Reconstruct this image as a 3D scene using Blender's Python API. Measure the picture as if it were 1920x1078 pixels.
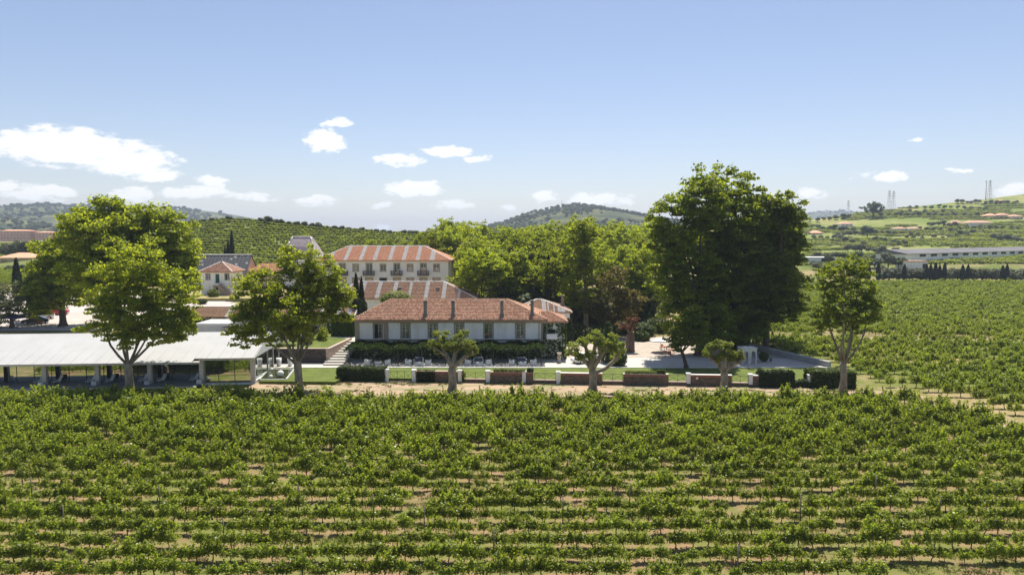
import bpy, math, random
import numpy as np
from mathutils import Vector, Matrix

for _o in list(bpy.data.objects):
    bpy.data.objects.remove(_o)
SC = bpy.context.scene
COL = SC.collection
R = math.radians
random.seed(7)
rng = np.random.default_rng(7)

# ------------------------------------------------------------------ camera
CAMZ, PITCH, FPX = 19.5, R(4.42), 1280.0
cam_d = bpy.data.cameras.new('camera')
cam_d.sensor_width = 36.0
cam_d.lens = 24.0
cam_d.clip_start = 0.5
cam_d.clip_end = 20000
cam = bpy.data.objects.new('camera', cam_d)
COL.objects.link(cam)
cam.location = (0, 0, CAMZ)
cam.rotation_euler = (R(90) - PITCH, 0, 0)
SC.camera = cam

# ------------------------------------------------------------------ sun, sky, exposure
SUN_EL, SUN_AZ = R(65), R(10)
sun_d = bpy.data.lights.new('sun', 'SUN')
sun_d.energy = 5.0
sun_d.angle = R(0.53)
sun_d.color = (1.0, 0.94, 0.84)
sun = bpy.data.objects.new('sun', sun_d)
COL.objects.link(sun)
_sd = Vector((math.sin(SUN_AZ) * math.cos(SUN_EL), math.cos(SUN_AZ) * math.cos(SUN_EL), math.sin(SUN_EL)))
sun.rotation_euler = (-_sd).to_track_quat('-Z', 'Y').to_euler()
sun.location = (20, 60, 120)

world = bpy.data.worlds.new('World')
SC.world = world
world.use_nodes = True
SKY_STRENGTH = 0.086
CLOUD_WHITE = 9.4


def build_world():
    nt = world.node_tree
    nt.nodes.clear()
    N = nt.nodes.new
    L = nt.links.new

    def math_(op, a, b=None, clamp=False):
        n = N('ShaderNodeMath'); n.operation = op; n.use_clamp = clamp
        for i, v in enumerate((a, b)):
            if v is None:
                continue
            if isinstance(v, (int, float)):
                n.inputs[i].default_value = v
            else:
                L(v, n.inputs[i])
        return n.outputs[0]
    out = N('ShaderNodeOutputWorld')
    bg = N('ShaderNodeBackground')
    bg.inputs['Strength'].default_value = SKY_STRENGTH
    sky = N('ShaderNodeTexSky')
    sky.sky_type = 'NISHITA'
    sky.sun_disc = False
    sky.sun_elevation = SUN_EL
    sky.sun_rotation = SUN_AZ
    sky.altitude = 100
    sky.air_density = 1.0
    sky.dust_density = 0.5
    sky.ozone_density = 3.0
    tc = N('ShaderNodeTexCoord')
    sep = N('ShaderNodeSeparateXYZ')
    L(tc.outputs['Generated'], sep.inputs[0])
    x, y, z = sep.outputs
    az = math_('ARCTAN2', x, y)
    # the same kind of fair weather clouds all round the horizon
    wr = N('ShaderNodeMath'); wr.operation = 'WRAP'
    L(az, wr.inputs[0]); wr.inputs[1].default_value = R(45); wr.inputs[2].default_value = R(-45)
    el = math_('ARCSINE', z)
    comb = N('ShaderNodeCombineXYZ')
    L(wr.outputs[0], comb.inputs[0]); L(el, comb.inputs[1])
    # wispy distortion
    def noise(scale, detail, rough, vec, sy=2.2):
        mp = N('ShaderNodeMapping'); mp.inputs['Scale'].default_value = (1, sy, 1)
        L(vec, mp.inputs[0])
        n = N('ShaderNodeTexNoise'); n.inputs['Scale'].default_value = scale
        n.inputs['Detail'].default_value = detail; n.inputs['Roughness'].default_value = rough
        L(mp.outputs[0], n.inputs['Vector'])
        return n
    n1 = noise(16, 5, 0.6, comb.outputs[0])
    n2 = noise(55, 6, 0.62, comb.outputs[0])
    vs = N('ShaderNodeVectorMath'); vs.operation = 'SUBTRACT'; vs.inputs[1].default_value = (0.5, 0.5, 0.5)
    L(n1.outputs['Color'], vs.inputs[0])
    vm = N('ShaderNodeVectorMath'); vm.operation = 'MULTIPLY'; vm.inputs[1].default_value = (0.075, 0.026, 0)
    L(vs.outputs[0], vm.inputs[0])
    va = N('ShaderNodeVectorMath'); va.operation = 'ADD'
    L(comb.outputs[0], va.inputs[0]); L(vm.outputs[0], va.inputs[1])
    clouds = [  # azimuth, elevation, half width, half height as seen in the photograph (pixels)
        (150, 260, 150, 28, 1.0), (250, 288, 92, 24, .95), (95, 250, 90, 20, 1.0), (290, 316, 60, 9, .7),
        (80, 340, 60, 12, .8), (10, 327, 40, 12, .8), (75, 392, 70, 9, .8), (262, 350, 34, 12, .85),
        (372, 354, 75, 12, .85), (400, 332, 32, 12, .8), (480, 362, 60, 7, .65),
        (612, 261, 34, 17, 1.0), (629, 229, 26, 9, .85), (596, 372, 34, 10, .8),
        (750, 298, 50, 12, .75), (843, 282, 42, 9, .85), (900, 297, 28, 6, .7),
        (780, 350, 56, 15, .95), (850, 385, 36, 10, .75), (725, 383, 22, 6, .7), (957, 389, 18, 9, .8),
        (1015, 366, 30, 10, .8), (1115, 374, 62, 14, .95), (1645, 317, 42, 10, .9), (1510, 352, 28, 10, .85),
        (1900, 335, 30, 14, .9), (1445, 372, 30, 14, .9), (1712, 250, 18, 6, .4), (1780, 297, 18, 5, .5), (718, 423, 20, 8, .8)]
    acc = None
    for (px, py, w, h, amp) in clouds:
        a = math.atan((px - 960) / FPX)
        e = PITCH * -1 + math.atan((539 - py) / math.hypot(FPX, px - 960))
        mp = N('ShaderNodeMapping'); mp.vector_type = 'TEXTURE'
        mp.inputs['Location'].default_value = (a, e, 0)
        c2 = math.cos(a) ** 2
        mp.inputs['Scale'].default_value = (w * 1.25 / FPX * c2, h * 1.35 / FPX, 1)
        L(va.outputs[0], mp.inputs[0])
        ln = N('ShaderNodeVectorMath'); ln.operation = 'LENGTH'
        L(mp.outputs[0], ln.inputs[0])
        v = math_('MULTIPLY', math_('SUBTRACT', 1.0, ln.outputs['Value'], True), amp)
        acc = v if acc is None else math_('MAXIMUM', acc, v)
    ns = math_('MULTIPLY', math_('SUBTRACT', n2.outputs[0], 0.47), 1.5)
    gate = math_('MULTIPLY', acc, 6.0, True)
    tot = math_('ADD', acc, math_('MULTIPLY', ns, gate))
    mr = N('ShaderNodeMapRange'); mr.interpolation_type = 'SMOOTHSTEP'
    mr.inputs[1].default_value = 0.08; mr.inputs[2].default_value = 0.50
    L(tot, mr.inputs[0])
    fac = math_('MULTIPLY', mr.outputs[0], 0.93)
    mix = N('ShaderNodeMix'); mix.data_type = 'RGBA'
    L(fac, mix.inputs[0])
    tint = N('ShaderNodeMix'); tint.data_type = 'RGBA'; tint.blend_type = 'MULTIPLY'; tint.inputs[0].default_value = 1.0
    L(sky.outputs[0], tint.inputs[6]); tint.inputs[7].default_value = (1.09, 0.965, 0.945, 1)
    L(tint.outputs[2], mix.inputs[6])
    mix.inputs[7].default_value = (CLOUD_WHITE, CLOUD_WHITE * 0.99, CLOUD_WHITE * 0.975, 1)
    L(mix.outputs[2], bg.inputs['Color'])
    L(bg.outputs[0], out.inputs['Surface'])


build_world()
SC.view_settings.view_transform = 'Standard'
SC.view_settings.look = 'None'
SC.view_settings.gamma = 1
SC.view_settings.use_curve_mapping = False
SC.view_settings.exposure = 0.65
cy = SC.cycles
cy.use_denoising = True
cy.max_bounces = 6
cy.diffuse_bounces = 4
cy.glossy_bounces = 3
cy.transmission_bounces = 3
cy.transparent_max_bounces = 6
cy.volume_bounces = 0
cy.caustics_reflective = False
cy.caustics_refractive = False
cy.sample_clamp_indirect = 6

# ------------------------------------------------------------------ measuring helpers
CP, SP = math.cos(PITCH), math.sin(PITCH)


def WX(px, Y, z=0.0):
    """world x of a picture column at distance Y and height z"""
    return (px - 960) * (Y * CP + (CAMZ - z) * SP) / FPX


def WZ(py, Y):
    """world height of a picture row at distance Y"""
    t = (py - 539) / FPX          # t = (dz cp - Y sp)/(Y cp + dz sp)
    dz = (Y * SP + t * Y * CP) / (CP - t * SP)
    return CAMZ - dz


def WY(py, z=0.0):
    """distance of a picture row on level z"""
    return (CAMZ - z) / math.tan(PITCH + math.atan((py - 539) / FPX))


def sstep(a, b, x):
    t = min(1, max(0, (x - a) / (b - a)))
    return t * t * (3 - 2 * t)


def lerp(a, b, t):
    return a + (b - a) * t


def interp(x, xs, ys):
    return float(np.interp(x, xs, ys))


# ------------------------------------------------------------------ scene helpers
def tag(o, label=None, cat=None, group=None, kind=None):
    if label: o['label'] = label
    if cat: o['category'] = cat
    if group: o['group'] = group
    if kind: o['kind'] = kind
    return o


def link(o, parent=None):
    COL.objects.link(o)
    if parent is not None:
        o.parent = parent
    return o


def empty(name, loc=(0, 0, 0), rz=0.0, label=None, cat=None, group=None):
    o = bpy.data.objects.new(name, None)
    o.empty_display_size = 0.3
    COL.objects.link(o)
    o.location = loc
    o.rotation_euler = (0, 0, rz)
    return tag(o, label, cat, group)


def meshobj(name, me, parent=None, loc=None, rot=None, scale=None):
    o = bpy.data.objects.new(name, me)
    link(o, parent)
    if loc is not None: o.location = loc
    if rot is not None: o.rotation_euler = rot
    if scale is not None: o.scale = scale if hasattr(scale, '__len__') else (scale,) * 3
    return o


def copy_tree(o, parent=None):
    c = o.copy()
    COL.objects.link(c)
    c.parent = parent
    for ch in o.children:
        copy_tree(ch, c)
    return c


class MB:
    """collects shapes into one mesh"""
    def __init__(self):
        self.v, self.f, self.s, self.mi = [], [], [], []
        self.cur = 0

    def face(self, pts, smooth=False):
        n = len(self.v)
        self.v += [tuple(p) for p in pts]
        self.f.append(tuple(range(n, n + len(pts))))
        self.s.append(smooth); self.mi.append(self.cur)

    def add(self, vs, fs, smooth=False):
        n = len(self.v)
        self.v += [tuple(p) for p in vs]
        for f in fs:
            self.f.append(tuple(i + n for i in f)); self.s.append(smooth); self.mi.append(self.cur)

    def box(self, x0, x1, y0, y1, z0, z1, top=None):
        """top = (inset x, inset y) tapers the top"""
        ix, iy = top or (0, 0)
        vs = [(x0, y0, z0), (x1, y0, z0), (x1, y1, z0), (x0, y1, z0),
              (x0 + ix, y0 + iy, z1), (x1 - ix, y0 + iy, z1), (x1 - ix, y1 - iy, z1), (x0 + ix, y1 - iy, z1)]
        self.add(vs, [(0, 3, 2, 1), (4, 5, 6, 7), (0, 1, 5, 4), (1, 2, 6, 5), (2, 3, 7, 6), (3, 0, 4, 7)])

    def cbox(self, c, s, bev=0.0):
        x, y, z = c; a, b, d = s[0] / 2, s[1] / 2, s[2] / 2
        if bev <= 0:
            return self.box(x - a, x + a, y - b, y + b, z - d, z + d)
        e = bev
        vs, idx = [], {}
        pts = []
        for sx in (-1, 1):
            for sy in (-1, 1):
                for sz in (-1, 1):
                    pts.append((sx, sy, sz))
        fs = []
        def V(p):
            if p not in idx:
                idx[p] = len(vs); vs.append(p)
            return idx[p]
        def P(s_, ax):
            q = [s_[0] * (a - e), s_[1] * (b - e), s_[2] * (d - e)]
            q[ax] = s_[ax] * (a, b, d)[ax]
            return V((x + q[0], y + q[1], z + q[2]))
        for ax in range(3):
            o1, o2 = [i for i in range(3) if i != ax]
            for s1 in (-1, 1):
                quad = []
                for (u, w) in ((-1, -1), (1, -1), (1, 1), (-1, 1)):
                    ss = [0, 0, 0]; ss[ax] = s1; ss[o1] = u; ss[o2] = w
                    quad.append(P(tuple(ss), ax))
                fs.append(tuple(quad))
        for ax in range(3):
            o1, o2 = [i for i in range(3) if i != ax]
            for u in (-1, 1):
                for w in (-1, 1):
                    q = []
                    for t, axx in ((-1, o1), (1, o1), (1, o2), (-1, o2)):
                        ss = [0, 0, 0]; ss[ax] = t; ss[o1] = u; ss[o2] = w
                        q.append(P(tuple(ss), axx))
                    fs.append(tuple(q))
        for p in pts:
            fs.append(tuple(P(p, ax) for ax in range(3)))
        self.add(vs, fs)

    def tube(self, pts, radii, n=6, cap=True, smooth=True):
        pts = [Vector(p) for p in pts]
        if not hasattr(radii, '__len__'):
            radii = [radii] * len(pts)
        base = len(self.v)
        up = None
        for i, p in enumerate(pts):
            d = (pts[min(i + 1, len(pts) - 1)] - pts[max(i - 1, 0)])
            d = d.normalized() if d.length > 1e-9 else Vector((0, 0, 1))
            if up is None:
                up = d.orthogonal().normalized()
            else:
                up = (up - d * up.dot(d))
                up = up.normalized() if up.length > 1e-6 else d.orthogonal().normalized()
            b = d.cross(up)
            for k in range(n):
                a = 2 * math.pi * k / n
                q = p + (up * math.cos(a) + b * math.sin(a)) * radii[i]
                self.v.append(tuple(q))
        for i in range(len(pts) - 1):
            for k in range(n):
                k2 = (k + 1) % n
                self.f.append((base + i * n + k, base + i * n + k2, base + (i + 1) * n + k2, base + (i + 1) * n + k))
                self.s.append(smooth); self.mi.append(self.cur)
        if cap:
            self.f.append(tuple(base + k for k in reversed(range(n)))); self.s.append(False); self.mi.append(self.cur)
            e = base + (len(pts) - 1) * n
            self.f.append(tuple(e + k for k in range(n))); self.s.append(False); self.mi.append(self.cur)

    def lathe(self, prof, c=(0, 0, 0), n=14, smooth=True):
        base = len(self.v)
        for r, z in prof:
            for k in range(n):
                a = 2 * math.pi * k / n
                self.v.append((c[0] + r * math.cos(a), c[1] + r * math.sin(a), c[2] + z))
        for i in range(len(prof) - 1):
            for k in range(n):
                k2 = (k + 1) % n
                self.f.append((base + i * n + k, base + i * n + k2, base + (i + 1) * n + k2, base + (i + 1) * n + k))
                self.s.append(smooth); self.mi.append(self.cur)
        self.f.append(tuple(base + k for k in reversed(range(n)))); self.s.append(False); self.mi.append(self.cur)
        e = base + (len(prof) - 1) * n
        self.f.append(tuple(e + k for k in range(n))); self.s.append(False); self.mi.append(self.cur)

    def prism(self, poly, y0, y1):
        """poly in (x,z), extruded along y"""
        n = len(poly)
        vs = [(p[0], y0, p[1]) for p in poly] + [(p[0], y1, p[1]) for p in poly]
        fs = [tuple(range(n)), tuple(reversed(range(n, 2 * n)))]
        for i in range(n):
            j = (i + 1) % n
            fs.append((i, i + n, j + n, j))
        self.add(vs, fs)

    def mesh(self, name, mats):
        me = bpy.data.meshes.new(name)
        me.from_pydata(self.v, [], self.f)
        if not isinstance(mats, (list, tuple)):
            mats = [mats]
        for m in mats:
            me.materials.append(m)
        me.polygons.foreach_set('use_smooth', self.s)
        me.polygons.foreach_set('material_index', self.mi)
        me.validate(); me.update()
        return me

    def build(self, name, mats, parent=None, **kw):
        return meshobj(name, self.mesh(name, mats), parent, **kw)


# ------------------------------------------------------------------ materials
def lin(h):
    h = h.lstrip('#')
    out = []
    for i in (0, 2, 4):
        c = int(h[i:i + 2], 16) / 255
        out.append(c / 12.92 if c <= 0.04045 else ((c + 0.055) / 1.055) ** 2.4)
    return tuple(out)


def _c4(c):
    return (c[0], c[1], c[2], 1)


def mat(name, col, rough=0.8, col2=None, scale=3.0, detail=5, bump=0.0, bscale=None, spec=0.3, metal=0.0, lo=0.38, hi=0.62, stretch=(1, 1, 1),
        col3=None, scale3=0.6):
    """plain painted / stone / soil surface with two-tone noise and fine relief"""
    m = bpy.data.materials.new(name); m.use_nodes = True
    nt = m.node_tree; N = nt.nodes.new; L = nt.links.new
    b = nt.nodes['Principled BSDF']
    b.inputs['Roughness'].default_value = rough
    b.inputs['Specular IOR Level'].default_value = spec
    b.inputs['Metallic'].default_value = metal
    b.inputs['Base Color'].default_value = _c4(col)
    tc = N('ShaderNodeTexCoord')
    mp = N('ShaderNodeMapping'); mp.inputs['Scale'].default_value = stretch
    L(tc.outputs['Object'], mp.inputs[0])
    if col2 is not None:
        n = N('ShaderNodeTexNoise'); n.inputs['Scale'].default_value = scale; n.inputs['Detail'].default_value = detail
        n.inputs['Roughness'].default_value = 0.62
        L(mp.outputs[0], n.inputs['Vector'])
        mr = N('ShaderNodeMapRange'); mr.inputs[1].default_value = lo; mr.inputs[2].default_value = hi
        L(n.outputs[0], mr.inputs[0])
        mx = N('ShaderNodeMix'); mx.data_type = 'RGBA'
        L(mr.outputs[0], mx.inputs[0]); mx.inputs[6].default_value = _c4(col); mx.inputs[7].default_value = _c4(col2)
        outc = mx.outputs[2]
        if col3 is not None:
            n3 = N('ShaderNodeTexNoise'); n3.inputs['Scale'].default_value = scale3; n3.inputs['Detail'].default_value = 4
            L(mp.outputs[0], n3.inputs['Vector'])
            mr3 = N('ShaderNodeMapRange'); mr3.inputs[1].default_value = 0.48; mr3.inputs[2].default_value = 0.66
            L(n3.outputs[0], mr3.inputs[0])
            mx3 = N('ShaderNodeMix'); mx3.data_type = 'RGBA'
            L(mr3.outputs[0], mx3.inputs[0]); L(outc, mx3.inputs[6]); mx3.inputs[7].default_value = _c4(col3)
            outc = mx3.outputs[2]
        L(outc, b.inputs['Base Color'])
    if bump:
        n2 = N('ShaderNodeTexNoise'); n2.inputs['Scale'].default_value = bscale or scale * 4; n2.inputs['Detail'].default_value = 5
        L(mp.outputs[0], n2.inputs['Vector'])
        bp = N('ShaderNodeBump'); bp.inputs['Strength'].default_value = bump; bp.inputs['Distance'].default_value = 0.05
        L(n2.outputs[0], bp.inputs['Height']); L(bp.outputs[0], b.inputs['Normal'])
    return m


def leafmat(name, c1, c2, tr, tfac=0.42, rough=0.55, spec=0.16, objvar=0.25, haze=None):
    m = bpy.data.materials.new(name); m.use_nodes = True
    nt = m.node_tree; N = nt.nodes.new; L = nt.links.new
    b = nt.nodes['Principled BSDF']
    b.inputs['Roughness'].default_value = rough
    b.inputs['Specular IOR Level'].default_value = spec
    g = N('ShaderNodeNewGeometry')
    oi = N('ShaderNodeObjectInfo')
    mx = N('ShaderNodeMix'); mx.data_type = 'RGBA'
    L(g.outputs['Random Per Island'], mx.inputs[0])
    mx.inputs[6].default_value = _c4(c1); mx.inputs[7].default_value = _c4(c2)
    hs = N('ShaderNodeHueSaturation')
    mr = N('ShaderNodeMapRange'); mr.inputs[3].default_value = 1 - objvar; mr.inputs[4].default_value = 1 + objvar
    L(oi.outputs['Random'], mr.inputs[0]); L(mr.outputs[0], hs.inputs['Value'])
    L(mx.outputs[2], hs.inputs['Color'])
    L(hs.outputs[0], b.inputs['Base Color'])
    t = N('ShaderNodeBsdfTranslucent')
    hs2 = N('ShaderNodeHueSaturation'); hs2.inputs['Color'].default_value = _c4(tr)
    L(mr.outputs[0], hs2.inputs['Value']); L(hs2.outputs[0], t.inputs['Color'])
    ms = N('ShaderNodeMixShader'); ms.inputs[0].default_value = tfac
    L(b.outputs[0], ms.inputs[1]); L(t.outputs[0], ms.inputs[2])
    L(ms.outputs[0], nt.nodes['Material Output'].inputs['Surface'])
    return m


def glassmat(name, tint=(0.02, 0.03, 0.03), mirror=0.55, rough=0.03):
    m = bpy.data.materials.new(name); m.use_nodes = True
    nt = m.node_tree; N = nt.nodes.new; L = nt.links.new
    b = nt.nodes['Principled BSDF']
    b.inputs['Base Color'].default_value = _c4(tint)
    b.inputs['Roughness'].default_value = 0.05
    gl = N('ShaderNodeBsdfGlossy'); gl.inputs['Roughness'].default_value = rough
    gl.inputs['Color'].default_value = (0.85, 0.9, 0.88, 1)
    ms = N('ShaderNodeMixShader'); ms.inputs[0].default_value = mirror
    L(b.outputs[0], ms.inputs[1]); L(gl.outputs[0], ms.inputs[2])
    L(ms.outputs[0], nt.nodes['Material Output'].inputs['Surface'])
    return m


def tilemat(name, c1, c2, c3):
    """clay tiles: each tile its own shade, patches of lichen"""
    m = bpy.data.materials.new(name); m.use_nodes = True
    nt = m.node_tree; N = nt.nodes.new; L = nt.links.new
    b = nt.nodes['Principled BSDF']; b.inputs['Roughness'].default_value = 0.85; b.inputs['Specular IOR Level'].default_value = 0.2
    g = N('ShaderNodeNewGeometry'); tc = N('ShaderNodeTexCoord')
    mx = N('ShaderNodeMix'); mx.data_type = 'RGBA'
    L(g.outputs['Random Per Island'], mx.inputs[0]); mx.inputs[6].default_value = _c4(c1); mx.inputs[7].default_value = _c4(c2)
    n = N('ShaderNodeTexNoise'); n.inputs['Scale'].default_value = 1.1; n.inputs['Detail'].default_value = 7; n.inputs['Roughness'].default_value = 0.7
    L(tc.outputs['Object'], n.inputs['Vector'])
    mr = N('ShaderNodeMapRange'); mr.inputs[1].default_value = 0.5; mr.inputs[2].default_value = 0.75
    L(n.outputs[0], mr.inputs[0])
    m2 = N('ShaderNodeMix'); m2.data_type = 'RGBA'
    L(mr.outputs[0], m2.inputs[0]); L(mx.outputs[2], m2.inputs[6]); m2.inputs[7].default_value = _c4(c3)
    L(m2.outputs[2], b.inputs['Base Color'])
    return m


def stonewallmat(name, c1, c2, mortar, scale=3.2, bump=0.8):
    m = bpy.data.materials.new(name); m.use_nodes = True
    nt = m.node_tree; N = nt.nodes.new; L = nt.links.new
    b = nt.nodes['Principled BSDF']; b.inputs['Roughness'].default_value = 0.9
    tc = N('ShaderNodeTexCoord')
    mp = N('ShaderNodeMapping'); mp.inputs['Scale'].default_value = (1, 1, 2.2)
    L(tc.outputs['Object'], mp.inputs[0])
    v = N('ShaderNodeTexVoronoi'); v.inputs['Scale'].default_value = scale
    L(mp.outputs[0], v.inputs['Vector'])
    e = N('ShaderNodeTexVoronoi'); e.feature = 'DISTANCE_TO_EDGE'; e.inputs['Scale'].default_value = scale
    L(mp.outputs[0], e.inputs['Vector'])
    sp = N('ShaderNodeSeparateColor'); L(v.outputs['Color'], sp.inputs[0])
    mx = N('ShaderNodeMix'); mx.data_type = 'RGBA'
    L(sp.outputs[0], mx.inputs[0]); mx.inputs[6].default_value = _c4(c1); mx.inputs[7].default_value = _c4(c2)
    mr = N('ShaderNodeMapRange'); mr.inputs[1].default_value = 0.02; mr.inputs[2].default_value = 0.09
    L(e.outputs['Distance'], mr.inputs[0])
    m2 = N('ShaderNodeMix'); m2.data_type = 'RGBA'
    L(mr.outputs[0], m2.inputs[0]); m2.inputs[6].default_value = _c4(mortar); L(mx.outputs[2], m2.inputs[7])
    L(m2.outputs[2], b.inputs['Base Color'])
    bp = N('ShaderNodeBump'); bp.inputs['Strength'].default_value = bump; bp.inputs['Distance'].default_value = 0.05
    L(mr.outputs[0], bp.inputs['Height']); L(bp.outputs[0], b.inputs['Normal'])
    return m


M = {}
M['leaf_plane'] = leafmat('plane_leaves', (0.055, 0.092, 0.009), (0.175, 0.22, 0.022), (0.56, 0.62, 0.03), 0.5, spec=.2, objvar=.08)  # dark and bright leaf tones spread apart to mimic shaded and sunlit leaves
M['leaf_wood'] = leafmat('wood_leaves', (0.06, 0.10, 0.009), (0.18, 0.22, 0.022), (0.54, 0.61, 0.03), 0.5, spec=.2, objvar=0.22)
M['leaf_dark'] = leafmat('dark_plane_leaves', (0.055, 0.09, 0.010), (0.105, 0.145, 0.016), (0.40, 0.47, 0.025), 0.46, spec=.2, objvar=.12)
M['leaf_vine'] = leafmat('vine_leaves', (0.045, 0.078, 0.008), (0.265, 0.31, 0.045), (0.52, 0.62, 0.04), 0.40, rough=0.40, spec=0.32, objvar=.2)  # wide tone spread per leaf paints sunlit highlights and dark gaps into the colour
M['leaf_hillvine'] = leafmat('hill_vine_leaves', (0.12, 0.155, 0.02), (0.19, 0.225, 0.04), (0.46, 0.52, 0.05), 0.42, spec=.15)
M['leaf_cyp'] = leafmat('cypress_leaves', (0.018, 0.030, 0.010), (0.035, 0.05, 0.014), (0.05, 0.07, 0.015), 0.15, rough=0.7, spec=0.15)
M['leaf_olive'] = leafmat('olive_leaves', (0.075, 0.09, 0.04), (0.15, 0.165, 0.08), (0.20, 0.22, 0.08), 0.26, rough=0.6)
M['leaf_bush'] = leafmat('bush_leaves', (0.04, 0.065, 0.014), (0.08, 0.11, 0.025), (0.15, 0.2, 0.03), 0.3)
M['leaf_hedge'] = leafmat('hedge_leaves', (0.03, 0.05, 0.012), (0.075, 0.10, 0.022), (0.14, 0.19, 0.03), 0.28)
M['leaf_ivy'] = leafmat('ivy_leaves', (0.03, 0.052, 0.009), (0.065, 0.10, 0.016), (0.24, 0.34, 0.03), 0.36, spec=.12)
M['leaf_pergola'] = leafmat('pergola_vine_leaves', (0.015, 0.030, 0.005), (0.045, 0.072, 0.011), (0.10, 0.17, 0.014), 0.28, spec=.08)  # darker than the ivy; shade from the house is put into the leaf colour
M['leaf_red'] = leafmat('rusty_leaves', (0.12, 0.055, 0.03), (0.21, 0.10, 0.05), (0.25, 0.11, 0.05), 0.3)
M['leaf_brown'] = leafmat('magnolia_leaves', (0.09, 0.10, 0.022), (0.19, 0.16, 0.05), (0.34, 0.28, 0.05), 0.36, rough=0.5, spec=0.2)
M['leaf_pale'] = leafmat('pale_leaves', (0.10, 0.13, 0.03), (0.17, 0.19, 0.06), (0.3, 0.33, 0.06), 0.35)
M['grass_blade'] = leafmat('grass_blades', (0.09, 0.12, 0.03), (0.19, 0.18, 0.07), (0.22, 0.25, 0.06), 0.3)
M['flower'] = leafmat('pale_flowers', (0.4, 0.38, 0.3), (0.5, 0.2, 0.18), (0.4, 0.3, 0.2), 0.3)

M['bark_plane'] = mat('plane_bark', (0.22, 0.18, 0.12), 0.85, (0.40, 0.35, 0.25), 2.2, bump=0.5, stretch=(1, 1, .45), col3=(0.12, 0.10, 0.075), scale3=1.1)
M['bark'] = mat('dark_bark', (0.06, 0.045, 0.032), 0.9, (0.12, 0.095, 0.07), 3, bump=0.6, stretch=(1, 1, .3))
M['bark_vine'] = mat('vine_bark', (0.06, 0.042, 0.03), 0.95, (0.13, 0.09, 0.06), 9, bump=0.8)
M['stake'] = mat('grey_stake_wood', (0.16, 0.13, 0.10), 0.9, (0.28, 0.24, 0.19), 6, stretch=(1, 1, .2))
M['white_wall'] = mat('white_render', (0.80, 0.80, 0.78), 0.9, (0.89, 0.89, 0.87), 0.7, bump=0.15, bscale=9, lo=.3, hi=.7, col3=(0.74, 0.73, 0.70), scale3=0.9, stretch=(1, 1, .35))
M['manor_wall'] = mat('manor_render', (0.84, 0.82, 0.80), 0.9, (0.90, 0.88, 0.86), 0.5, bump=0.1, lo=.3, hi=.7)
M['cream_wall'] = mat('cream_render', (0.56, 0.44, 0.30), 0.9, (0.64, 0.53, 0.38), 0.6)
M['pink_wall'] = mat('pink_render', (0.66, 0.40, 0.33), 0.9, (0.72, 0.46, 0.38), 0.6)
M['granite'] = mat('granite', (0.30, 0.25, 0.19), 0.85, (0.40, 0.34, 0.27), 5, bump=0.3, bscale=25)
M['granite_dark'] = mat('weathered_granite', (0.18, 0.16, 0.14), 0.9, (0.30, 0.28, 0.25), 4, bump=0.4)
M['tile'] = tilemat('clay_tiles', (0.38, 0.185, 0.115), (0.66, 0.41, 0.285), (0.38, 0.28, 0.20))
M['tile_brown'] = tilemat('brown_tiles', (0.40, 0.235, 0.15), (0.54, 0.34, 0.23), (0.40, 0.30, 0.21))
M['tile_orange'] = tilemat('orange_tiles', (0.66, 0.32, 0.19), (0.76, 0.42, 0.27), (0.66, 0.40, 0.27))
M['tile_white'] = mat('limewashed_ridge', (0.66, 0.63, 0.58), 0.9, (0.78, 0.76, 0.72), 2.0)
M['grey_roof'] = mat('grey_roof_sheet', (0.30, 0.27, 0.27), 0.7, (0.38, 0.35, 0.35), 0.5)
M['lilac_roof'] = mat('lilac_slate', (0.32, 0.27, 0.29), 0.75, (0.40, 0.34, 0.36), 0.8)
M['dark_slate'] = None
M['white_metal'] = mat('white_roof_sheet', (0.40, 0.40, 0.395), 0.65, (0.45, 0.45, 0.445), 0.35, lo=.3, hi=.7)
M['white_paint'] = mat('white_paint', (0.74, 0.74, 0.72), 0.6, (0.80, 0.80, 0.79), 2)
M['grey_paint'] = mat('grey_paint', (0.33, 0.34, 0.34), 0.6, (0.38, 0.39, 0.39), 1)
M['pale_column'] = mat('pale_concrete', (0.50, 0.47, 0.43), 0.8, (0.58, 0.55, 0.51), 2)
M['deck'] = mat('grey_deck', (0.20, 0.21, 0.22), 0.7, (0.26, 0.27, 0.28), 2, stretch=(1, 6, 1))
M['deck_edge'] = mat('pale_deck_edge', (0.36, 0.37, 0.36), 0.8, (0.48, 0.48, 0.46), 3)
M['dark_metal'] = mat('dark_metal', (0.03, 0.03, 0.033), 0.5, (0.045, 0.045, 0.05), 4)
M['iron'] = mat('wrought_iron', (0.025, 0.028, 0.028), 0.55, (0.05, 0.048, 0.045), 6)
M['glass'] = glassmat('window_glass', (0.015, 0.018, 0.02), 0.18)
M['glass_front'] = glassmat('tinted_front_glass', (0.012, 0.018, 0.016), 0.62)
M['dark_room'] = mat('dark_interior', (0.02, 0.018, 0.017), 0.95, (0.03, 0.028, 0.026), 2)  # near-black colour stands in for the shade of unlit rooms
M['shutter'] = mat('white_casement', (0.60, 0.59, 0.56), 0.6, (0.68, 0.67, 0.64), 4)
M['green_door'] = mat('green_door', (0.03, 0.09, 0.07), 0.6, (0.04, 0.12, 0.09), 3)
M['brown_wood'] = mat('brown_wood', (0.18, 0.07, 0.035), 0.7, (0.28, 0.12, 0.06), 5, stretch=(1, 1, .3))
M['terracotta'] = mat('terracotta', (0.42, 0.15, 0.07), 0.7, (0.5, 0.2, 0.1), 4)
M['red_cloth'] = mat('red_canvas', (0.55, 0.05, 0.03), 0.85, (0.62, 0.08, 0.05), 3)
M['white_cloth'] = mat('white_canvas', (0.78, 0.77, 0.75), 0.85, (0.84, 0.83, 0.81), 3)
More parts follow.
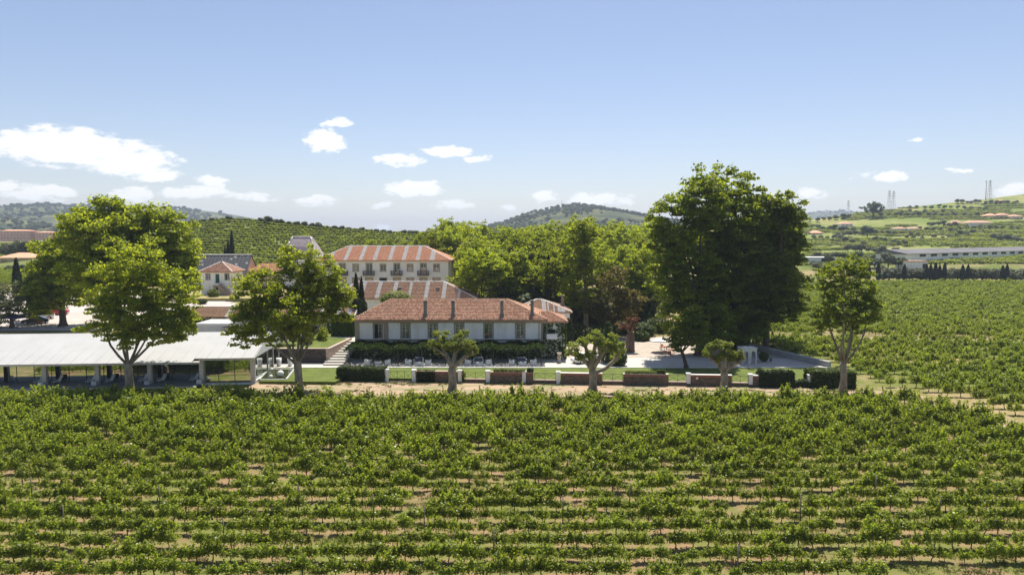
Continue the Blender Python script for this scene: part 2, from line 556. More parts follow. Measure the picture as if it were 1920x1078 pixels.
M['blue_cloth'] = mat('navy_canvas', (0.03, 0.04, 0.09), 0.85, (0.05, 0.06, 0.13), 3)
M['cushion'] = mat('grey_blue_cushion', (0.11, 0.13, 0.19), 0.9, (0.15, 0.17, 0.24), 6)
M['rattan'] = mat('white_wicker', (0.66, 0.66, 0.64), 0.7, (0.74, 0.74, 0.72), 14, bump=0.3, bscale=40)
M['plastic_white'] = mat('white_globe', (0.80, 0.79, 0.76), 0.35, (0.84, 0.83, 0.8), 2, spec=.5)
M['stone_pale'] = mat('pale_stone', (0.42, 0.32, 0.25), 0.9, (0.55, 0.44, 0.36), 4, bump=.4)
M['brick'] = mat('red_brick_coping', (0.22, 0.10, 0.07), 0.9, (0.31, 0.15, 0.105), 4, bump=.5)
M['rubble'] = stonewallmat('rubble_stone', (0.10, 0.075, 0.055), (0.24, 0.18, 0.13), (0.13, 0.105, 0.085))
M['rubble_dark'] = stonewallmat('dark_schist', (0.055, 0.045, 0.038), (0.13, 0.105, 0.085), (0.04, 0.034, 0.03), 3.0)
M['paving'] = mat('pale_paving', (0.44, 0.41, 0.36), 0.85, (0.54, 0.51, 0.46), 0.8, bump=0.2, lo=.3, hi=.7)
M['gravel'] = mat('pale_gravel', (0.37, 0.315, 0.26), 0.95, (0.47, 0.41, 0.35), 1.1, bump=0.6, bscale=30, lo=.3, hi=.7)
M['asphalt'] = mat('pale_car_park_surface', (0.42, 0.37, 0.33), 0.95, (0.50, 0.45, 0.41), 0.4, bump=0.3)
M['track'] = mat('dirt_track_earth', (0.40, 0.29, 0.195), 0.95, (0.29, 0.21, 0.135), 0.9, bump=0.6, bscale=9, lo=.42, hi=.68, stretch=(.3, 1, 1), col3=(0.22, 0.22, 0.10), scale3=0.5)
M['lawn'] = mat('mown_lawn', (0.075, 0.108, 0.016), 0.95, (0.14, 0.17, 0.03), 0.8, bump=0.5, bscale=40, lo=.3, hi=.7)
M['water'] = mat('pond_water', (0.035, 0.045, 0.02), 0.06, (0.05, 0.06, 0.025), 0.8, spec=0.6)
M['tyre'] = mat('tyre_rubber', (0.015, 0.015, 0.016), 0.9, (0.02, 0.02, 0.02), 5)
M['alloy'] = mat('alloy_rim', (0.45, 0.45, 0.46), 0.35, (0.5, 0.5, 0.5), 5, metal=.7)
M['lamp_glass'] = mat('lamp_lens', (0.6, 0.6, 0.58), 0.15, (0.7, 0.7, 0.68), 8, spec=.6)
M['tail_red'] = mat('tail_lens', (0.4, 0.02, 0.015), 0.2, (0.5, 0.03, 0.02), 8, spec=.6)
M['hay'] = mat('dry_grass', (0.38, 0.30, 0.14), 0.95, (0.26, 0.24, 0.09), 0.5, bump=.4)

# ------------------------------------------------------------------ terrain
def T(X, Y):
    """height of the natural ground"""
    left = sstep(104, 114, Y) * (2.5 + 0.035 * (min(max(Y, 110), 220) - 110)) + 0.010 * max(0, min(Y, 1400) - 220)
    right = 0.40 * sstep(96, 104, Y) + 0.05 * min(max(Y - 125, 0), 60) + 0.008 * max(0, min(Y, 1400) - 300)
    fieldr = 4.2 * sstep(282, 330, Y) + 0.012 * max(0, min(Y, 1200) - 330)
    wl = 1 - sstep(-27, -15, X)
    base = lerp(right, left, wl)
    base = lerp(base, fieldr, sstep(36, 60, X))
    if Y > 95 and X > 60:
        base += 0.25 * math.sin(X * 0.045) * math.sin(Y * 0.05) * sstep(95, 140, Y)
    return base


def noise2(x, y, s=1.0):
    x *= s; y *= s
    return (math.sin(x * 1.0 + 1.7 * math.sin(y * 0.7 + 2.1)) + math.sin(y * 1.31 + 1.3 * math.sin(x * 0.9 + .6)) +
            0.5 * math.sin(2.3 * x + 1.9 * y + 1.1) + 0.5 * math.sin(3.1 * y - 2.2 * x + .4)) / 3.0


def grid(name, xs, ys, zf, m, kind='structure', smooth=True, label=None, cat=None):
    nx, ny = len(xs), len(ys)
    V = np.empty((ny, nx, 3))
    V[:, :, 0] = np.asarray(xs)[None, :]
    V[:, :, 1] = np.asarray(ys)[:, None]
    for j in range(ny):
        for i in range(nx):
            V[j, i, 2] = zf(xs[i], ys[j])
    idx = np.arange(nx * ny).reshape(ny, nx)
    F = np.stack([idx[:-1, :-1], idx[:-1, 1:], idx[1:, 1:], idx[1:, :-1]], -1).reshape(-1, 4)
    me = bpy.data.meshes.new(name)
    fast_mesh(me, V.reshape(-1, 3), F)
    me.materials.append(m)
    if smooth:
        me.polygons.foreach_set('use_smooth', np.ones(len(F), dtype=bool))
    o = meshobj(name, me)
    return tag(o, label, cat, None, kind)


def fast_mesh(me, V, F):
    n, k = F.shape
    me.vertices.add(len(V)); me.vertices.foreach_set('co', np.ascontiguousarray(V, dtype=np.float32).ravel())
    me.loops.add(n * k); me.loops.foreach_set('vertex_index', np.ascontiguousarray(F, dtype=np.int32).ravel())
    me.polygons.add(n)
    me.polygons.foreach_set('loop_start', np.arange(0, n * k, k, dtype=np.int32))
    me.polygons.foreach_set('loop_total', np.full(n, k, dtype=np.int32))
    me.update(calc_edges=True)


def landmat(name, soil, grass, green, s1=0.05, s2=0.6, slope_col=None, vine_rows=None):
    """fields: patches of soil, dry grass and green; steep banks take slope_col"""
    m = bpy.data.materials.new(name); m.use_nodes = True
    nt = m.node_tree; N = nt.nodes.new; L = nt.links.new
    b = nt.nodes['Principled BSDF']; b.inputs['Roughness'].default_value = 0.95; b.inputs['Specular IOR Level'].default_value = 0.1
    tc = N('ShaderNodeTexCoord')
    def ns(sc, det, lo, hi):
        n = N('ShaderNodeTexNoise'); n.inputs['Scale'].default_value = sc; n.inputs['Detail'].default_value = det; n.inputs['Roughness'].default_value = 0.65
        L(tc.outputs['Object'], n.inputs['Vector'])
        r = N('ShaderNodeMapRange'); r.inputs[1].default_value = lo; r.inputs[2].default_value = hi
        L(n.outputs[0], r.inputs[0]); return r.outputs[0]
    def mixc(f, a, c):
        x = N('ShaderNodeMix'); x.data_type = 'RGBA'; L(f, x.inputs[0])
        for sk, v in ((6, a), (7, c)):
            if isinstance(v, tuple): x.inputs[sk].default_value = _c4(v)
            else: L(v, x.inputs[sk])
        return x.outputs[2]
    c = mixc(ns(s2, 6, .4, .6), soil, grass)
    c = mixc(ns(s1, 5, .42, .58), c, green)
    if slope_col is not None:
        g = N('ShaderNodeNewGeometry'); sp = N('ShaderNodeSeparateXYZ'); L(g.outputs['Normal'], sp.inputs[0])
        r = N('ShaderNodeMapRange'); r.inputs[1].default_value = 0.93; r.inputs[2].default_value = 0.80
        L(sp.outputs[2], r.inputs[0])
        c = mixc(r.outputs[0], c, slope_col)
    L(c, b.inputs['Base Color'])
    n = N('ShaderNodeTexNoise'); n.inputs['Scale'].default_value = 2.5; n.inputs['Detail'].default_value = 4
    L(tc.outputs['Object'], n.inputs['Vector'])
    bp = N('ShaderNodeBump'); bp.inputs['Strength'].default_value = 0.5; bp.inputs['Distance'].default_value = 0.12
    L(n.outputs[0], bp.inputs['Height']); L(bp.outputs[0], b.inputs['Normal'])
    return m


M['ground'] = landmat('meadow_and_soil', (0.36, 0.26, 0.16), (0.20, 0.185, 0.06), (0.12, 0.15, 0.03))
M['soil'] = landmat('vineyard_earth', (0.28, 0.175, 0.11), (0.21, 0.165, 0.075), (0.15, 0.16, 0.045), 0.33, 1.4)
M['hill_vineyard'] = landmat('hill_earth', (0.19, 0.19, 0.075), (0.16, 0.18, 0.05), (0.14, 0.165, 0.045), 0.03, 0.3)
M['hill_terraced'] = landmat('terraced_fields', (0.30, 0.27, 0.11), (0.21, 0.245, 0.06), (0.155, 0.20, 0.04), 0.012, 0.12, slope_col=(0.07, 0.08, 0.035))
M['hill_far'] = landmat('wooded_hill', (0.16, 0.15, 0.06), (0.10, 0.115, 0.04), (0.035, 0.05, 0.02), 0.009, 0.045, slope_col=(0.03, 0.04, 0.02))

ax = np.unique(np.concatenate([np.arange(-110, 111, 4.0), np.arange(-400, 401, 20.0), np.arange(-1500, 1501, 100.0), np.arange(-7000, 7001, 500.0)]))
ay = np.unique(np.concatenate([np.arange(0, 300, 3.0), np.arange(-400, 600, 25.0), np.arange(600, 1600, 60.0), np.arange(1600, 9001, 400.0)]))
grid('ground', ax, ay, lambda x, y: T(x, y) + (0.02 * noise2(x, y, .3) - 0.03 if y < 300 else -0.03), M['ground'],
     label='open ground of dry grass and earth under the whole estate', cat='ground')

ROW0, ROWSP, NROWS = 37.4, 1.86, 22


def soil_z(x, y):
    k = (y - ROW0) / ROWSP
    d = (k - round(k)) * ROWSP
    bank = 0.12 * math.exp(-(d / 0.36) ** 2) * (0.7 + 0.5 * noise2(x, y, 0.6)) if 36.4 < y < 81.2 else 0
    return 0.03 + max(0, bank) + 0.02 * noise2(x, y, 2.6) + 0.02 * noise2(x, y, 5.1)


grid('vineyard_soil', np.arange(-66, 49.01, 0.42), np.arange(30, 82.2, 0.24), soil_z, M['soil'],
     label='reddish tilled earth banked up along the front vineyard rows', cat='soil')


def ribbon(name, pts, m, z=0.02, seg=1.6, rag=0.25, label=None, cat=None, seed=3):
    """a ragged-edged strip on the ground through (x, y, width) points"""
    rr = random.Random(seed)
    P = []
    for a, b in zip(pts[:-1], pts[1:]):
        d = math.hypot(b[0] - a[0], b[1] - a[1]); n = max(1, int(d / seg))
        for k in range(n):
            t = k / n; P.append(tuple(lerp(a[i], b[i], t) for i in range(3)))
    P.append(pts[-1])
    mb = MB(); rows = []
    for i, p in enumerate(P):
        q0, q1 = P[max(i - 1, 0)], P[min(i + 1, len(P) - 1)]
        dx, dy = q1[0] - q0[0], q1[1] - q0[1]; l = math.hypot(dx, dy); nx, ny = -dy / l, dx / l
        row = []
        for k in range(7):
            s = (k / 6 - 0.5) * p[2] + (rr.uniform(-rag, rag) if k in (0, 6) else 0)
            x, y = p[0] + nx * s, p[1] + ny * s
            row.append((x, y, T(x, y) + z + (0.02 * noise2(x, y, 1.1) + (0.035 if k == 3 else -0.03 if k in (2, 4) else 0) if k not in (0, 6) else -0.01)))
        rows.append(row)
    for a, b in zip(rows[:-1], rows[1:]):
        for k in range(6):
            mb.face([a[k], a[k + 1], b[k + 1], b[k]], True)
    o = mb.build(name, m)
    return tag(o, label, cat, None, 'structure')


ribbon('dirt_track', [(-34, 84.6, 9), (-20, 84.4, 10), (0, 83.8, 9.6), (20, 83.2, 9), (38, 82.2, 8.4), (44, 80.8, 7.5), (48.4, 77, 5), (50.8, 70, 3.2), (52, 60, 2.6), (53, 40, 2.6), (53, 24, 2.6)],
       M['track'], z=0.06, label='pale dirt track between the vines and the garden wall', cat='track')
ribbon('dirt_track', [(58, 128, 2.6), (80, 126.5, 3.0), (110, 124, 3.2), (150, 119, 3.4)], M['track'], z=0.05, label='dirt track crossing the right hand vineyard', cat='track', seed=5)
ribbon('dirt_track', [(40, 135, 2.5), (47, 140, 2.5), (58, 141, 2.2)], M['track'], z=0.05, label='short dirt path behind the tall plane trees', cat='track', seed=6)


# ---- hills
def crest_fn(pxs, pys, Y):
    X = [WX(p, Y, WZ(q, Y)) for p, q in zip(pxs, pys)]
    Z = [WZ(q, Y) for q in pys]
    return lambda x: interp(x, X, Z)


LH_Y = 310
lh_crest = crest_fn([90, 130, 245, 300, 340, 380, 430, 500, 600, 680, 740, 800, 900, 1000, 1100], [505, 470, 438, 429, 424, 417, 412.5, 416, 427, 434, 438.5, 441.5, 446, 455, 470], LH_Y)


def left_hill_z(x, y):
    c = lh_crest(x)
    if y < LH_Y:
        t = max(0, (y - 218) / (LH_Y - 218))
        return lerp(5.2, c, 0.85 * t + 0.15 * t * t) - 0.6 * (1 - t) + 0.3 * noise2(x, y, 0.03) * min(1, t * 5) * (1 - t)
    return max(5.5, c - 0.0012 * (y - LH_Y) ** 2)


grid('vineyard_hill', np.arange(-260, 61, 4.0), np.arange(218, 480, 4.0), left_hill_z, M['hill_vineyard'], label='low green hill striped with vine rows behind the manor', cat='hill')

rh_px = [1380, 1450, 1510, 1560, 1620, 1700, 1760, 1830, 1880, 1920, 2050, 2300]
rh_py = [424, 416, 410, 402, 393, 384, 377, 371, 363, 357, 345, 330]
RH_YC = lambda x: interp(x, [200, 300, 675, 1100], [690, 700, 900, 1000])
_rx = [(p - 960) / FPX * (690 + (p - 1380) * 0.52) for p in rh_px]
_rz = [WZ(q, RH_YC(x)) for q, x in zip(rh_py, _rx)]


def right_hill_raw(x, y):
    yc = RH_YC(x); c = interp(x, _rx, _rz)
    t = (y - 340) / (yc - 340)
    if t <= 0: return 3.4
    if t < 1:
        s = 0.55 * t + 0.45 * t * t
        return lerp(4.2, c, s) + 2.2 * noise2(x, y, 0.016) * t * (1 - t) * 3
    return max(4.0, c - 0.00035 * (y - yc) ** 2)


def right_hill_z(x, y):
    z = right_hill_raw(x, y)
    if z < 8: return z
    h = 3.0; k = math.floor(z / h); f = z / h - k
    s = f * 0.35 if f < 0.7 else 0.245 + (f - 0.7) / 0.3 * 0.755
    w = min(1, (z - 8) / 4)
    return lerp(z, (k + s) * h, 0.8 * w)


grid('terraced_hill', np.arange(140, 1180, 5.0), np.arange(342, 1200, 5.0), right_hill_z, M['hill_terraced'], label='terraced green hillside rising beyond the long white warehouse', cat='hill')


def far_hill(name, pxs, pys, Y, depth, base, label, nx=120, rough=3.0):
    cf = crest_fn(pxs, pys, Y)
    x0, x1 = WX(pxs[0], Y), WX(pxs[-1], Y)
    def zf(x, y):
        t = (y - (Y - depth)) / depth
        c = cf(x)
        e = rough * noise2(x, y, 6.0 / depth * 2) + rough * .5 * noise2(x, y, 40.0 / depth)
        if t <= 1:
            s = math.sin(max(0, t) * math.pi / 2)
            return lerp(base - 3, c, s) + e * s * (1 - .8 * s)
        return c - (c - base) * ((t - 1) / 0.8) ** 2
    FAR.append((zf, x0, x1, Y, depth))
    return grid(name, np.linspace(x0, x1, nx), np.linspace(Y - depth, Y + depth * .8, 60), zf, M['hill_far'], label=label, cat='hill')


FAR = []
far_hill('hill', [-300, -100, 0, 60, 100, 150, 200, 260, 310, 370, 400, 430, 480, 560], [402, 400, 397.5, 392.5, 400, 393, 389, 395, 398, 394.5, 399, 408, 418, 430], 2600, 1300, 15,
         'long hazy wooded hill on the skyline behind the apartment blocks', rough=7)
far_hill('hill', [-400, -60, 0, 70, 150, 260, 340], [412, 410, 411, 421, 428, 434, 438], 1350, 500, 12,
         'low dark wooded ridge just behind the apartment blocks', 80, rough=3)
far_hill('hill', [860, 910, 955, 1000, 1040, 1075, 1110, 1160, 1205, 1260, 1330, 1400], [438, 430, 416, 400, 391, 387.5, 391.5, 402, 412, 419, 428, 436], 1800, 700, 15,
         'rounded wooded hill with masts on top behind the park trees', rough=4)
far_hill('hill', [1400, 1470, 1510, 1540, 1565, 1600, 1700, 1800], [414, 405, 399, 397, 402, 408, 420, 430], 4200, 1200, 15,
         'distant blue ridge beside the terraced hillside', rough=9)


# ------------------------------------------------------------------ plants
def leaf_arrays(P, Nrm, size, r, aspect=0.62):
    n = len(P)
    Nrm = Nrm / (np.linalg.norm(Nrm, axis=1, keepdims=True) + 1e-9)
    t = r.normal(size=(n, 3)); t -= Nrm * (t * Nrm).sum(1, keepdims=True); t /= (np.linalg.norm(t, axis=1, keepdims=True) + 1e-9)
    b = np.cross(Nrm, t)
    s = (size * (0.65 + 0.7 * r.random(n)))[:, None]
    V = np.stack([P + t * s, P + b * s * aspect, P - t * s, P - b * s * aspect], 1).reshape(-1, 3)
    F = np.arange(4 * n).reshape(n, 4)
    return V, F


def leaf_mesh(name, P, Nrm, size, m, r, aspect=0.62):
    V, F = leaf_arrays(P, Nrm, size, r, aspect)
    me = bpy.data.meshes.new(name)
    fast_mesh(me, V, F)
    me.materials.append(m)
    return me


def unit(v):
    return v / (np.linalg.norm(v, axis=-1, keepdims=True) + 1e-9)


def clump_leaves(C, rad, per, r, up=0.3, flat=0.9, jitter=1.0):
    """leaves around clump centres: domes of foliage"""
    n = len(C)
    D = unit(r.normal(size=(n, per, 3)))
    D[:, :, 2] = np.abs(D[:, :, 2]) * 0.6 + D[:, :, 2] * 0.4
    rr = r.random((n, per, 1)) ** 0.45
    sc = np.asarray(rad).reshape(-1, 1, 1) * np.array([1, 1, flat])
    P = C[:, None, :] + D * rr * sc
    Nn = D * 0.7 + np.array([0, 0, up]) + r.normal(size=(n, per, 3)) * jitter * 0.55
    return P.reshape(-1, 3), Nn.reshape(-1, 3)


def lobe_clumps(lobes, n, r, shell=0.55):
    """clump centres through ellipsoid lobes (cx,cy,cz,rx,ry,rz)"""
    L_ = np.array(lobes, float)
    w = L_[:, 3] * L_[:, 4] + L_[:, 3] * L_[:, 5] + L_[:, 4] * L_[:, 5]
    k = r.choice(len(L_), size=n, p=w / w.sum())
    D = unit(r.normal(size=(n, 3)))
    q = shell + (1 - shell) * r.random((n, 1)) ** 0.7
    bump = 1 + 0.20 * np.sin(D[:, :1] * 5.1 + k[:, None]) * np.sin(D[:, 1:2] * 4.3 + 2 * k[:, None]) + 0.13 * r.normal(size=(n, 1))
    return L_[k, :3] + D * q * bump * L_[k, 3:6]


def branch_path(a, b, r, bend=0.12, n=5, sag=0.0):
    a, b = np.asarray(a, float), np.asarray(b, float)
    l = np.linalg.norm(b - a)
    off = r.normal(size=3) * bend * l
    out = []
    for i in range(n):
        t = i / (n - 1)
        out.append(tuple(a + (b - a) * t + off * math.sin(math.pi * t) + np.array([0, 0, sag * l * math.sin(math.pi * t)])))
    return out


def trunk_mesh(name, fork, r0, targets, subt, r, m, lean=(0, 0), flare=1.5, sides=9):
    """tapered trunk with root flare, limbs to targets, twigs towards sub targets"""
    mb = MB()
    top = (lean[0], lean[1], fork)
    zs = [-0.25, 0.12, 0.5, 1.2, fork * 0.55, fork * 0.85, fork + .25]
    rs = [r0 * flare * 1.15, r0 * flare, r0 * 1.15, r0, r0 * .92, r0 * .98, r0 * .85]
    pts = [(lean[0] * z / fork + 0.06 * math.sin(z * 1.3), lean[1] * z / fork + 0.05 * math.cos(z * 1.7), z) for z in zs]
    mb.tube(pts, rs, sides)
    ends = []
    nl = max(1, len(targets))
    for t in targets:
        st = (top[0], top[1], fork - 0.1 * fork * r.random())
        p = branch_path(st, t, r, 0.10, 6, 0.05)
        ra = r0 * (0.6 if nl <= 4 else .46 if nl <= 6 else .36)
        mb.tube(p, [lerp(ra, r0 * 0.16, (i / 5) ** .8) for i in range(6)], 7)
        ends.append(p)
    for s in subt:
        p = min((q for e in ends for q in e[2:]), key=lambda q: (q[0] - s[0]) ** 2 + (q[1] - s[1]) ** 2 + 1.5 * (q[2] - s[2]) ** 2 + (3 if q[2] > s[2] else 0)) if ends else top
        bp = branch_path(p, s, r, 0.12, 4, 0.04)
        mb.tube(bp, [r0 * .15, r0 * .11, r0 * .07, r0 * .03], 5, cap=False)
    return mb.mesh(name, m)


def tree_meshes(seed, lobes, fork, r0, nclump, per, crad, leaf, lm, bm_, nlimb=5, nsub=24, lean=(0, 0), shell=0.5, flat=0.92, up=.3):
    r = np.random.default_rng(seed)
    C = lobe_clumps(lobes, nclump, r, shell)
    P, Nn = clump_leaves(C, crad * (0.7 + 0.6 * r.random(nclump)), per, r, up, flat)
    crown = leaf_mesh('crown', P, Nn, leaf, lm, r)
    tg = [(l[0] * .75 + lean[0] * .25, l[1] * .75 + lean[1] * .25, l[2] - 0.05 * l[5]) for l in lobes]
    if len(tg) < nlimb:
        for k in range(nlimb - len(tg)):
            c = C[r.integers(nclump)]
            tg.append((c[0] * .6, c[1] * .6, lerp(fork, c[2], .8)))
    sub = [tuple(C[r.integers(nclump)]) for _ in range(nsub)]
    tm = trunk_mesh('trunk', fork, r0, tg, sub, r, bm_, lean)
    return tm, crown


def plant_tree(name, loc, meshes, label, cat='tree', group=None, rz=0.0, scale=1.0):
    e = empty(name, loc, rz, label, cat, group)
    e.scale = scale if hasattr(scale, '__len__') else (scale,) * 3
    meshobj('trunk', meshes[0], e)
    meshobj('crown', meshes[1], e)
    return e


def ellipsoid_leaves(C, rad, n, r, up=.4, jit=.8, rmin=0.75):
    """leaves over ellipsoid surfaces, C (k,3), rad (k,3)"""
    k = r.integers(len(C), size=n)
    D = unit(r.normal(size=(n, 3)))
    q = rmin + (1.05 - rmin) * r.random((n, 1))
    return C[k] + D * rad[k] * q, D / rad[k] * rad[k].mean(1, keepdims=True) + np.array([0, 0, up]) + r.normal(size=(n, 3)) * jit * .5


def box_leaves(x0, x1, y0, y1, z0, z1, n, r, jit=0.08, bottom=False):
    """leaves over the faces of a clipped hedge"""
    a = np.array([(x1 - x0) * (z1 - z0), (x1 - x0) * (z1 - z0), (y1 - y0) * (z1 - z0), (y1 - y0) * (z1 - z0), (x1 - x0) * (y1 - y0)])
    k = r.choice(5, size=n, p=a / a.sum())
    U = r.random((n, 3))
    P = np.array([x0, y0, z0]) + U * np.array([x1 - x0, y1 - y0, z1 - z0])
    Nn = np.zeros((n, 3))
    for f, (axi, val, sg) in enumerate(((1, y0, -1), (1, y1, 1), (0, x0, -1), (0, x1, 1), (2, z1, 1))):
        mk = k == f
        P[mk, axi] = val; Nn[mk, axi] = sg
    P += r.normal(size=(n, 3)) * jit
    P[:, 2] = np.maximum(P[:, 2], z0 + 0.02)
    P[:, 2] += 0.10 * np.sin(P[:, 0] * 2.3) * (k == 4)
    return P, Nn + r.normal(size=(n, 3)) * .55 + np.array([0, 0, .25])


# ---- geometry-nodes scatter used only for uncountable stuff
SRC = {}


def source_collection(name, meshes):
    c = bpy.data.collections.new(name)
    for i, me in enumerate(meshes):
        c.objects.link(bpy.data.objects.new('%s_%02d' % (name, i), me))
    return c


def scatter(name, pts, rotz, scl, idx, coll, label, cat):
    me = bpy.data.meshes.new(name)
    n = len(pts)
    me.vertices.add(n)
    me.vertices.foreach_set('co', np.ascontiguousarray(pts, dtype=np.float32).ravel())
    for nm, ty, data in (('rot', 'FLOAT_VECTOR', np.stack([np.zeros(n), np.zeros(n), rotz], 1)), ('scl', 'FLOAT_VECTOR', scl)):
        at = me.attributes.new(nm, ty, 'POINT'); at.data.foreach_set('vector', np.ascontiguousarray(data, dtype=np.float32).ravel())
    at = me.attributes.new('idx', 'INT', 'POINT'); at.data.foreach_set('value', np.ascontiguousarray(idx, dtype=np.int32))
    me.update()
    o = meshobj(name, me)
    ng = bpy.data.node_groups.new(name + '_scatter', 'GeometryNodeTree')
    ng.interface.new_socket('Geometry', in_out='INPUT', socket_type='NodeSocketGeometry')
    ng.interface.new_socket('Geometry', in_out='OUTPUT', socket_type='NodeSocketGeometry')
    N = ng.nodes.new; L = ng.links.new
    gi, go = N('NodeGroupInput'), N('NodeGroupOutput')
    ci = N('GeometryNodeCollectionInfo'); ci.inputs['Collection'].default_value = coll
    ci.inputs['Separate Children'].default_value = True; ci.inputs['Reset Children'].default_value = True
    iop = N('GeometryNodeInstanceOnPoints'); iop.inputs['Pick Instance'].default_value = True
    def attr(nm, ty):
        a = N('GeometryNodeInputNamedAttribute'); a.data_type = ty; a.inputs['Name'].default_value = nm
        return a.outputs['Attribute']
    e2r = N('FunctionNodeEulerToRotation')
    L(attr('rot', 'FLOAT_VECTOR'), e2r.inputs[0])
    L(gi.outputs[0], iop.inputs['Points']); L(ci.outputs[0], iop.inputs['Instance'])
    L(attr('idx', 'INT'), iop.inputs['Instance Index']); L(e2r.outputs[0], iop.inputs['Rotation']); L(attr('scl', 'FLOAT_VECTOR'), iop.inputs['Scale'])
    L(iop.outputs[0], go.inputs[0])
    md = o.modifiers.new('scatter', 'NODES'); md.node_group = ng
    return tag(o, label, cat, None, 'stuff')


# ------------------------------------------------------------------ grapevines
def vine_trunk(seed):
    r = random.Random(seed); mb = MB()
    x = y = 0; pts = [(0, 0, -0.12)]
    for k in range(1, 6):
        x += r.uniform(-.05, .05); y += r.uniform(-.04, .04); pts.append((x, y, 0.12 * k))
    mb.tube(pts, [.05, .042, .036, .036, .04, .045], 6)
    for s in (-1, 1):
        mb.tube([pts[-1], (x + s * .25, y, .66), (x + s * .55, y + r.uniform(-.05, .05), .68)], [.032, .025, .015], 5)
    return mb.mesh('trunk', M['bark_vine'])


def vine_crown(seed, n=500, leaf=0.08, m=None):
    r = np.random.default_rng(seed)
    nsh = 14 + int(r.integers(6))
    P, Nn = [], []
    for k in range(nsh):
        x0 = r.uniform(-.62, .62); y0 = r.normal() * .06
        h = r.uniform(.28, .72) if r.random() < .7 else r.uniform(.7, 1.05); lean = r.normal(size=2) * np.array([.20, .10])
        m_ = max(8, int(n / nsh * (0.5 + h * .65)))
        t = r.random(m_)
        base = np.stack([x0 + lean[0] * t, y0 + lean[1] * t, .60 + h * t], 1)
        sp = (0.165 * (1 - .75 * t))[:, None]
        P.append(base + r.normal(size=(m_, 3)) * sp * np.array([1.1, .85, .7])); Nn.append(r.normal(size=(m_, 3)) * .8 + np.array([0, 0, .45]))
    m2 = n // 4   # hanging skirt
    P.append(np.stack([r.uniform(-.66, .66, m2), r.normal(size=m2) * .15, r.uniform(.45, .80, m2)], 1)); Nn.append(r.normal(size=(m2, 3)) + np.array([0, 0, .2]))
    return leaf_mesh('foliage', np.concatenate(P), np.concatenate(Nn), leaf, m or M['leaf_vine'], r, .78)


NV = 9
v_trunks = [vine_trunk(40 + i) for i in range(NV)]
v_crowns = [vine_crown(60 + i) for i in range(NV)]


def joined(name, a, b):
    """one mesh of trunk + foliage for the scattered far vines"""
    n1, n2 = len(a.vertices), len(b.vertices)
    v = np.empty(3 * n1); a.vertices.foreach_get('co', v); w = np.empty(3 * n2); b.vertices.foreach_get('co', w)
    fs = [tuple(p.vertices) for p in a.polygons] + [tuple(i + n1 for i in p.vertices) for p in b.polygons]
    me = bpy.data.meshes.new(name)
    me.from_pydata(np.concatenate([v.reshape(-1, 3), w.reshape(-1, 3)]).tolist(), [], fs)
    me.materials.append(a.materials[0]); me.materials.append(b.materials[0])
    mi = np.zeros(len(fs), dtype=np.int32); mi[len(a.polygons):] = 1
    me.polygons.foreach_set('material_index', mi); me.update()
    return me


rv = np.random.default_rng(11)
vine_pts = []
for k in range(NROWS):
    y = ROW0 + ROWSP * k
    lo, hi = -0.76 * y - 3, min(49.2 - max(0, (y - 66)) * .42, 0.76 * y + 3)
    x = lo + rv.random() * 1.2
    if k == 0: hi = 20.5          # the first row stops short of the grass corner
    while x < hi:
        x += .98 * rv.uniform(.8, 1.22)
        if rv.random() < 0.03:
            x += rv.uniform(.6, 2.0)          # a missing plant
        yy = y + rv.normal() * .10
        sc = np.clip(rv.normal(.84, .13), .45, 1.2) * (1 + .20 * sstep(50, 66, y))
        if rv.random() < .06: sc *= .65
        vine_pts.append((x, yy, soil_z(x, yy) - .02, (0 if rv.random() < .5 else math.pi) + rv.normal() * .12, sc, sc * rv.uniform(.76, 1.08) * (1 + .25 * sstep(48, 64, y)), int(rv.integers(NV))))
# a few more rows run up to the deck of the pavilion
for y in (78.4, 80.2):
    x = -66.0
    while x < (-31.5 if y < 81 else -38.5):
        x += .98 * rv.uniform(.8, 1.22)
        sc = np.clip(rv.normal(1.0, .12), .6, 1.25)
        vine_pts.append((x, y + rv.normal() * .1, 0.0, rv.normal() * .15, sc, sc * rv.uniform(.85, 1.15), int(rv.integers(NV))))
near = vine_pts[:300]
for (x, y, z, a, s, sz, i) in near:
    e = empty('grapevine', (x, y, z), a, 'leafy green grapevine with a thin twisted brown trunk in the front vineyard rows', 'grapevine', 'grapevines in the front rows of the vineyard')
    e.scale = (s, s, sz)
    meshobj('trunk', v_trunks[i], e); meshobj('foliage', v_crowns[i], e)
rest = vine_pts[300:]
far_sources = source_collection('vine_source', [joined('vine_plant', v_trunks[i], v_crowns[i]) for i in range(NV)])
A = np.array(rest)
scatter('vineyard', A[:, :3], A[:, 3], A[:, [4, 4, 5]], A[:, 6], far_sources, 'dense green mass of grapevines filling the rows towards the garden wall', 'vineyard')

# right-hand vineyard beyond the track: sparser rows
pts = []
y = 57.0; k = 0
while y < 277:
    xl = 54.2 if y < 80 else interp(y, [80, 86, 97, 116, 150, 277], [51.5, 48.5, 49.0, 43.0, 40.0, 62.0])
    xr = 0.80 * y + 8
    x = xl + rv.random()
    stp = 1.35 if y < 150 else 1.75
    while x < xr:
        yy = y + rv.normal() * .12 - (x - 50) * 0.03
        if rv.random() > .06 and not (abs(yy - interp(x, [58, 80, 110, 150], [128, 126.5, 124, 119])) < 2.2):
            sc = np.clip(rv.normal(1.0, .17), .55, 1.35)
            pts.append((x, yy, T(x, yy), (0 if rv.random() < .5 else math.pi) + rv.normal() * .15, sc * (1 if y < 150 else 1.35), sc * rv.uniform(.8, 1.15), int(rv.integers(NV))))
        x += stp * rv.uniform(.8, 1.25)
    y += 2.7 if y < 150 else 3.1
A = np.array(pts)
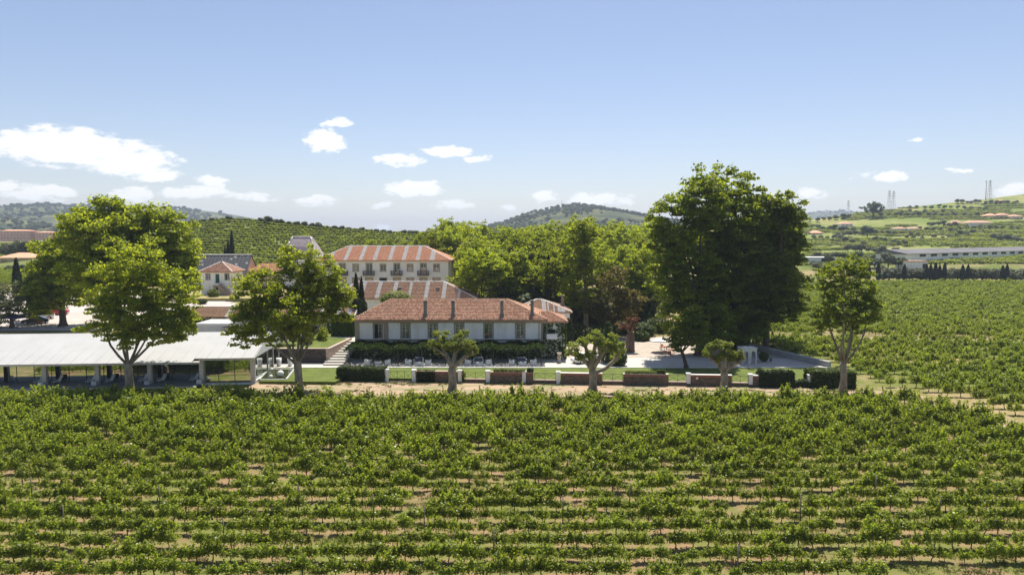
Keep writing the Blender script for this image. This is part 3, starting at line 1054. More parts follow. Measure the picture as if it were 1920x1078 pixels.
scatter('vineyard', A[:, :3], A[:, 3], A[:, [4, 4, 5]], A[:, 6], far_sources, 'sunlit vineyard of loose rows beyond the dirt track, reaching to the cypress row', 'vineyard')

# small field at the far left behind the olive trees
pts = []
for y in np.arange(188, 262, 2.6):
    x = -0.80 * y
    while x < -0.56 * y:
        pts.append((x, y, T(x, y) - .02, rv.normal() * .2, 1.2, rv.uniform(.8, 1.2), int(rv.integers(NV)))); x += 1.7 * rv.uniform(.8, 1.2)
A = np.array(pts)
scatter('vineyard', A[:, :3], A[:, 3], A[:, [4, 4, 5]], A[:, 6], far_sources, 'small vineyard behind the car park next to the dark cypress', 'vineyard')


# hill vine rows: leafy hedge pieces, 3 m long
def row_piece(seed, n=150, L_=3.2, h=1.5, leaf=.30):
    r = np.random.default_rng(seed)
    P = np.stack([r.uniform(-L_ / 2, L_ / 2, n), r.normal(size=n) * .32, .25 + (h - .3) * r.random(n) ** .7], 1)
    return leaf_mesh('vine_row_piece', P, r.normal(size=(n, 3)) * .6 + np.array([0, -.1, .6]), leaf, M['leaf_hillvine'], r, .8)


row_src = source_collection('row_source', [row_piece(90 + i) for i in range(6)])
pts = []
for y in np.arange(224, LH_Y + 3, 3.9):
    x = -0.62 * y - 10
    while x < 0.02 * y + 8:
        yy = y + 1.2 * noise2(x, y, .015)
        if rv.random() > .03 and yy < LH_Y + 3:
            pts.append((x, yy, left_hill_z(x, yy) - .1, rv.normal() * .04, 1.0, rv.uniform(.72, .98), int(rv.integers(6))))
        x += 2.5
A = np.array(pts)
scatter('vine_rows', A[:, :3], A[:, 3], A[:, [4, 4, 5]], A[:, 6], row_src, 'close horizontal vine rows covering the low hill behind the manor', 'vineyard')

pts = []
for y in np.concatenate([np.arange(352, 560, 6.5), np.arange(560, 900, 9.0)]):
    x = 0.40 * y
    while x < 0.80 * y + 10:
        yy = y + 10 * noise2(x, y, .012) + 0.10 * (x - 300)
        patch = noise2(x * .9, yy * 1.6, .021) + .35 * noise2(x, yy, .05)
        if patch > -.12 and yy < RH_YC(x) + 4:
            pts.append((x, yy, right_hill_z(x, yy) - .1, rv.normal() * .08, 2.0, rv.uniform(1.0, 1.5), int(rv.integers(6))))
        x += 6.0
A = np.array(pts)
scatter('vine_rows', A[:, :3], A[:, 3], A[:, [4, 4, 5]], A[:, 6], row_src, 'terraced vine rows following the contours of the right hand hillside', 'vineyard')


def wall_line(x): return lerp(89.9, 85.5, (x + 22.6) / 65.8)


# low grass and weeds between the front rows
def tuft(seed):
    r = np.random.default_rng(seed); n = 26
    P = np.stack([r.normal(size=n) * .16, r.normal(size=n) * .12, .03 + .09 * r.random(n)], 1)
    Nn = np.stack([r.normal(size=n), r.normal(size=n), r.random(n) * .3], 1)
    return leaf_mesh('tuft', P, Nn, .07, M['grass_blade'], r, .3)


tuft_src = source_collection('tuft_source', [tuft(120 + i) for i in range(5)])
pts = []
while len(pts) < 9000:
    y = 32 + 47 * rv.random() ** 1.3; x = rv.uniform(-.78 * y - 2, min(48, .78 * y + 2))
    d = ((y - ROW0) / ROWSP) % 1.0
    if y < 37.4 or (.25 < d < .85 and noise2(x, y, .45) > -.15) or rv.random() < .12:
        pts.append((x, y, soil_z(x, y) - .01, rv.random() * 6.28, rv.uniform(.7, 1.6), rv.uniform(.5, 1.5), int(rv.integers(5))))
A = np.array(pts)
scatter('grass', A[:, :3], A[:, 3], A[:, [4, 4, 5]], A[:, 6], tuft_src, 'short dry grass and weeds growing between the vineyard rows', 'grass')

# weeds along the track
pts = []
while len(pts) < 1500:
    x = rv.uniform(-32, 47); y = rv.uniform(78.5, 89)
    edge = abs(y - 84) > 3.2 or abs(y - 84.0) < .5
    if (edge and noise2(x, y, .5) > -.1) or rv.random() < .06:
        if y < wall_line(x) - .1: pts.append((x, y, .03, rv.random() * 6.28, rv.uniform(.7, 1.7), rv.uniform(.5, 1.3), int(rv.integers(5))))
A = np.array(pts)
scatter('grass', A[:, :3], A[:, 3], A[:, [4, 4, 5]], A[:, 6], tuft_src, 'weeds and dry grass along the dirt track', 'grass')

# vineyard stakes
for k, (px, py) in enumerate([(1382, 1072), (795, 1000), (925, 1050), (1055, 985), (420, 1020), (300, 965), (560, 955), (120, 1000), (700, 975), (1180, 960), (1500, 990), (1640, 940), (60, 940), (240, 905), (880, 925), (1330, 930), (1010, 905), (1760, 985)]):
    row = round((WY(py) - ROW0) / ROWSP); y = ROW0 + row * ROWSP + .12; x = WX(px, y)
    mb = MB(); h = 1.75 + .25 * rv.random()
    mb.tube([(0, 0, -.3), (.02, 0, h * .5), (.03 * rv.normal(), 0, h)], [.045, .04, .036], 6)
    o = mb.build('vineyard_stake', M['stake'], None, loc=(x, y, soil_z(x, y)))
    tag(o, 'thin grey wooden stake standing in a vine row', 'stake', 'stakes in the vineyard rows')

# ------------------------------------------------------------------ garden floors
def slab(name, poly, z, depth, m, label, cat):
    """a level piece of ground with a real edge"""
    mb = MB(); n = len(poly)
    mb.face([(x, y, z) for x, y in poly])
    for i in range(n):
        a, b = poly[i], poly[(i + 1) % n]
        mb.face([(a[0], a[1], z - depth), (b[0], b[1], z - depth), (b[0], b[1], z), (a[0], a[1], z)])
    return tag(mb.build(name, m), label, cat, None, 'structure')


GZ = 0.45
WALL_A, WALL_B = (-22.6, 89.9), (43.2, 85.5)


def wall_y(x):
    return lerp(WALL_A[1], WALL_B[1], (x - WALL_A[0]) / (WALL_B[0] - WALL_A[0]))


slab('lawn', [(-33.0, 88.0), (-23.0, 87.6), (-22.6, 90.2), (43.4, 85.9), (46.0, 96.9), (-33.0, 96.9)], GZ, .6, M['lawn'], 'bright mown lawn strip between the garden wall and the terrace', 'lawn')
slab('terrace', [(-36.0, 96.9), (46.0, 96.9), (43.0, 104.6), (-36.0, 104.6)], GZ + .012, .5, M['paving'], 'pale paved terrace in front of the long white house', 'terrace')
mb = MB()
mb.box(-33.0, 45.8, 96.74, 96.94, GZ - .3, GZ + .09)
tag(mb.build('terrace_kerb', M['tile_white']), 'white kerb line along the front of the terrace', 'kerb', None, 'structure')
slab('gravel_yard', [(4.8, 104.6), (43.0, 104.6), (38.6, 118.5), (36.5, 131), (9, 131), (4.8, 122)], GZ + .008, .5, M['gravel'], 'pale gravel yard under the tall plane trees', 'yard')
slab('upper_garden', [(-95, 101.2), (-31.6, 101.2), (-31.6, 104.4), (-24.9, 107.6), (-24.9, 118), (-95, 118)], 2.62, 3.0, M['lawn'], 'raised garden level behind the dark retaining wall', 'garden')
slab('garden_path', [(-60, 108.2), (-25.0, 108.2), (-25.0, 112.4), (-60, 112.4)], 2.64, .02, M['paving'], 'pale path along the top of the garden steps', 'path')
cpm = MB(); _poly = [(-150, 118.2), (-50, 118.2), (-58, 150), (-84, 172), (-150, 178)]
def _in(x, y):
    c = False
    for (xa, ya), (xb, yb) in zip(_poly, _poly[1:] + _poly[:1]):
        if (ya > y) != (yb > y) and x < (xb - xa) * (y - ya) / (yb - ya) + xa: c = not c
    return c
for ix in range(50):
    for iy in range(31):
        x, y = -150 + ix * 2.0, 118 + iy * 2.0
        if _in(x + 1, y + 1): cpm.face([(p, q, T(p, q) + .07) for p, q in ((x, y), (x + 2, y), (x + 2, y + 2), (x, y + 2))], True)
tag(cpm.build('car_park', M['asphalt']), 'pale surfaced car park behind the glass pavilion', 'car park', None, 'structure')


def car_park_z(): return 3.5


# ------------------------------------------------------------------ roofs and walls
def tiles_on(mb, O, U, Vd, Nn, ulen, vlen, inside, tw, tl, band=None, segs=3):
    O, U, Vd, Nn = Vector(O), Vector(U).normalized(), Vector(Vd).normalized(), Vector(Nn).normalized()
    nu, nv = int(ulen / tw), int(math.ceil(vlen / tl))
    for j in range(nv):
        v0 = j * tl; v1 = min(v0 + tl * 1.12, vlen)
        for i in range(nu):
            u = (i + .5) * tw
            if not inside(u, v0 + tl * .5):
                continue
            mb.cur = 1 if (band and band(u)) else 0
            jz = random.uniform(0, .02); ju = random.uniform(-.012, .012)
            ring = []
            for (v, h) in ((v0, .095 + jz), (v1, .005)):
                for s in range(segs + 1):
                    a = math.pi * (1 - s / segs)
                    ring.append(O + U * (u + ju + tw * .47 * math.cos(a)) + Vd * v + Nn * (h + tw * .38 * math.sin(a)))
            n = len(mb.v); mb.v += [tuple(p) for p in ring]
            for s in range(segs):
                mb.f.append((n + s, n + s + 1, n + segs + 2 + s, n + segs + 1 + s)); mb.s.append(True); mb.mi.append(mb.cur)
            mb.f.append(tuple(n + s for s in reversed(range(segs + 1)))); mb.s.append(False); mb.mi.append(mb.cur)
    mb.cur = 0


def cap_line(mb, a, b, r=.16, step=.42):
    """ridge tiles, one after the other"""
    a, b = Vector(a), Vector(b); n = max(1, int((b - a).length / step))
    for k in range(n):
        p, q = a.lerp(b, k / n), a.lerp(b, (k + 1.08) / n)
        mb.tube([p, q], [r, r * .85], 7)


def hip_roof(parent, x0, x1, y0, y1, ze, rise, hl, hr, tm, tw=.24, tl=.42, band=None, bandm=None, ridge_m=None, sides=('f', 'l', 'r'), eave_m=None, thick=.14):
    """hipped roof with real tiles; hl/hr = run of the left and right hips (0 = gable)"""
    ym = (y0 + y1) / 2; half = (y1 - y0) / 2; zr = ze + rise
    mb = MB()
    A, B, C, D = (x0, y0, ze), (x1, y0, ze), (x1, y1, ze), (x0, y1, ze)
    E, F = (x0 + hl, ym, zr), (x1 - hr, ym, zr)
    for f in ([A, B, F, E], [B, C, F], [C, D, E, F], [D, A, E]):
        mb.face(f)
    lo = [(p[0], p[1], ze - thick) for p in (A, B, C, D)]
    mb.face(list(reversed(lo)))
    up = (A, B, C, D)
    for i in range(4):
        j = (i + 1) % 4
        mb.face([lo[i], lo[j], up[j], up[i]])
    roof = mb.build('roof', eave_m or tm, parent)
    tmats = [tm, bandm or tm]
    t = MB()
    sl = math.hypot(half, rise)
    if 'f' in sides:
        W = x1 - x0
        def ins(u, v):
            f = v / sl
            return hl * f + .02 <= u <= W - hr * f - .02
        tiles_on(t, A, (1, 0, 0), (0, half, rise), (0, -rise, half), W, sl, ins, tw, tl, (lambda u: band(u + x0)) if band else None)
    if 'r' in sides and hr > 0:
        s2 = math.hypot(hr, rise); dpt = y1 - y0
        tiles_on(t, B, (0, 1, 0), (-hr, 0, rise), (rise, 0, hr), dpt, s2, lambda u, v: half * v / s2 <= u <= dpt - half * v / s2, tw, tl)
    if 'l' in sides and hl > 0:
        s2 = math.hypot(hl, rise); dpt = y1 - y0
        tiles_on(t, D, (0, -1, 0), (hl, 0, rise), (-rise, 0, hl), dpt, s2, lambda u, v: half * v / s2 <= u <= dpt - half * v / s2, tw, tl)
    tag(t.build('roof_tiles', tmats, roof), None, None, None, 'stuff')
    rm = MB()
    o = .05
    cap_line(rm, (E[0], E[1], E[2] + o), (F[0], F[1], F[2] + o))
    if hl > 0:
        cap_line(rm, (A[0], A[1], A[2] + o), (E[0], E[1], E[2] + o)); cap_line(rm, (D[0], D[1], D[2] + o), (E[0], E[1], E[2] + o))
    if hr > 0:
        cap_line(rm, (B[0], B[1], B[2] + o), (F[0], F[1], F[2] + o)); cap_line(rm, (C[0], C[1], C[2] + o), (F[0], F[1], F[2] + o))
    rm.build('ridge_cap', ridge_m or tm, roof)
    return roof


def wall_open(mb, x0, x1, y0, y1, z0, z1, ops):
    """a wall along x with rectangular openings (xa, xb, za, zb) that do not overlap in x"""
    ops = sorted(ops); x = x0
    for (a, b, c, d) in ops:
        if a > x: mb.box(x, a, y0, y1, z0, z1)
        if c > z0: mb.box(a, b, y0, y1, z0, c)
        if d < z1: mb.box(a, b, y0, y1, d, z1)
        x = b
    if x < x1: mb.box(x, x1, y0, y1, z0, z1)


def window_part(parent, xc, y, z0, w, h, fm, frame=.18, proud=.05, depth=.22, cas=True, open_leaf=False, railing=False, sill=True, muntins=(2, 4), casm=None, name='window', dark=False):
    """stone surround, casements with glazing bars, panes set back in the opening (wall face at y, facing -y)"""
    mb = MB(); a, b = xc - w / 2, xc + w / 2
    mb.box(a - frame, a, y - proud, y + .06, z0, z0 + h)
    mb.box(b, b + frame, y - proud, y + .06, z0, z0 + h)
    mb.box(a - frame - .03, b + frame + .03, y - proud - .02, y + .06, z0 + h, z0 + h + frame * 1.2)
    if sill: mb.box(a - frame - .05, b + frame + .05, y - proud - .06, y + .06, z0 - frame * .7, z0)
    win = mb.build(name, fm, parent)
    g = MB(); g.box(a, b, y + depth, y + depth + .02, z0, z0 + h)
    if not dark:
        g.build('pane', M['glass'], win)
    else:
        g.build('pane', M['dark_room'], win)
    if cas:
        for s in (0, 1):
            if open_leaf and s == 0: continue
            c = MB(); p, q = (a, xc - .01) if s == 0 else (xc + .01, b); yy = y + depth - .05; e = .075
            c.box(p, p + e, yy, yy + .045, z0, z0 + h); c.box(q - e, q, yy, yy + .045, z0, z0 + h)
            c.box(p + e, q - e, yy, yy + .045, z0 + h - e, z0 + h); c.box(p + e, q - e, yy, yy + .045, z0, z0 + e * 2.2)
            for k in range(1, muntins[1]):
                zz = z0 + h * k / muntins[1]; c.box(p + e, q - e, yy + .005, yy + .035, zz - .022, zz + .022)
            for k in range(1, muntins[0]):
                xx = lerp(p, q, k / muntins[0]); c.box(xx - .018, xx + .018, yy + .008, yy + .032, z0 + e, z0 + h - e)
            c.build('casement', casm or M['shutter'], win)
    if railing:
        rl = MB()
        for zz in (z0 + .12, z0 + .92): rl.box(a - .03, b + .03, y - .04, y - .01, zz - .018, zz + .018)
        n = 9
        for k in range(n + 1):
            xx = lerp(a, b, k / n); rl.box(xx - .012, xx + .012, y - .035, y - .012, z0 + .12, z0 + .92)
        rl.build('railing', M['iron'], win)
    return win


# ------------------------------------------------------------------ the long white house
def chimney(parent, x, y, z0, z1, w, m, cap=True, name='chimney'):
    mb = MB()
    mb.box(x - w * .72, x + w * .72, y - w * .72, y + w * .72, z0, z0 + (z1 - z0) * .22)
    mb.box(x - w * .62, x + w * .62, y - w * .62, y + w * .62, z0 + (z1 - z0) * .22, z0 + (z1 - z0) * .3, top=(w * .12, w * .12))
    mb.box(x - w / 2, x + w / 2, y - w / 2, y + w / 2, z0 + (z1 - z0) * .3, z1 - .3)
    o = mb.build(name, m, parent)
    if cap:
        c = MB(); c.box(x - w * .66, x + w * .66, y - w * .66, y + w * .66, z1 - .3, z1 - .2); c.box(x - w * .45, x + w * .45, y - w * .45, y + w * .45, z1 - .2, z1 - .06); c.box(x - w * .58, x + w * .58, y - w * .58, y + w * .58, z1 - .06, z1)
        c.build('chimney_cap', M['granite_dark'], o)
    return o


HX, HY, HW = -24.0, 104.0, 28.5
h = empty('long_house', (HX, HY, GZ), 0, 'long white house with red clay hip roof and six tall stone-framed windows above ivy', 'house')
EZ = 6.05
wins = [WX(p, HY, 5) - HX for p in (708.7, 760.3, 811.6, 861.0, 916.0, 975.5)]
WW, WH, WZ0 = 1.12, 2.25, 3.12
mb = MB()
wall_open(mb, 0, HW, 0, .5, 2.75, EZ - .45, [(x - WW / 2, x + WW / 2, WZ0, WZ0 + WH) for x in wins])
mb.box(0, HW, .003, .5, -.6, 2.75)
mb.box(0, .5, .5, 11, -.6, EZ - .45); mb.box(HW - .5, HW, .5, 11, -.6, EZ - .45); mb.box(.5, HW - .5, 10.5, 11, -.6, EZ - .45)
mb.build('wall', M['white_wall'], h)
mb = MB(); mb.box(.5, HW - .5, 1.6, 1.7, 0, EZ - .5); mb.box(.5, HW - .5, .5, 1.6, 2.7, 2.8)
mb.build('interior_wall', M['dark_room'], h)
mb = MB()   # cornice and stone ledge
mb.box(-.12, HW + .12, -.14, 11.1, EZ - .45, EZ - .2); mb.box(-.25, HW + .25, -.28, 11.2, EZ - .2, EZ - .14)
mb.build('cornice', M['granite'], h)
mb = MB(); mb.box(-.06, HW + .06, -.09, -.002, 2.78, 3.06); mb.build('ledge', M['granite_dark'], h)
for a, b in ((-.12, .42), (WX(724, HY, 5) - HX - .36, WX(724, HY, 5) - HX + .36), (HW - .05, HW + .45)):
    mb = MB(); mb.box(a, b, -.075, .3, -.4, EZ - .45); mb.build('pilaster', M['granite'], h)
for k, x in enumerate(wins):
    window_part(h, x, 0, WZ0, WW, WH, M['granite'], frame=.24, open_leaf=k in (0, 4), railing=True, sill=False, muntins=(2, 5))
hip_roof(h, -.55, HW + .9, -.6, 11.6, EZ, 2.55, 5.0, 6.1, M['tile'], tw=.235, tl=.47, ridge_m=M['tile_brown'])
for p in (796.8, 849, 941, 998):
    chimney(h, WX(p, HY, 8) - HX, .55 if p < 990 else .9, EZ + .3, EZ + 2.95, .5, M['granite_dark'])
for gx in (.55, HW - .35):
    dp = MB(); dp.tube([(gx, -.14, .1), (gx, -.14, EZ - .5), (gx, -.4, EZ - .12)], .05, 6); dp.build('downpipe', M['granite_dark'], h)
# loose stones holding down the first tiles
sk = MB()
rs_ = random.Random(3)
for k in range(46):
    u = rs_.uniform(0, HW); sk.cbox((u, -.42 + rs_.uniform(-.05, .1), EZ + .16), (.18, .12, .1))
sk.build('eave_stones', M['granite'], h)

# lower annexe at its right end, ivy covered
a = empty('annexe', (4.95, 103.7, GZ), 0, 'ivy-covered lower annexe with a small tiled roof at the end of the long house', 'annexe')
mb = MB(); mb.box(0, 3.2, 0.3, 7, -.5, 5.7); mb.build('wall', M['white_wall'], a)
mb = MB(); mb.box(.35, 1.95, -.45, .3, 3.15, 3.95); mb.build('balcony_front', M['white_paint'], a)
window_part(a, 1.6, .3, 4.7, .55, .42, M['white_paint'], frame=.06, cas=False)
mb = MB(); mb.box(.6, 1.7, .26, .3, 4.0, 4.55); mb.build('opening', M['dark_room'], a)  # flat dark panel on the wall, coloured to pass for a shaded opening
hip_roof(a, -.5, 3.55, -.3, 7.2, 5.78, 1.1, .01, 2.6, M['tile'], tw=.22, tl=.38)
r = np.random.default_rng(5)
P, Nn = box_leaves(-.05, 3.3, .05, 6.9, -.4, 5.55, 7600, r, .09)
k = ~((P[:, 0] > .3) & (P[:, 0] < 2.0) & (P[:, 2] > 3.05) & (P[:, 2] < 4.05) & (P[:, 1] < .6)) & ~((P[:, 0] > 1.25) & (P[:, 0] < 1.95) & (P[:, 2] > 4.62) & (P[:, 2] < 5.2) & (P[:, 1] < .6))
meshobj('ivy', leaf_mesh('ivy', P[k], Nn[k], .15, M['leaf_ivy'], r), a)

# ivy and vine canopy along the foot of the house
e = empty('pergola', (HX, 98.75, GZ), 0, 'vine-covered pergola running along the foot of the long white house', 'pergola')
for kx in range(9):
    mb = MB(); mb.box(.2 + kx * 3.5, .34 + kx * 3.5, .1, .24, -.1, 2.3); mb.build('post', M['iron'], e)
mb = MB()
for yy in (.17, 2.4): mb.box(0, 28.6, yy - .04, yy + .04, 2.3, 2.38)
mb.build('beam', M['iron'], e)
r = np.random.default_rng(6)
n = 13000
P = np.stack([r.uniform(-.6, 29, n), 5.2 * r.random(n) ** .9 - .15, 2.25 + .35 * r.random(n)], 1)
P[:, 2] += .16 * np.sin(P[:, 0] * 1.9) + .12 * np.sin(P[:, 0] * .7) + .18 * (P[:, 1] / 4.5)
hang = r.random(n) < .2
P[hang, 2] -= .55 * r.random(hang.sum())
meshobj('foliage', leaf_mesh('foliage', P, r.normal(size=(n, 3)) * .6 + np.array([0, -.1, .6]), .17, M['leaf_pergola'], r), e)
e = empty('ivy', (HX, 103.9, GZ), 0, 'dark ivy climbing the lower wall of the long white house', 'ivy')
n = 6500
P = np.stack([r.uniform(-.4, 28.6, n), -.05 - .12 * r.random(n), 3.0 * r.random(n)], 1)
P[:, 2] = np.minimum(P[:, 2], 2.55 + .25 * np.sin(P[:, 0] * 1.3) + .2 * np.sin(P[:, 0] * 3.1))
meshobj('foliage', leaf_mesh('foliage', P, r.normal(size=(n, 3)) * .5 + np.array([0, -1, .3]), .15, M['leaf_ivy'], r), e)
mb = MB()
for kx in range(8):
    x = 1 + kx * 3.7; mb.tube([(x, -.06, -.1), (x + .1, -.09, 1.0), (x - .1, -.07, 2.2)], [.07, .05, .03], 5)
mb.build('stem', M['bark'], e)

# ------------------------------------------------------------------ courtyard building with limewashed bands
CY = 130.0
cx0, cx1 = WX(628, CY, 8), WX(893, CY, 8)
c = empty('courtyard_building', (cx0, CY, T(cx0 + 15, CY)), 0, 'low building with brown tiled roof crossed by white bands, behind the long house', 'building')
zb = T(cx0 + 15, CY); ce = WZ(560, CY) - zb; cr = WZ(529, CY + 4.8) - zb - ce
cw = cx1 - cx0
mb = MB(); mb.box(.4, cw - .4, .4, 9.2, -.8, ce - .1); mb.build('wall', M['white_wall'], c)
bx = [WX(p, CY + 2, 8) - cx0 for p in (652, 680, 709, 739, 769, 800, 832, 862)]
hip_roof(c, 0, cw, 0, 9.6, ce, cr, 3.0, 6.6, M['tile_brown'], tw=.26, tl=.45, band=lambda u: any(abs(u - b) < .34 for b in bx), bandm=M['tile_white'], ridge_m=M['tile_white'])
for p, q in ((750, 541), (821, 545)):
    yy = 2.6; xx = WX(p, CY + yy, 9) - cx0; zz = ce + cr * yy / 4.8
    mb = MB(); mb.box(xx - .28, xx + .28, yy - .25, yy + .3, zz - .05, zz + .42); mb.box(xx - .36, xx + .36, yy - .33, yy + .38, zz + .42, zz + .5); mb.build('roof_vent', M['granite_dark'], c)
window_part(c, 5.0, .4, 1.6, 1.0, 1.5, M['granite'], frame=.15)
mb = MB(); mb.box(8.0, 9.2, .36, .42, 0, 2.2); mb.build('door', M['green_door'], c)

# ------------------------------------------------------------------ the manor
DY = 162.0
dx0, dx1 = WX(597, DY, 13), WX(843, DY, 13)
dz = T(dx0 + 15, DY)
d = empty('manor_house', (dx0, DY, dz), 0, 'three-storey pale manor with orange roof in white bands and iron balconies', 'house')
dw = dx1 - dx0; de = WZ(488.5, DY) - dz; dr = WZ(462, DY + 6) - dz - de
wp = [WX(620 + q / 4.79, DY, 12) - dx0 for q in (-15, 105, 225, 345, 470, 594, 713, 832, 950)]
zu = WZ(508.5, DY) - dz           # sill of the square upper windows
zl = WZ(531, DY) - dz             # lower row
up_ops, lo_ops, spec = [], [], []
for k, x in enumerate(wp):
    bal = k % 2 == 1
    if bal: spec.append((x, zu - .85, 1.2, 2.55, True)); up_ops.append((x - .6, x + .6, zu - .85, zu + 1.7))
    else: spec.append((x, zu, 1.15, 1.5, False)); up_ops.append((x - .575, x + .575, zu, zu + 1.5))
    lo_ops.append((x - .75, x + .75, zl - 1.0, zl + 1.15))
zmid = zu - 1.3
mb = MB()
wall_open(mb, 0, dw, 0, .5, zmid, de - .1, up_ops); wall_open(mb, 0, dw, 0, .5, -1, zmid, lo_ops)
mb.box(0, .5, .5, 12, -1, de - .1); mb.box(dw - .5, dw, .5, 12, -1, de - .1); mb.box(.5, dw - .5, 11.5, 12, -1, de - .1)
mb.build('wall', M['manor_wall'], d)
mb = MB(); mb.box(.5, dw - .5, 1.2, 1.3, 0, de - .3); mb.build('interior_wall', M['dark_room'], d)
mb = MB(); mb.box(-.15, dw + .15, -.2, 12.1, de - .25, de - .1); mb.build('cornice', M['tile_white'], d)
mb = MB(); mb.box(dw - .3, dw + .03, -.03, -.001, -1, de - .25); mb.build('corner_stone', M['granite'], d)
for (x, z, w, hh, bal) in spec:
    wn = window_part(d, x, 0, z, w, hh, M['granite'], frame=.2, muntins=(2, 4), sill=not bal, open_leaf=False)
    if bal:
        bl = MB(); bl.box(x - 1.35, x + 1.35, -1.0, -.06, z - .22, z - .05); bo = bl.build('balcony', M['granite_dark'], d)
        rl = MB()
        for zz in (z + .05, z + .95):
            rl.box(x - 1.32, x + 1.32, -.99, -.94, zz - .03, zz + .03)
            for s in (-1.32, 1.27): rl.box(x + s, x + s + .05, -.94, -.07, zz - .03, zz + .03)
        for q in range(27):
            xx = x - 1.3 + q * .1; rl.box(xx - .018, xx + .018, -.98, -.95, z + .08, z + .92)
        for q in range(8):
            for s in (-1.31, 1.28): rl.box(x + s, x + s + .03, -.9 + q * .11, -.87 + q * .11, z + .08, z + .92)
        rl.build('railing', M['iron'], bo)
for k, x in enumerate(wp):
    if k == 4:
        window_part(d, x, 0, zl - 1.0, 1.5, 2.15, M['granite'], frame=.2, cas=False, dark=True)
    else:
        window_part(d, x, 0, zl - 1.0, 1.5, 2.15, M['granite'], frame=.2, muntins=(2, 4))
db = [WX(620 + q / 4.79, DY + 1.5, 14) - dx0 for q in (15, 145, 278, 410, 537, 667, 793, 918)]
hip_roof(d, -.6, dw + .6, -.6, 12.6, de, dr, 6.4, 7.2, M['tile_orange'], tw=.30, tl=.5, band=lambda u: any(abs(u - b) < .46 for b in db), bandm=M['tile_white'], ridge_m=M['tile_white'])
xx = WX(800, DY + 7, 16) - dx0
chimney(d, xx, 8.2, de + dr - 2.2, de + dr + .3, .8, M['manor_wall'])
# grey-roofed wing behind
wx = WX(803, DY + 14, 14)
w2 = empty('manor_wing', (wx, DY + 13, T(wx, DY + 13)), 0, 'pale wing with a plain grey roof behind the manor', 'building')
ww = WX(832, DY + 14, 14) - wx; wz = WZ(487, DY + 13) - T(wx, DY + 13)
mb = MB(); mb.box(0, ww, 0, 9, -.6, wz); mb.build('wall', M['manor_wall'], w2)
mb = MB(); mb.prism([(-.3, wz + .01), (ww + .4, wz + .01), (ww - .3, wz + 2.0), (-.3, wz + 2.2)], -.3, 9.3); mb.build('roof', M['grey_roof'], w2)
window_part(w2, ww * .5, 0, wz - 3, 1.1, 1.6, M['granite'])

# flared lilac tower roof
EY = 190.0
ex = WX(568, EY, 16); ez0 = T(ex, EY)
t_ = empty('tower', (ex, EY, ez0), 0, 'square tower with a tall flared lilac-grey roof behind the plane tree', 'tower')
zt = WZ(444, EY) - ez0; zbm = WZ(482, EY) - ez0
mb = MB(); mb.box(-4.6, 4.6, -4, 4, -.6, zbm + .2); mb.build('wall', M['manor_wall'], t_)
mb = MB()
levels = [(5.2, 4.6, zbm), (4.5, 3.8, zbm + 1.2), (3.7, 2.9, zbm + 2.9), (3.0, 1.9, zbm + 4.3), (2.5, .9, zt)]
rings = [[(-a_, -b_, z_), (a_, -b_, z_), (a_, b_, z_), (-a_, b_, z_)] for a_, b_, z_ in levels]
for p, q in zip(rings[:-1], rings[1:]):
    for i in range(4):
        j = (i + 1) % 4; mb.face([p[i], p[j], q[j], q[i]])
mb.face(rings[-1]); mb.face(list(reversed(rings[0])))
ro = mb.build('roof', M['lilac_roof'], t_)
mb = MB()
for i in (0, 1):
    for p, q in zip(rings[:-1], rings[1:]): mb.tube([p[i], q[i]], .16, 6)
mb.tube([rings[-1][0], rings[-1][1]], .15, 6)
mb.build('ridge_cap', M['tile_white'], ro)
window_part(t_, 0, -4, zbm - 3.2, 1.2, 1.8, M['granite'])


# ------------------------------------------------------------------ white cottage and dark slate shed
def slate_mat():
    m = bpy.data.materials.new('dark_slate_with_lichen'); m.use_nodes = True
    nt = m.node_tree; N = nt.nodes.new; L = nt.links.new
    b = nt.nodes['Principled BSDF']; b.inputs['Roughness'].default_value = 0.7
    tc = N('ShaderNodeTexCoord'); v = N('ShaderNodeTexVoronoi'); v.inputs['Scale'].default_value = 0.55
    mp = N('ShaderNodeMapping'); mp.inputs['Scale'].default_value = (1, 1, .8)
    L(tc.outputs['Object'], mp.inputs[0]); L(mp.outputs[0], v.inputs['Vector'])
    n = N('ShaderNodeTexNoise'); n.inputs['Scale'].default_value = 2.5; L(tc.outputs['Object'], n.inputs['Vector'])
    ad = N('ShaderNodeMath'); ad.operation = 'MULTIPLY_ADD'; ad.inputs[1].default_value = .35; L(n.outputs[0], ad.inputs[0]); L(v.outputs['Distance'], ad.inputs[2])
    r_ = N('ShaderNodeMapRange'); r_.inputs[1].default_value = .40; r_.inputs[2].default_value = .36; L(ad.outputs[0], r_.inputs[0])
    x = N('ShaderNodeMix'); x.data_type = 'RGBA'; L(r_.outputs[0], x.inputs[0]); x.inputs[6].default_value = (.045, .048, .058, 1); x.inputs[7].default_value = (.33, .33, .31, 1)
    L(x.outputs[2], b.inputs['Base Color'])
    return m


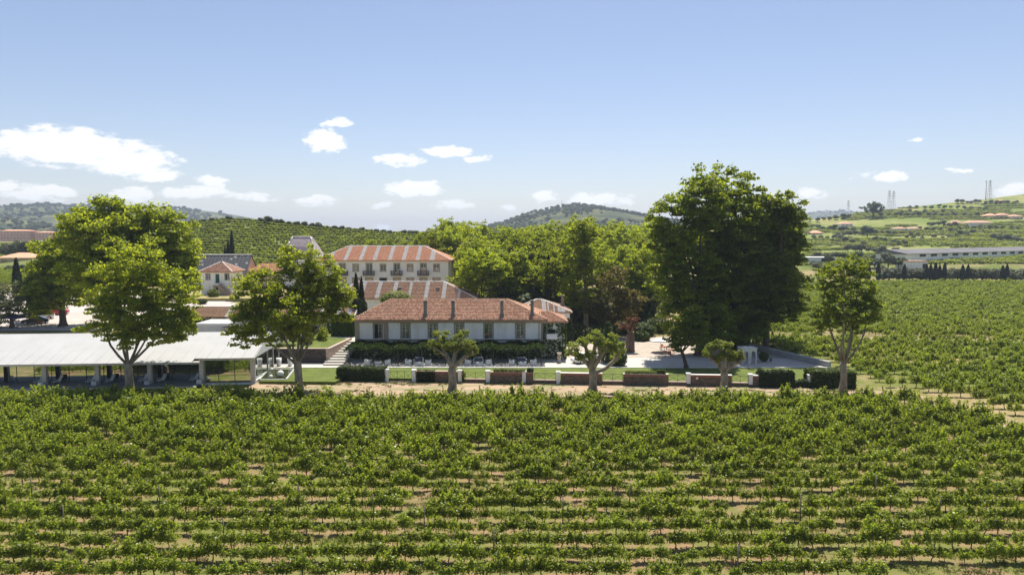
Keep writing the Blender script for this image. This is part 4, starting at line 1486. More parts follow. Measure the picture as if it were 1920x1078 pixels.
M['dark_slate'] = slate_mat()
FY = 166.0
fx0 = WX(377, FY, 8); fw = WX(434, FY, 8) - fx0; fz = WZ(553, FY)
ground_pad = slab('cottage_yard', [(fx0 - 10, FY - 9), (fx0 + 22, FY - 9), (fx0 + 22, FY + 30), (fx0 - 10, FY + 30)], fz, 1.2, M['hay'], 'dry grass yard around the white cottage', 'yard')
f_ = empty('cottage', (fx0, FY, fz), 0, 'small square white cottage with tiled pyramid roof and outside stair', 'cottage')
fe = WZ(510, FY) - fz; fr = WZ(491, FY + 3.5) - fz - fe
def fxp(q): return WX(340 + q / 7.7, FY, fz + 4) - fx0
wl_, wr_, dr_ = fxp(385), fxp(660), fxp(520)
mb = MB()
wall_open(mb, 0, fw, 0, .4, 2.6, fe, [(wl_ - .45, wl_ + .45, 3.7, 5.1), (dr_ - .5, dr_ + .5, 2.9, 5.1), (wr_ - .45, wr_ + .45, 3.7, 5.1)])
wall_open(mb, 0, fw, 0, .4, -.3, 2.6, [(dr_ - .5, dr_ + .5, 0, 1.9)])
mb.box(0, .4, .4, 7, -.3, fe); mb.box(fw - .4, fw, .4, 7, -.3, fe); mb.box(.4, fw - .4, 6.6, 7, -.3, fe)
mb.build('wall', M['white_wall'], f_)
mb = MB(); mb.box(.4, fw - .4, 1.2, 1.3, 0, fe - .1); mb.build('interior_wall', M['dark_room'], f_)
window_part(f_, wl_, 0, 3.7, .9, 1.4, M['granite_dark'], frame=.14)
window_part(f_, wr_, 0, 3.7, .9, 1.4, M['granite_dark'], frame=.14, open_leaf=True)
for z0_, h_, nm in ((2.9, 2.2, 'door'), (0, 1.9, 'door')):
    mb = MB(); mb.box(dr_ - .5, dr_ + .5, .2, .26, z0_, z0_ + h_); dd = mb.build(nm, M['green_door'], f_)
    mb = MB(); mb.box(dr_ + .32, dr_ + .4, .15, .2, z0_ + 1, z0_ + 1.06); mb.build('handle', M['iron'], dd)
hip_roof(f_, -.5, fw + .5, -.5, 7.5, fe, fr, fw / 2 + .4, fw / 2 + .4, M['tile'], tw=.26, tl=.45, ridge_m=M['tile_white'])
mb = MB(); mb.lathe([(.16, 0), (.2, .2), (.08, .4), (.14, .55), (.02, .9)], (fw / 2, 3.5, fe + fr)); mb.build('finial', M['granite'], f_)
st = MB(); st.box(dr_ - .9, dr_ + .7, -1.4, -.003, 2.55, 2.85); st.box(dr_ - .9, dr_ - .6, -1.4, -.003, -.2, 2.55)
sp_ = st.build('landing', M['white_wall'], f_)
for k in range(12):
    s = MB(); x = dr_ + .7 + k * .24; s.box(x, x + .27, -1.3, -.003, -.2, 2.62 - k * .21); s.build('step', M['stone_pale'], f_)
rl = MB(); rl.tube([(dr_ + .7, -1.35, 3.75), (dr_ + 3.6, -1.35, 1.2)], .035, 5)
for k in range(10):
    x = dr_ + .7 + k * .3; rl.tube([(x, -1.35, 2.6 - k * .255), (x, -1.35, 3.72 - k * .262)], .02, 4)
rl.build('handrail', M['iron'], f_)

SY = 181.0
sx0, sx1 = WX(340, SY, 10), WX(450, SY, 10)
s_ = empty('slate_shed', (sx0, SY, fz), 0, 'long shed with a dark slate roof spotted with pale lichen behind the cottage', 'shed')
sw = sx1 - sx0; se = WZ(538, SY) - fz; srz = WZ(478, SY + 8) - fz
mb = MB(); mb.box(0, sw, .2, 15.8, -.4, se); mb.prism([(0, 0), (0, 0.01), (.01, .01)], 1, 1.1)
mb.add([(sw - .3, .2, se), (sw - .3, 15.8, se), (sw - .3, 8, srz - .1), (sw, .2, se), (sw, 15.8, se), (sw, 8, srz - .1)], [(0, 2, 1), (3, 4, 5), (0, 3, 5, 2), (1, 2, 5, 4)])
mb.build('wall', M['cream_wall'], s_)
mb = MB()
mb.add([(0, 0, se), (sw + .25, 0, se), (sw + .25, 8, srz), (0, 8, srz), (0, 0, se - .15), (sw + .25, 0, se - .15), (sw + .25, 8, srz - .15), (0, 8, srz - .15), (sw + .25, 16, se), (0, 16, se)],
       [(0, 1, 2, 3), (4, 7, 6, 5), (0, 4, 5, 1), (1, 5, 6, 2), (3, 2, 8, 9), (0, 3, 7, 4)])
sr_ = mb.build('roof', M['dark_slate'], s_)
for k in range(int(sw / .95)):
    x = .5 + k * .95; mb = MB(); mb.tube([(x, .02, se + .05), (x, 8, srz + .05)], .05, 4); mb.build('batten', M['dark_metal'], sr_)
mb = MB(); mb.tube([(0, 8, srz + .05), (sw + .25, 8, srz + .05)], .16, 6); mb.build('ridge_cap', M['tile_white'], sr_)
mb = MB(); mb.tube([(0, 4, lerp(se, srz, .5) + .06), (sw + .25, 4, lerp(se, srz, .5) + .06)], .05, 5); mb.build('gutter', M['grey_paint'], sr_)
# terracotta-roofed outbuilding to its right, mostly hidden
ox = WX(468, SY + 6, 10)
o_ = empty('outbuilding', (ox, SY + 6, fz), 0, 'cream outbuilding with a terracotta roof beside the slate shed', 'building')
oz = WZ(509, SY + 6) - fz
mb = MB(); mb.box(0, 9, 0, 7, -.4, oz); mb.build('wall', M['cream_wall'], o_)
hip_roof(o_, -.3, 9.3, -.3, 7.3, oz, 1.9, 2.5, 2.5, M['tile_orange'], tw=.3, tl=.5)
window_part(o_, 2.5, 0, oz - 2.6, 1, 1.4, M['granite'])

# ------------------------------------------------------------------ low range between pavilion and house
GY = 116.5
gx0, gx1 = WX(352, GY, 5), WX(664, GY, 5)
g_ = empty('garden_range', (gx0, GY, 2.62), 0, 'long low garden building with brown tiles, white roof bands and ivy-clad front', 'building')
gw = gx1 - gx0; ge = WZ(595, GY) - 2.62; gr = WZ(576, GY + 3) - 2.62 - ge
mb = MB(); mb.box(.2, gw - .2, .3, 5.8, -.3, ge); mb.build('wall', M['white_wall'], g_)
gb = [WX(p, GY + 1, 6) - gx0 for p in (428, 486, 545, 600, 632, 655)]
hip_roof(g_, 0, gw, 0, 6.2, ge, gr, .01, .01, M['tile_brown'], tw=.24, tl=.4, band=lambda u: any(abs(u - b) < .4 for b in gb), bandm=M['tile_white'], ridge_m=M['tile_white'])
r = np.random.default_rng(8)
P, Nn = box_leaves(0, gw, .0, .35, -.2, ge - .1, 5200, r, .08)
meshobj('ivy', leaf_mesh('ivy', P, Nn, .17, M['leaf_ivy'], r), g_)
for p in (400, 470, 530, 580):
    window_part(g_, WX(p, GY, 4) - gx0, .25, .9, .9, 1.2, M['granite'])
# ivy-clad block beside the head of the steps
iv0, iv1 = WX(617, 111, 4), WX(661, 111, 4)
b_ = empty('ivy_wall', (iv0, 112.5, 2.62), 0, 'tall garden wall thickly clad in green ivy at the head of the steps', 'wall')
mb = MB(); mb.box(.1, iv1 - iv0 - .1, .1, 1.2, -.3, 3.1); mb.build('masonry', M['rubble_dark'], b_)
P, Nn = box_leaves(0, iv1 - iv0, 0, 1.3, -.1, 3.25, 4200, r, .09)
meshobj('ivy', leaf_mesh('ivy', P, Nn, .16, M['leaf_ivy'], r), b_)

# small striped-roof pavilion house right of the long house
KY = 118.0
kx0, kx1 = WX(968, KY, 6), WX(1073, KY, 6)
k_ = empty('striped_house', (kx0, KY, GZ), 0, 'small white house with hip roof streaked white and a slim chimney', 'house')
kw = kx1 - kx0; ke = WZ(586, KY) - GZ; kr = WZ(562, KY + 4) - GZ - ke
mb = MB(); mb.box(.4, kw - .4, .4, 7.6, -.5, ke); mb.build('wall', M['white_wall'], k_)
hip_roof(k_, 0, kw, 0, 8, ke, kr, 3.6, 5.2, M['tile_brown'], tw=.25, tl=.42, band=lambda u: abs(u - kw * .50) < .4 or abs(u - kw * .58) < .12 or abs(u - kw * .8) < .6 or abs(u - kw * .69) < .1 or abs(u - kw * .2) < .4, bandm=M['tile_white'], ridge_m=M['tile_white'])
chimney(k_, WX(1055, KY + 4.5, 8) - kx0, 5.2, ke + .6, ke + 2.6, .5, M['granite_dark'])
chimney(k_, WX(978, KY + 2, 8) - kx0, 2.0, ke + .4, ke + 1.5, .6, M['manor_wall'], cap=False)
window_part(k_, kw * .8, .4, 2.2, .9, 1.3, M['granite'])

# ------------------------------------------------------------------ glass pavilion
pa = R(4.2)
PVX, PVY = WX(474, 88.2, 2), 88.2
p_ = empty('glass_pavilion', (PVX, PVY, 0), pa, 'long modern pavilion with white sheet roof, glass front and pale columns', 'pavilion')
LEN = 37.0; DEP = 12.5; FZ = .34; EV = 3.62
RUN = 7.6; RISE = 2.35
STEP = -6.4    # left of this the eave reaches out over a deck
mb = MB(); mb.box(-LEN, STEP, -2.5, 0, FZ - .10, FZ); mb.box(-LEN, .2, 0, DEP, FZ - .12, FZ - .002); mb.build('deck', M['deck'], p_)
mb = MB(); mb.box(-LEN, STEP + .02, -2.62, -2.5, FZ - .16, FZ + .01); mb.build('deck_edge', M['deck_edge'], p_)
mb = MB()
for k in range(10): mb.box(-LEN + 1 + k * 3.2, -LEN + 1.3 + k * 3.2, -2.2, -1.9, -.3, FZ - .1)
mb.build('footing', M['granite_dark'], p_)
mb = MB(); mb.box(-LEN, .3, -.02, .14, -.3, FZ - .12); mb.box(.1, .3, .14, DEP, -.3, FZ + .1); mb.build('plinth', M['white_paint'], p_)
# roof: folded sheet panels with raised seams, front slope up to the ridge and a back slope
roof = MB()
roof.prism([(-LEN, EV - .16), (.35, EV - .16), (.35, EV - .04), (-LEN, EV - .04)], -.45, DEP + .2)
roof.box(-LEN, STEP, -1.45, -.45, EV - .42, EV - .36)
rf = roof.build('roof', M['pale_column'], p_)
npan = 25; pw = (LEN + .35) / npan
for k in range(npan):
    xa = -LEN + k * pw; xb = xa + pw - .003
    y0_ = -1.55 if xb < STEP + .3 else -.55
    z0_ = EV - .02 + (y0_ + .55) * RISE / RUN
    pn = MB()
    zr_ = EV - .02 + RISE
    vs = [(xa, y0_, z0_), (xb, y0_, z0_), (xb, RUN - .55, zr_), (xa, RUN - .55, zr_), (xb, DEP + .4, EV), (xa, DEP + .4, EV)]
    pn.add(vs + [(v[0], v[1], v[2] - .06) for v in vs], [(0, 1, 2, 3), (3, 2, 4, 5), (6, 9, 8, 7), (9, 11, 10, 8), (0, 6, 7, 1), (1, 7, 8, 2), (2, 8, 10, 4), (0, 3, 9, 6), (3, 5, 11, 9), (4, 10, 11, 5)])
    pn.box(xb - .04, xb + .02, y0_ + .02, y0_ + .05, z0_ - .02, z0_ + .05)
    po = pn.build('roof_panel', M['white_metal'], rf)
    sm = MB(); sm.tube([(xb + .015, y0_, z0_ + .006), (xb + .015, RUN - .55, zr_ + .006)], .011, 5); sm.build('seam', M['white_metal'], po)
mb = MB()
mb.box(-LEN, STEP + .3, -1.65, -1.55, EV - .33 - .24, EV - .33 + .02); mb.box(STEP + .3, .42, -.66, -.55, EV - .3, EV - .02)
mb.build('fascia', M['pale_column'], rf)
# white gable on the right end
mb = MB(); mb.add([(.28, -.5, EV - .1), (.28, DEP + .35, EV - .1), (.28, RUN - .55, EV + RISE - .12), (.4, -.5, EV - .1), (.4, DEP + .35, EV - .1), (.4, RUN - .55, EV + RISE - .12)],
                  [(0, 2, 1), (3, 4, 5), (0, 1, 4, 3), (1, 2, 5, 4), (2, 0, 3, 5)]); mb.build('gable', M['white_paint'], p_)
# columns
bays = [-LEN + .3 + k * 6.5 for k in range(5)] + [STEP + .1]
bays = [STEP - .05 - 6.5 * k for k in range(5)]
for x in bays:
    mb = MB(); mb.box(x - .26, x + .26, -2.0 + 1.7, -1.55 + 1.7, FZ, EV - .17); mb.build('column', M['pale_column'], p_)
mb = MB(); mb.box(-.32, .28, -.02, .34, FZ - .1, EV - .17); mb.build('column', M['pale_column'], p_)
for yy in (6.2, 9.0, 12.1):
    mb = MB(); mb.box(.06, .24, yy - .12, yy + .12, FZ, EV - .17); mb.build('column', M['pale_column'], p_)
# panes with slim dark mullions
edges = []
xx = bays[-1]
allb = sorted(bays) + [-.3]
for a_, b__ in zip(allb[:-1], allb[1:]):
    n_ = 3
    for k in range(n_): edges.append((lerp(a_, b__, k / n_), lerp(a_, b__, (k + 1) / n_), a_ >= STEP - .2))
edges.insert(0, (-LEN, allb[0], False))
for (a_, b__, flush) in edges:
    yy = .12 if flush else 1.4
    mb = MB(); mb.box(a_ + .04, b__ - .04, yy, yy + .03, FZ + .02, EV - .18); mb.build('pane', M['glass_front'], p_)
    mb = MB(); mb.box(b__ - .035, b__ + .035, yy - .03, yy + .08, FZ, EV - .17); mb.build('mullion', M['dark_metal'], p_)
for k in range(4):
    y0_, y1_ = .4 + k * 3, .4 + (k + 1) * 3
    mb = MB(); mb.box(.12, .15, y0_ + .04, y1_ - .04, FZ + .12, EV - .18); mb.build('pane', M['glass_front'], p_)
mb = MB(); mb.box(-LEN, .1, DEP - .2, DEP, FZ, EV - .17); mb.box(-LEN, -.4, 3.2, 3.3, FZ, EV - .17); mb.build('inner_wall', M['grey_paint'], p_)
pmat = Matrix.Translation((PVX, PVY, 0)) @ Matrix.Rotation(pa, 4, 'Z')


def pv(x, y, z): return pmat @ Vector((x, y, z))


# service block behind the pavilion ridge
q0, q1 = WX(372, 102, 6), WX(434, 102, 6)
v_ = empty('service_block', (q0, 101.6, 0), 0, 'grey flat-roofed service block rising behind the pavilion roof', 'building')
zt_ = WZ(604, 103)
mb = MB(); mb.box(0, q1 - q0, 0, 5, -.3, zt_ - .35); mb.build('wall', M['grey_paint'], v_)
mb = MB(); mb.box(-.25, q1 - q0 + .25, -.3, 5.3, zt_ - .35, zt_); mb.build('roof', M['white_metal'], v_)
mb = MB(); mb.box(q1 - q0 - 1.1, q1 - q0 - .2, -.4, -.05, zt_ - 1.3, zt_ - .6); mb.lathe([(.3, 0), (.3, .03)], (q1 - q0 - .65, -.25, zt_ - .61)); mb.build('vent_unit', M['granite_dark'], v_)

# reclining chairs on the deck, cubes beside the columns
def recliner():
    e = empty('recliner', (0, 0, 0))
    mb = MB(); mb.cbox((0, -.15, .30), (.62, .75, .07), .015); mb.build('seat', M['rattan'], e)
    mb = MB(); mb.add([(-.31, .2, .3), (.31, .2, .3), (.31, .62, 1.0), (-.31, .62, 1.0), (-.31, .27, .27), (.31, .27, .27), (.31, .70, .97), (-.31, .70, .97)],
                      [(0, 1, 2, 3), (4, 7, 6, 5), (0, 4, 5, 1), (1, 5, 6, 2), (2, 6, 7, 3), (3, 7, 4, 0)]); mb.build('backrest', M['rattan'], e)
    for sx in (-.28, .28):
        for y0_, y1_ in ((-.48, -.52), (.2, .32)):
            mb = MB(); mb.tube([(sx, y0_, .28), (sx, y1_, 0)], .02, 5); mb.build('leg', M['white_paint'], e)
        mb = MB(); mb.box(sx - .03, sx + .03, -.4, .3, .5, .53); mb.build('armrest', M['white_paint'], e)
    return e


rec = recliner(); first = True
for i, x in enumerate(sorted(bays)[1:]):
    for s in (-1, 1):
        if i == 3 and s == 1: continue
        o = rec if first else copy_tree(rec); first = False
        o.location = pv(x + s * 1.15 - .1, .6, FZ); o.rotation_euler = (0, 0, pa + R(35) * (-1))
        tag(o, 'white reclining chair facing out of the glass pavilion beside a column', 'chair', 'reclining chairs in the glass pavilion')
for i, x in enumerate(sorted(bays)):
    mb = MB(); mb.cbox((0, 0, .25), (.62, .5, .5), .03)
    o = mb.build('side_cube', M['rattan'], None, loc=pv(x - .1, -.75, FZ), rot=(0, 0, pa))
    tag(o, 'white cube table at the foot of a pavilion column', 'table', 'white cube tables along the pavilion deck')

# ------------------------------------------------------------------ pond with white globes
px0, px1 = WX(486, 92, .4), WX(545, 92, .4)
pe = empty('pond', (0, 0, 0), 0, 'shallow rectangular pond with pale stone rim beside the pavilion', 'pond')
pp = [(WX(488, 88.9, .45), 88.9), (WX(535, 88.9, .45), 88.9), (WX(550, 95.6, .45), 95.6), (WX(505, 95.6, .45), 95.6)]
mb = MB(); mb.face([(x, y, GZ + .035) for x, y in pp]); mb.build('water', M['water'], pe)
for i in range(4):
    (xa, ya), (xb, yb) = pp[i], pp[(i + 1) % 4]
    dx, dy = xb - xa, yb - ya; l = math.hypot(dx, dy); nx, ny = dy / l * .22, -dx / l * .22
    mb = MB(); qd = [(xa, ya), (xb, yb), (xb + nx, yb + ny), (xa + nx, ya + ny)]
    mb.add([(x, y, GZ - .2) for x, y in qd] + [(x, y, GZ + .085) for x, y in qd], [(0, 3, 2, 1), (4, 5, 6, 7), (0, 1, 5, 4), (1, 2, 6, 5), (2, 3, 7, 6), (3, 0, 4, 7)])
    mb.build('rim', M['deck_edge'], pe)


def globe(r_): return [(max(.001, r_ * math.sin(t)), r_ - r_ * math.cos(t)) for t in np.linspace(0, math.pi, 15)]


mb = MB(); mb.lathe(globe(.43), n=22); tag(mb.build('garden_globe', M['plastic_white'], None, loc=(WX(526, 90.6, 1), 90.6, GZ + .03)), 'large white globe lamp standing in the pond', 'globe')
mb = MB(); mb.lathe(globe(.25), n=20); tag(mb.build('garden_globe', M['plastic_white'], None, loc=(WX(508, 89.5, .7), 89.5, GZ + .03)), 'small white globe lamp at the edge of the pond', 'globe')
# tall planters against the wall
for i, p in enumerate((523, 544)):
    mb = MB(); mb.lathe([(.24, 0), (.3, .1), (.38, 1.15), (.34, 1.15), (.3, .9)], n=16)
    tag(mb.build('planter', M['white_paint'], None, loc=(WX(p, 98.3, 1), 98.3, GZ + .012)), 'tall tapered white planter before the dark retaining wall', 'planter', 'white planters before the retaining wall')
mb = MB(); mb.lathe([(.2, 0), (.22, .12), (.12, .2), (.11, .7), (.2, .85), (.17, 1.0), (.1, 1.1), (.14, 1.25), (.1, 1.42), (.02, 1.46)], n=12)
tag(mb.build('statue', M['granite_dark'], None, loc=(WX(514, 98.9, 1), 98.9, GZ + .012)), 'small dark stone figure beside the white planters', 'statue')

# ------------------------------------------------------------------ retaining wall and garden steps
rw = empty('retaining_wall', (-31.2, 100.6, GZ), 0, 'dark schist retaining wall below the raised garden', 'wall')
x_end = WX(609, 100, 1.5) + 31.2
mb = MB(); mb.box(-22, x_end, 0, .6, -.5, 2.1); mb.build('masonry', M['rubble_dark'], rw)
mb = MB(); mb.box(-22, x_end + .04, -.05, .66, 2.1, 2.2); mb.build('coping', M['stone_pale'], rw)
xs = -31.2 + x_end
bx_ = MB(); bx_.add([(xs, 100.62, -.05), (xs + .5, 100.62, -.05), (xs + 2.0, 108.6, -.05), (xs + 1.5, 108.6, -.05), (xs, 100.62, 2.62), (xs + .5, 100.62, 2.62), (xs + 2.0, 108.6, 3.0), (xs + 1.5, 108.6, 3.0)],
                    [(0, 3, 2, 1), (4, 5, 6, 7), (0, 1, 5, 4), (1, 2, 6, 5), (2, 3, 7, 6), (3, 0, 4, 7)])
sw_ = bx_.build('stair_wall', M['stone_pale']); tag(sw_, 'pale sloping side wall of the garden steps', 'wall')
ss = empty('garden_steps', (0, 0, GZ), 0, 'broad pale stone steps climbing beside the long house', 'steps')
NS = 10
for k in range(NS):
    t0 = k / NS
    ya, yb = 98.6 + 9.6 * t0, 98.6 + 9.6 * (k + 1) / NS + .12
    xa = lerp(xs + .1, xs + 2.0, max(0, (ya - 100.6) / 8)); xb = -24.6
    z1_ = (2.64 - GZ) * (k + 1) / NS
    mb = MB(); mb.box(xa, xb, ya, yb, -.3 if k == 0 else z1_ - .5, z1_ - .05); mb.box(xa - .02, xb, ya - .05, yb, z1_ - .05, z1_)
    mb.build('step', M['paving'], ss)
# grassy bank beside the steps
mb = MB(); mb.add([(xs - 5, 101.1, 2.5), (xs - .02, 101.1, 2.5), (xs + 1.45, 108, 2.9), (xs - 5, 108, 3.3), (xs - 5, 101.1, 2.66), (xs - .02, 101.1, 2.66), (xs + 1.45, 108, 3.0), (xs - 5, 108, 3.6)], [(4, 5, 6, 7), (0, 1, 5, 4), (1, 2, 6, 5), (2, 3, 7, 6), (3, 0, 4, 7)])
tag(mb.build('grass_bank', M['lawn']), 'sloping grassy bank beside the garden steps', 'bank', None, 'structure')

# ------------------------------------------------------------------ garden wall along the track
gwl = empty('garden_wall', (0, 0, 0), 0, 'front garden wall of dark stone and brick with white posts and iron railings', 'wall')
ang = math.atan2(WALL_B[1] - WALL_A[1], WALL_B[0] - WALL_A[0])


def wseg(px): # picture column -> distance along the wall
    x = (px - 960) / FPX * 88
    for _ in range(4): x = WX(px, wall_y(x), .8)
    return x


def wbox(mb, xa, xb, d0, d1, z0, z1):
    ca, sa = math.cos(ang), math.sin(ang)
    ya, yb = wall_y(xa), wall_y(xb)
    nx, ny = -sa, ca
    q = [(xa + nx * d0, ya + ny * d0), (xb + nx * d0, yb + ny * d0), (xb + nx * d1, yb + ny * d1), (xa + nx * d1, ya + ny * d1)]
    mb.add([(x, y, z0) for x, y in q] + [(x, y, z1) for x, y in q], [(0, 3, 2, 1), (4, 5, 6, 7), (0, 1, 5, 4), (1, 2, 6, 5), (2, 3, 7, 6), (3, 0, 4, 7)])


WT = 1.52
for a_, b__ in ((780, 858), (919, 1000), (1051, 1129), (1169, 1253), (1294, 1372), (1411, 1424)):
    xa, xb = wseg(a_), wseg(b__)
    mb = MB(); wbox(mb, xa, xb, 0, .42, -.3, WT - .34); mb.build('masonry', M['rubble'], gwl)
    n_ = max(1, int((xb - xa) / .5))
    for row in range(2):
        for k in range(n_):
            o = .25 * row * (xb - xa) / n_
            ua, ub = xa + (xb - xa) * k / n_ + (o if k else 0), xa + (xb - xa) * (k + 1) / n_ + (o if k < n_ - 1 else 0)
            mb = MB(); wbox(mb, ua + .012, ub - .012, -.02, .44, WT - .34 + row * .145, WT - .205 + row * .145); mb.build('brick', M['brick'], gwl)
    mb = MB(); wbox(mb, xa - .03, xb + .03, -.05, .47, WT - .05, WT + .03); mb.build('coping', M['stone_pale'] if a_ < 1040 else M['tile_white'], gwl)
for a_, b__ in ((730, 772), (872, 911), (1002, 1042), (1130, 1168), (1254, 1289), (1373, 1404)):
    xa, xb = wseg(a_), wseg(b__)
    if a_ > 800:
        mb = MB(); wbox(mb, xa - .05, xb + .05, .02, .4, -.3, GZ + .05); mb.build('masonry', M['rubble'], gwl)
        mb = MB(); wbox(mb, xa, xb, -.02, .44, GZ + .05, GZ + .12); mb.build('coping', M['stone_pale'], gwl)
        zr0 = GZ + .14
    else:
        mb = MB(); wbox(mb, xa, xb, .1, .34, -.3, .1); mb.build('coping', M['stone_pale'], gwl); zr0 = .12
    rl = MB(); ym_ = .2
    ca, sa = math.cos(ang), math.sin(ang)
    def wp_(x, z): return (x - sa * ym_, wall_y(x) + ca * ym_, z)
    z1_ = 1.42
    rl.tube([wp_(xa, z1_), wp_(xb, z1_)], .022, 5); rl.tube([wp_(xa, zr0 + .08), wp_(xb, zr0 + .08)], .022, 5)
    nn = 2 if a_ > 800 else 3
    for k in range(nn + 1):
        x = lerp(xa + .04, xb - .04, k / nn); rl.tube([wp_(x, zr0 - .06), wp_(x, z1_ + .05)], .026, 5)
    for k in range(nn):
        x0_, x1_ = lerp(xa, xb, k / nn), lerp(xa, xb, (k + 1) / nn)
        rl.tube([wp_(x0_, zr0 + .08), wp_(x1_, z1_)], .016, 4); rl.tube([wp_(x0_, z1_), wp_(x1_, zr0 + .08)], .016, 4)
    rl.build('railing', M['iron'], gwl)
for p in (724.5, 775.7, 862, 914.5, 982.5, 1046.6, 1291, 1407.5, 1519):
    x = wseg(p)
    mb = MB(); wbox(mb, x - .24, x + .24, -.08, .5, -.3 if p < 1200 else .35, WT + .1); po = mb.build('post', M['white_paint'], gwl)
    mb = MB(); wbox(mb, x - .29, x + .29, -.13, .55, WT + .1, WT + .18); mb.build('post_cap', M['white_paint'], po)
mb = MB(); x = wseg(1307); wbox(mb, x - .14, x + .14, -.02, .0, .95, 1.2); mb.build('plaque', M['white_paint'], gwl)


def hedge(x0, x1, dy0, dy1, z0, z1, n, label, leafs=.13, m='leaf_hedge', seed=1, rot=None, cat='hedge', yfun=None):
    r = np.random.default_rng(seed)
    xc = (x0 + x1) / 2; yc = (yfun or wall_y)(xc)
    e = empty('hedge', (xc, yc, z0), ang if rot is None else rot, label, cat)
    w = (x1 - x0)
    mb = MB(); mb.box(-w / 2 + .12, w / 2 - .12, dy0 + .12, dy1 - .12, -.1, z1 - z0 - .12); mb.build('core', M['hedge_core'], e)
    P, Nn = box_leaves(-w / 2, w / 2, dy0, dy1, 0, z1 - z0, n, r, .07)
    meshobj('foliage', leaf_mesh('foliage', P, Nn, leafs, M[m], r, .7), e)
    return e


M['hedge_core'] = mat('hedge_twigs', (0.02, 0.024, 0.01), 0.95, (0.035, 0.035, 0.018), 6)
hedge(wseg(632), wseg(722), -.1, 1.5, 0, 1.75, 5200, 'clipped dark green hedge ending at a white post by the lawn', seed=1)
hedge(wseg(1424), wseg(1488), -.2, 1.2, 0, 2.0, 4200, 'tall dark clipped hedge next to the last white gate post', seed=2, m='leaf_cyp')
hedge(wseg(1488.5), wseg(1519.5), -.1, 1.0, 0, .75, 1500, 'low stretch of dark hedge under the railing gap', seed=3, m='leaf_cyp')
hedge(wseg(1520), wseg(1603), -.2, 2.4, 0, 2.1, 6500, 'tall clipped hedge at the corner of the garden by the dirt track', seed=4, m='leaf_hedge')
# creeper and flowers on the wall
for (a_, b__, lab, mm, nn_, sd) in ((782, 815, 'dark creeper hanging over the wall beside the white post', 'leaf_hedge', 1300, 11), (925, 985, 'pale flowering plants along the top of the stone wall', 'leaf_pale', 900, 12),
                                   (1172, 1232, 'row of pale green succulents along the wall top', 'leaf_pale', 900, 13), (1232, 1248, 'small round green bush on the wall top', 'leaf_bush', 500, 14), (988, 1000, 'tuft of dark green shrub at the end of the stone wall', 'leaf_bush', 400, 15)):
    r = np.random.default_rng(sd); xa, xb = wseg(a_), wseg(b__); xc = (xa + xb) / 2
    tall = a_ == 782
    e = empty('wall_plant', (xc, wall_y(xc), (0 if tall else WT + .03)), ang, lab, 'plant')
    w = xb - xa
    P = np.stack([r.uniform(-w / 2, w / 2, nn_), r.uniform(-.12, .4, nn_), (r.random(nn_) * (WT + .2) if tall else r.random(nn_) * (.35 if 'row' in lab or 'flower' in lab else .55))], 1)
    if tall: P[:, 1] = np.where(P[:, 2] > WT - .05, P[:, 1], -.1 - .1 * r.random(nn_))
    meshobj('foliage', leaf_mesh('foliage', P, r.normal(size=(nn_, 3)) * .6 + np.array([0, -.2, .6]), .10, M[mm], r), e)
    mb = MB()
    for q in range(6):
        x = r.uniform(-w / 2 + .1, w / 2 - .1); mb.tube([(x, .1, -.02), (x + .03, .1, .2)], .012, 4)
    mb.build('stem', M['bark'], e)

# ------------------------------------------------------------------ terrace furniture
def armchair():
    e = empty('armchair', (0, 0, 0))
    mb = MB(); mb.cbox((0, 0, .2), (.84, .84, .40), .03); mb.build('base', M['rattan'], e)
    for s in (-1, 1):
        mb = MB(); mb.cbox((s * .36, .0, .53), (.12, .84, .26), .02); mb.build('armrest', M['rattan'], e)
    mb = MB(); mb.cbox((0, .36, .60), (.60, .12, .40), .02); mb.build('backrest', M['rattan'], e)
    mb = MB(); mb.cbox((0, -.06, .46), (.58, .70, .12), .03); mb.build('cushion', M['white_cloth'], e)
    return e


def sofa():
    e = empty('sofa', (0, 0, 0))
    mb = MB(); mb.cbox((0, 0, .16), (1.45, .8, .32), .03); mb.build('base', M['rattan'], e)
    for s in (-1, 1):
        mb = MB(); mb.cbox((s * .67, 0, .52), (.12, .8, .42), .02); mb.build('armrest', M['rattan'], e)
    mb = MB(); mb.cbox((0, .34, .62), (1.22, .12, .6), .02); mb.build('backrest', M['rattan'], e)
    mb = MB(); mb.cbox((0, -.05, .38), (1.2, .66, .12), .03); mb.build('seat_cushion', M['cushion'], e)
    for s in (-1, 1):
        mb = MB(); mb.cbox((s * .3, .22, .65), (.56, .14, .38), .03); mb.build('back_cushion', M['cushion'], e)
    return e


def low_table():
    e = empty('coffee_table', (0, 0, 0))
    mb = MB(); mb.cbox((0, 0, .42), (1.12, .62, .06), .01); mb.build('tabletop', M['white_paint'], e)
    mb = MB(); mb.cbox((0, 0, .195), (1.0, .5, .39), .02); mb.build('base', M['rattan'], e)
    return e


ac, sf, lt = armchair(), sofa(), low_table()
used = set()


def put(proto, px, Y, z, rz, label, cat, group=None):
    o = proto if proto.name not in used and not proto.get('label') else copy_tree(proto)
    used.add(proto.name)
    o.location = (WX(px, Y, z), Y, z); o.rotation_euler = (0, 0, rz)
    if 'group' in o and group is None: del o['group']
    return tag(o, label, cat, group)


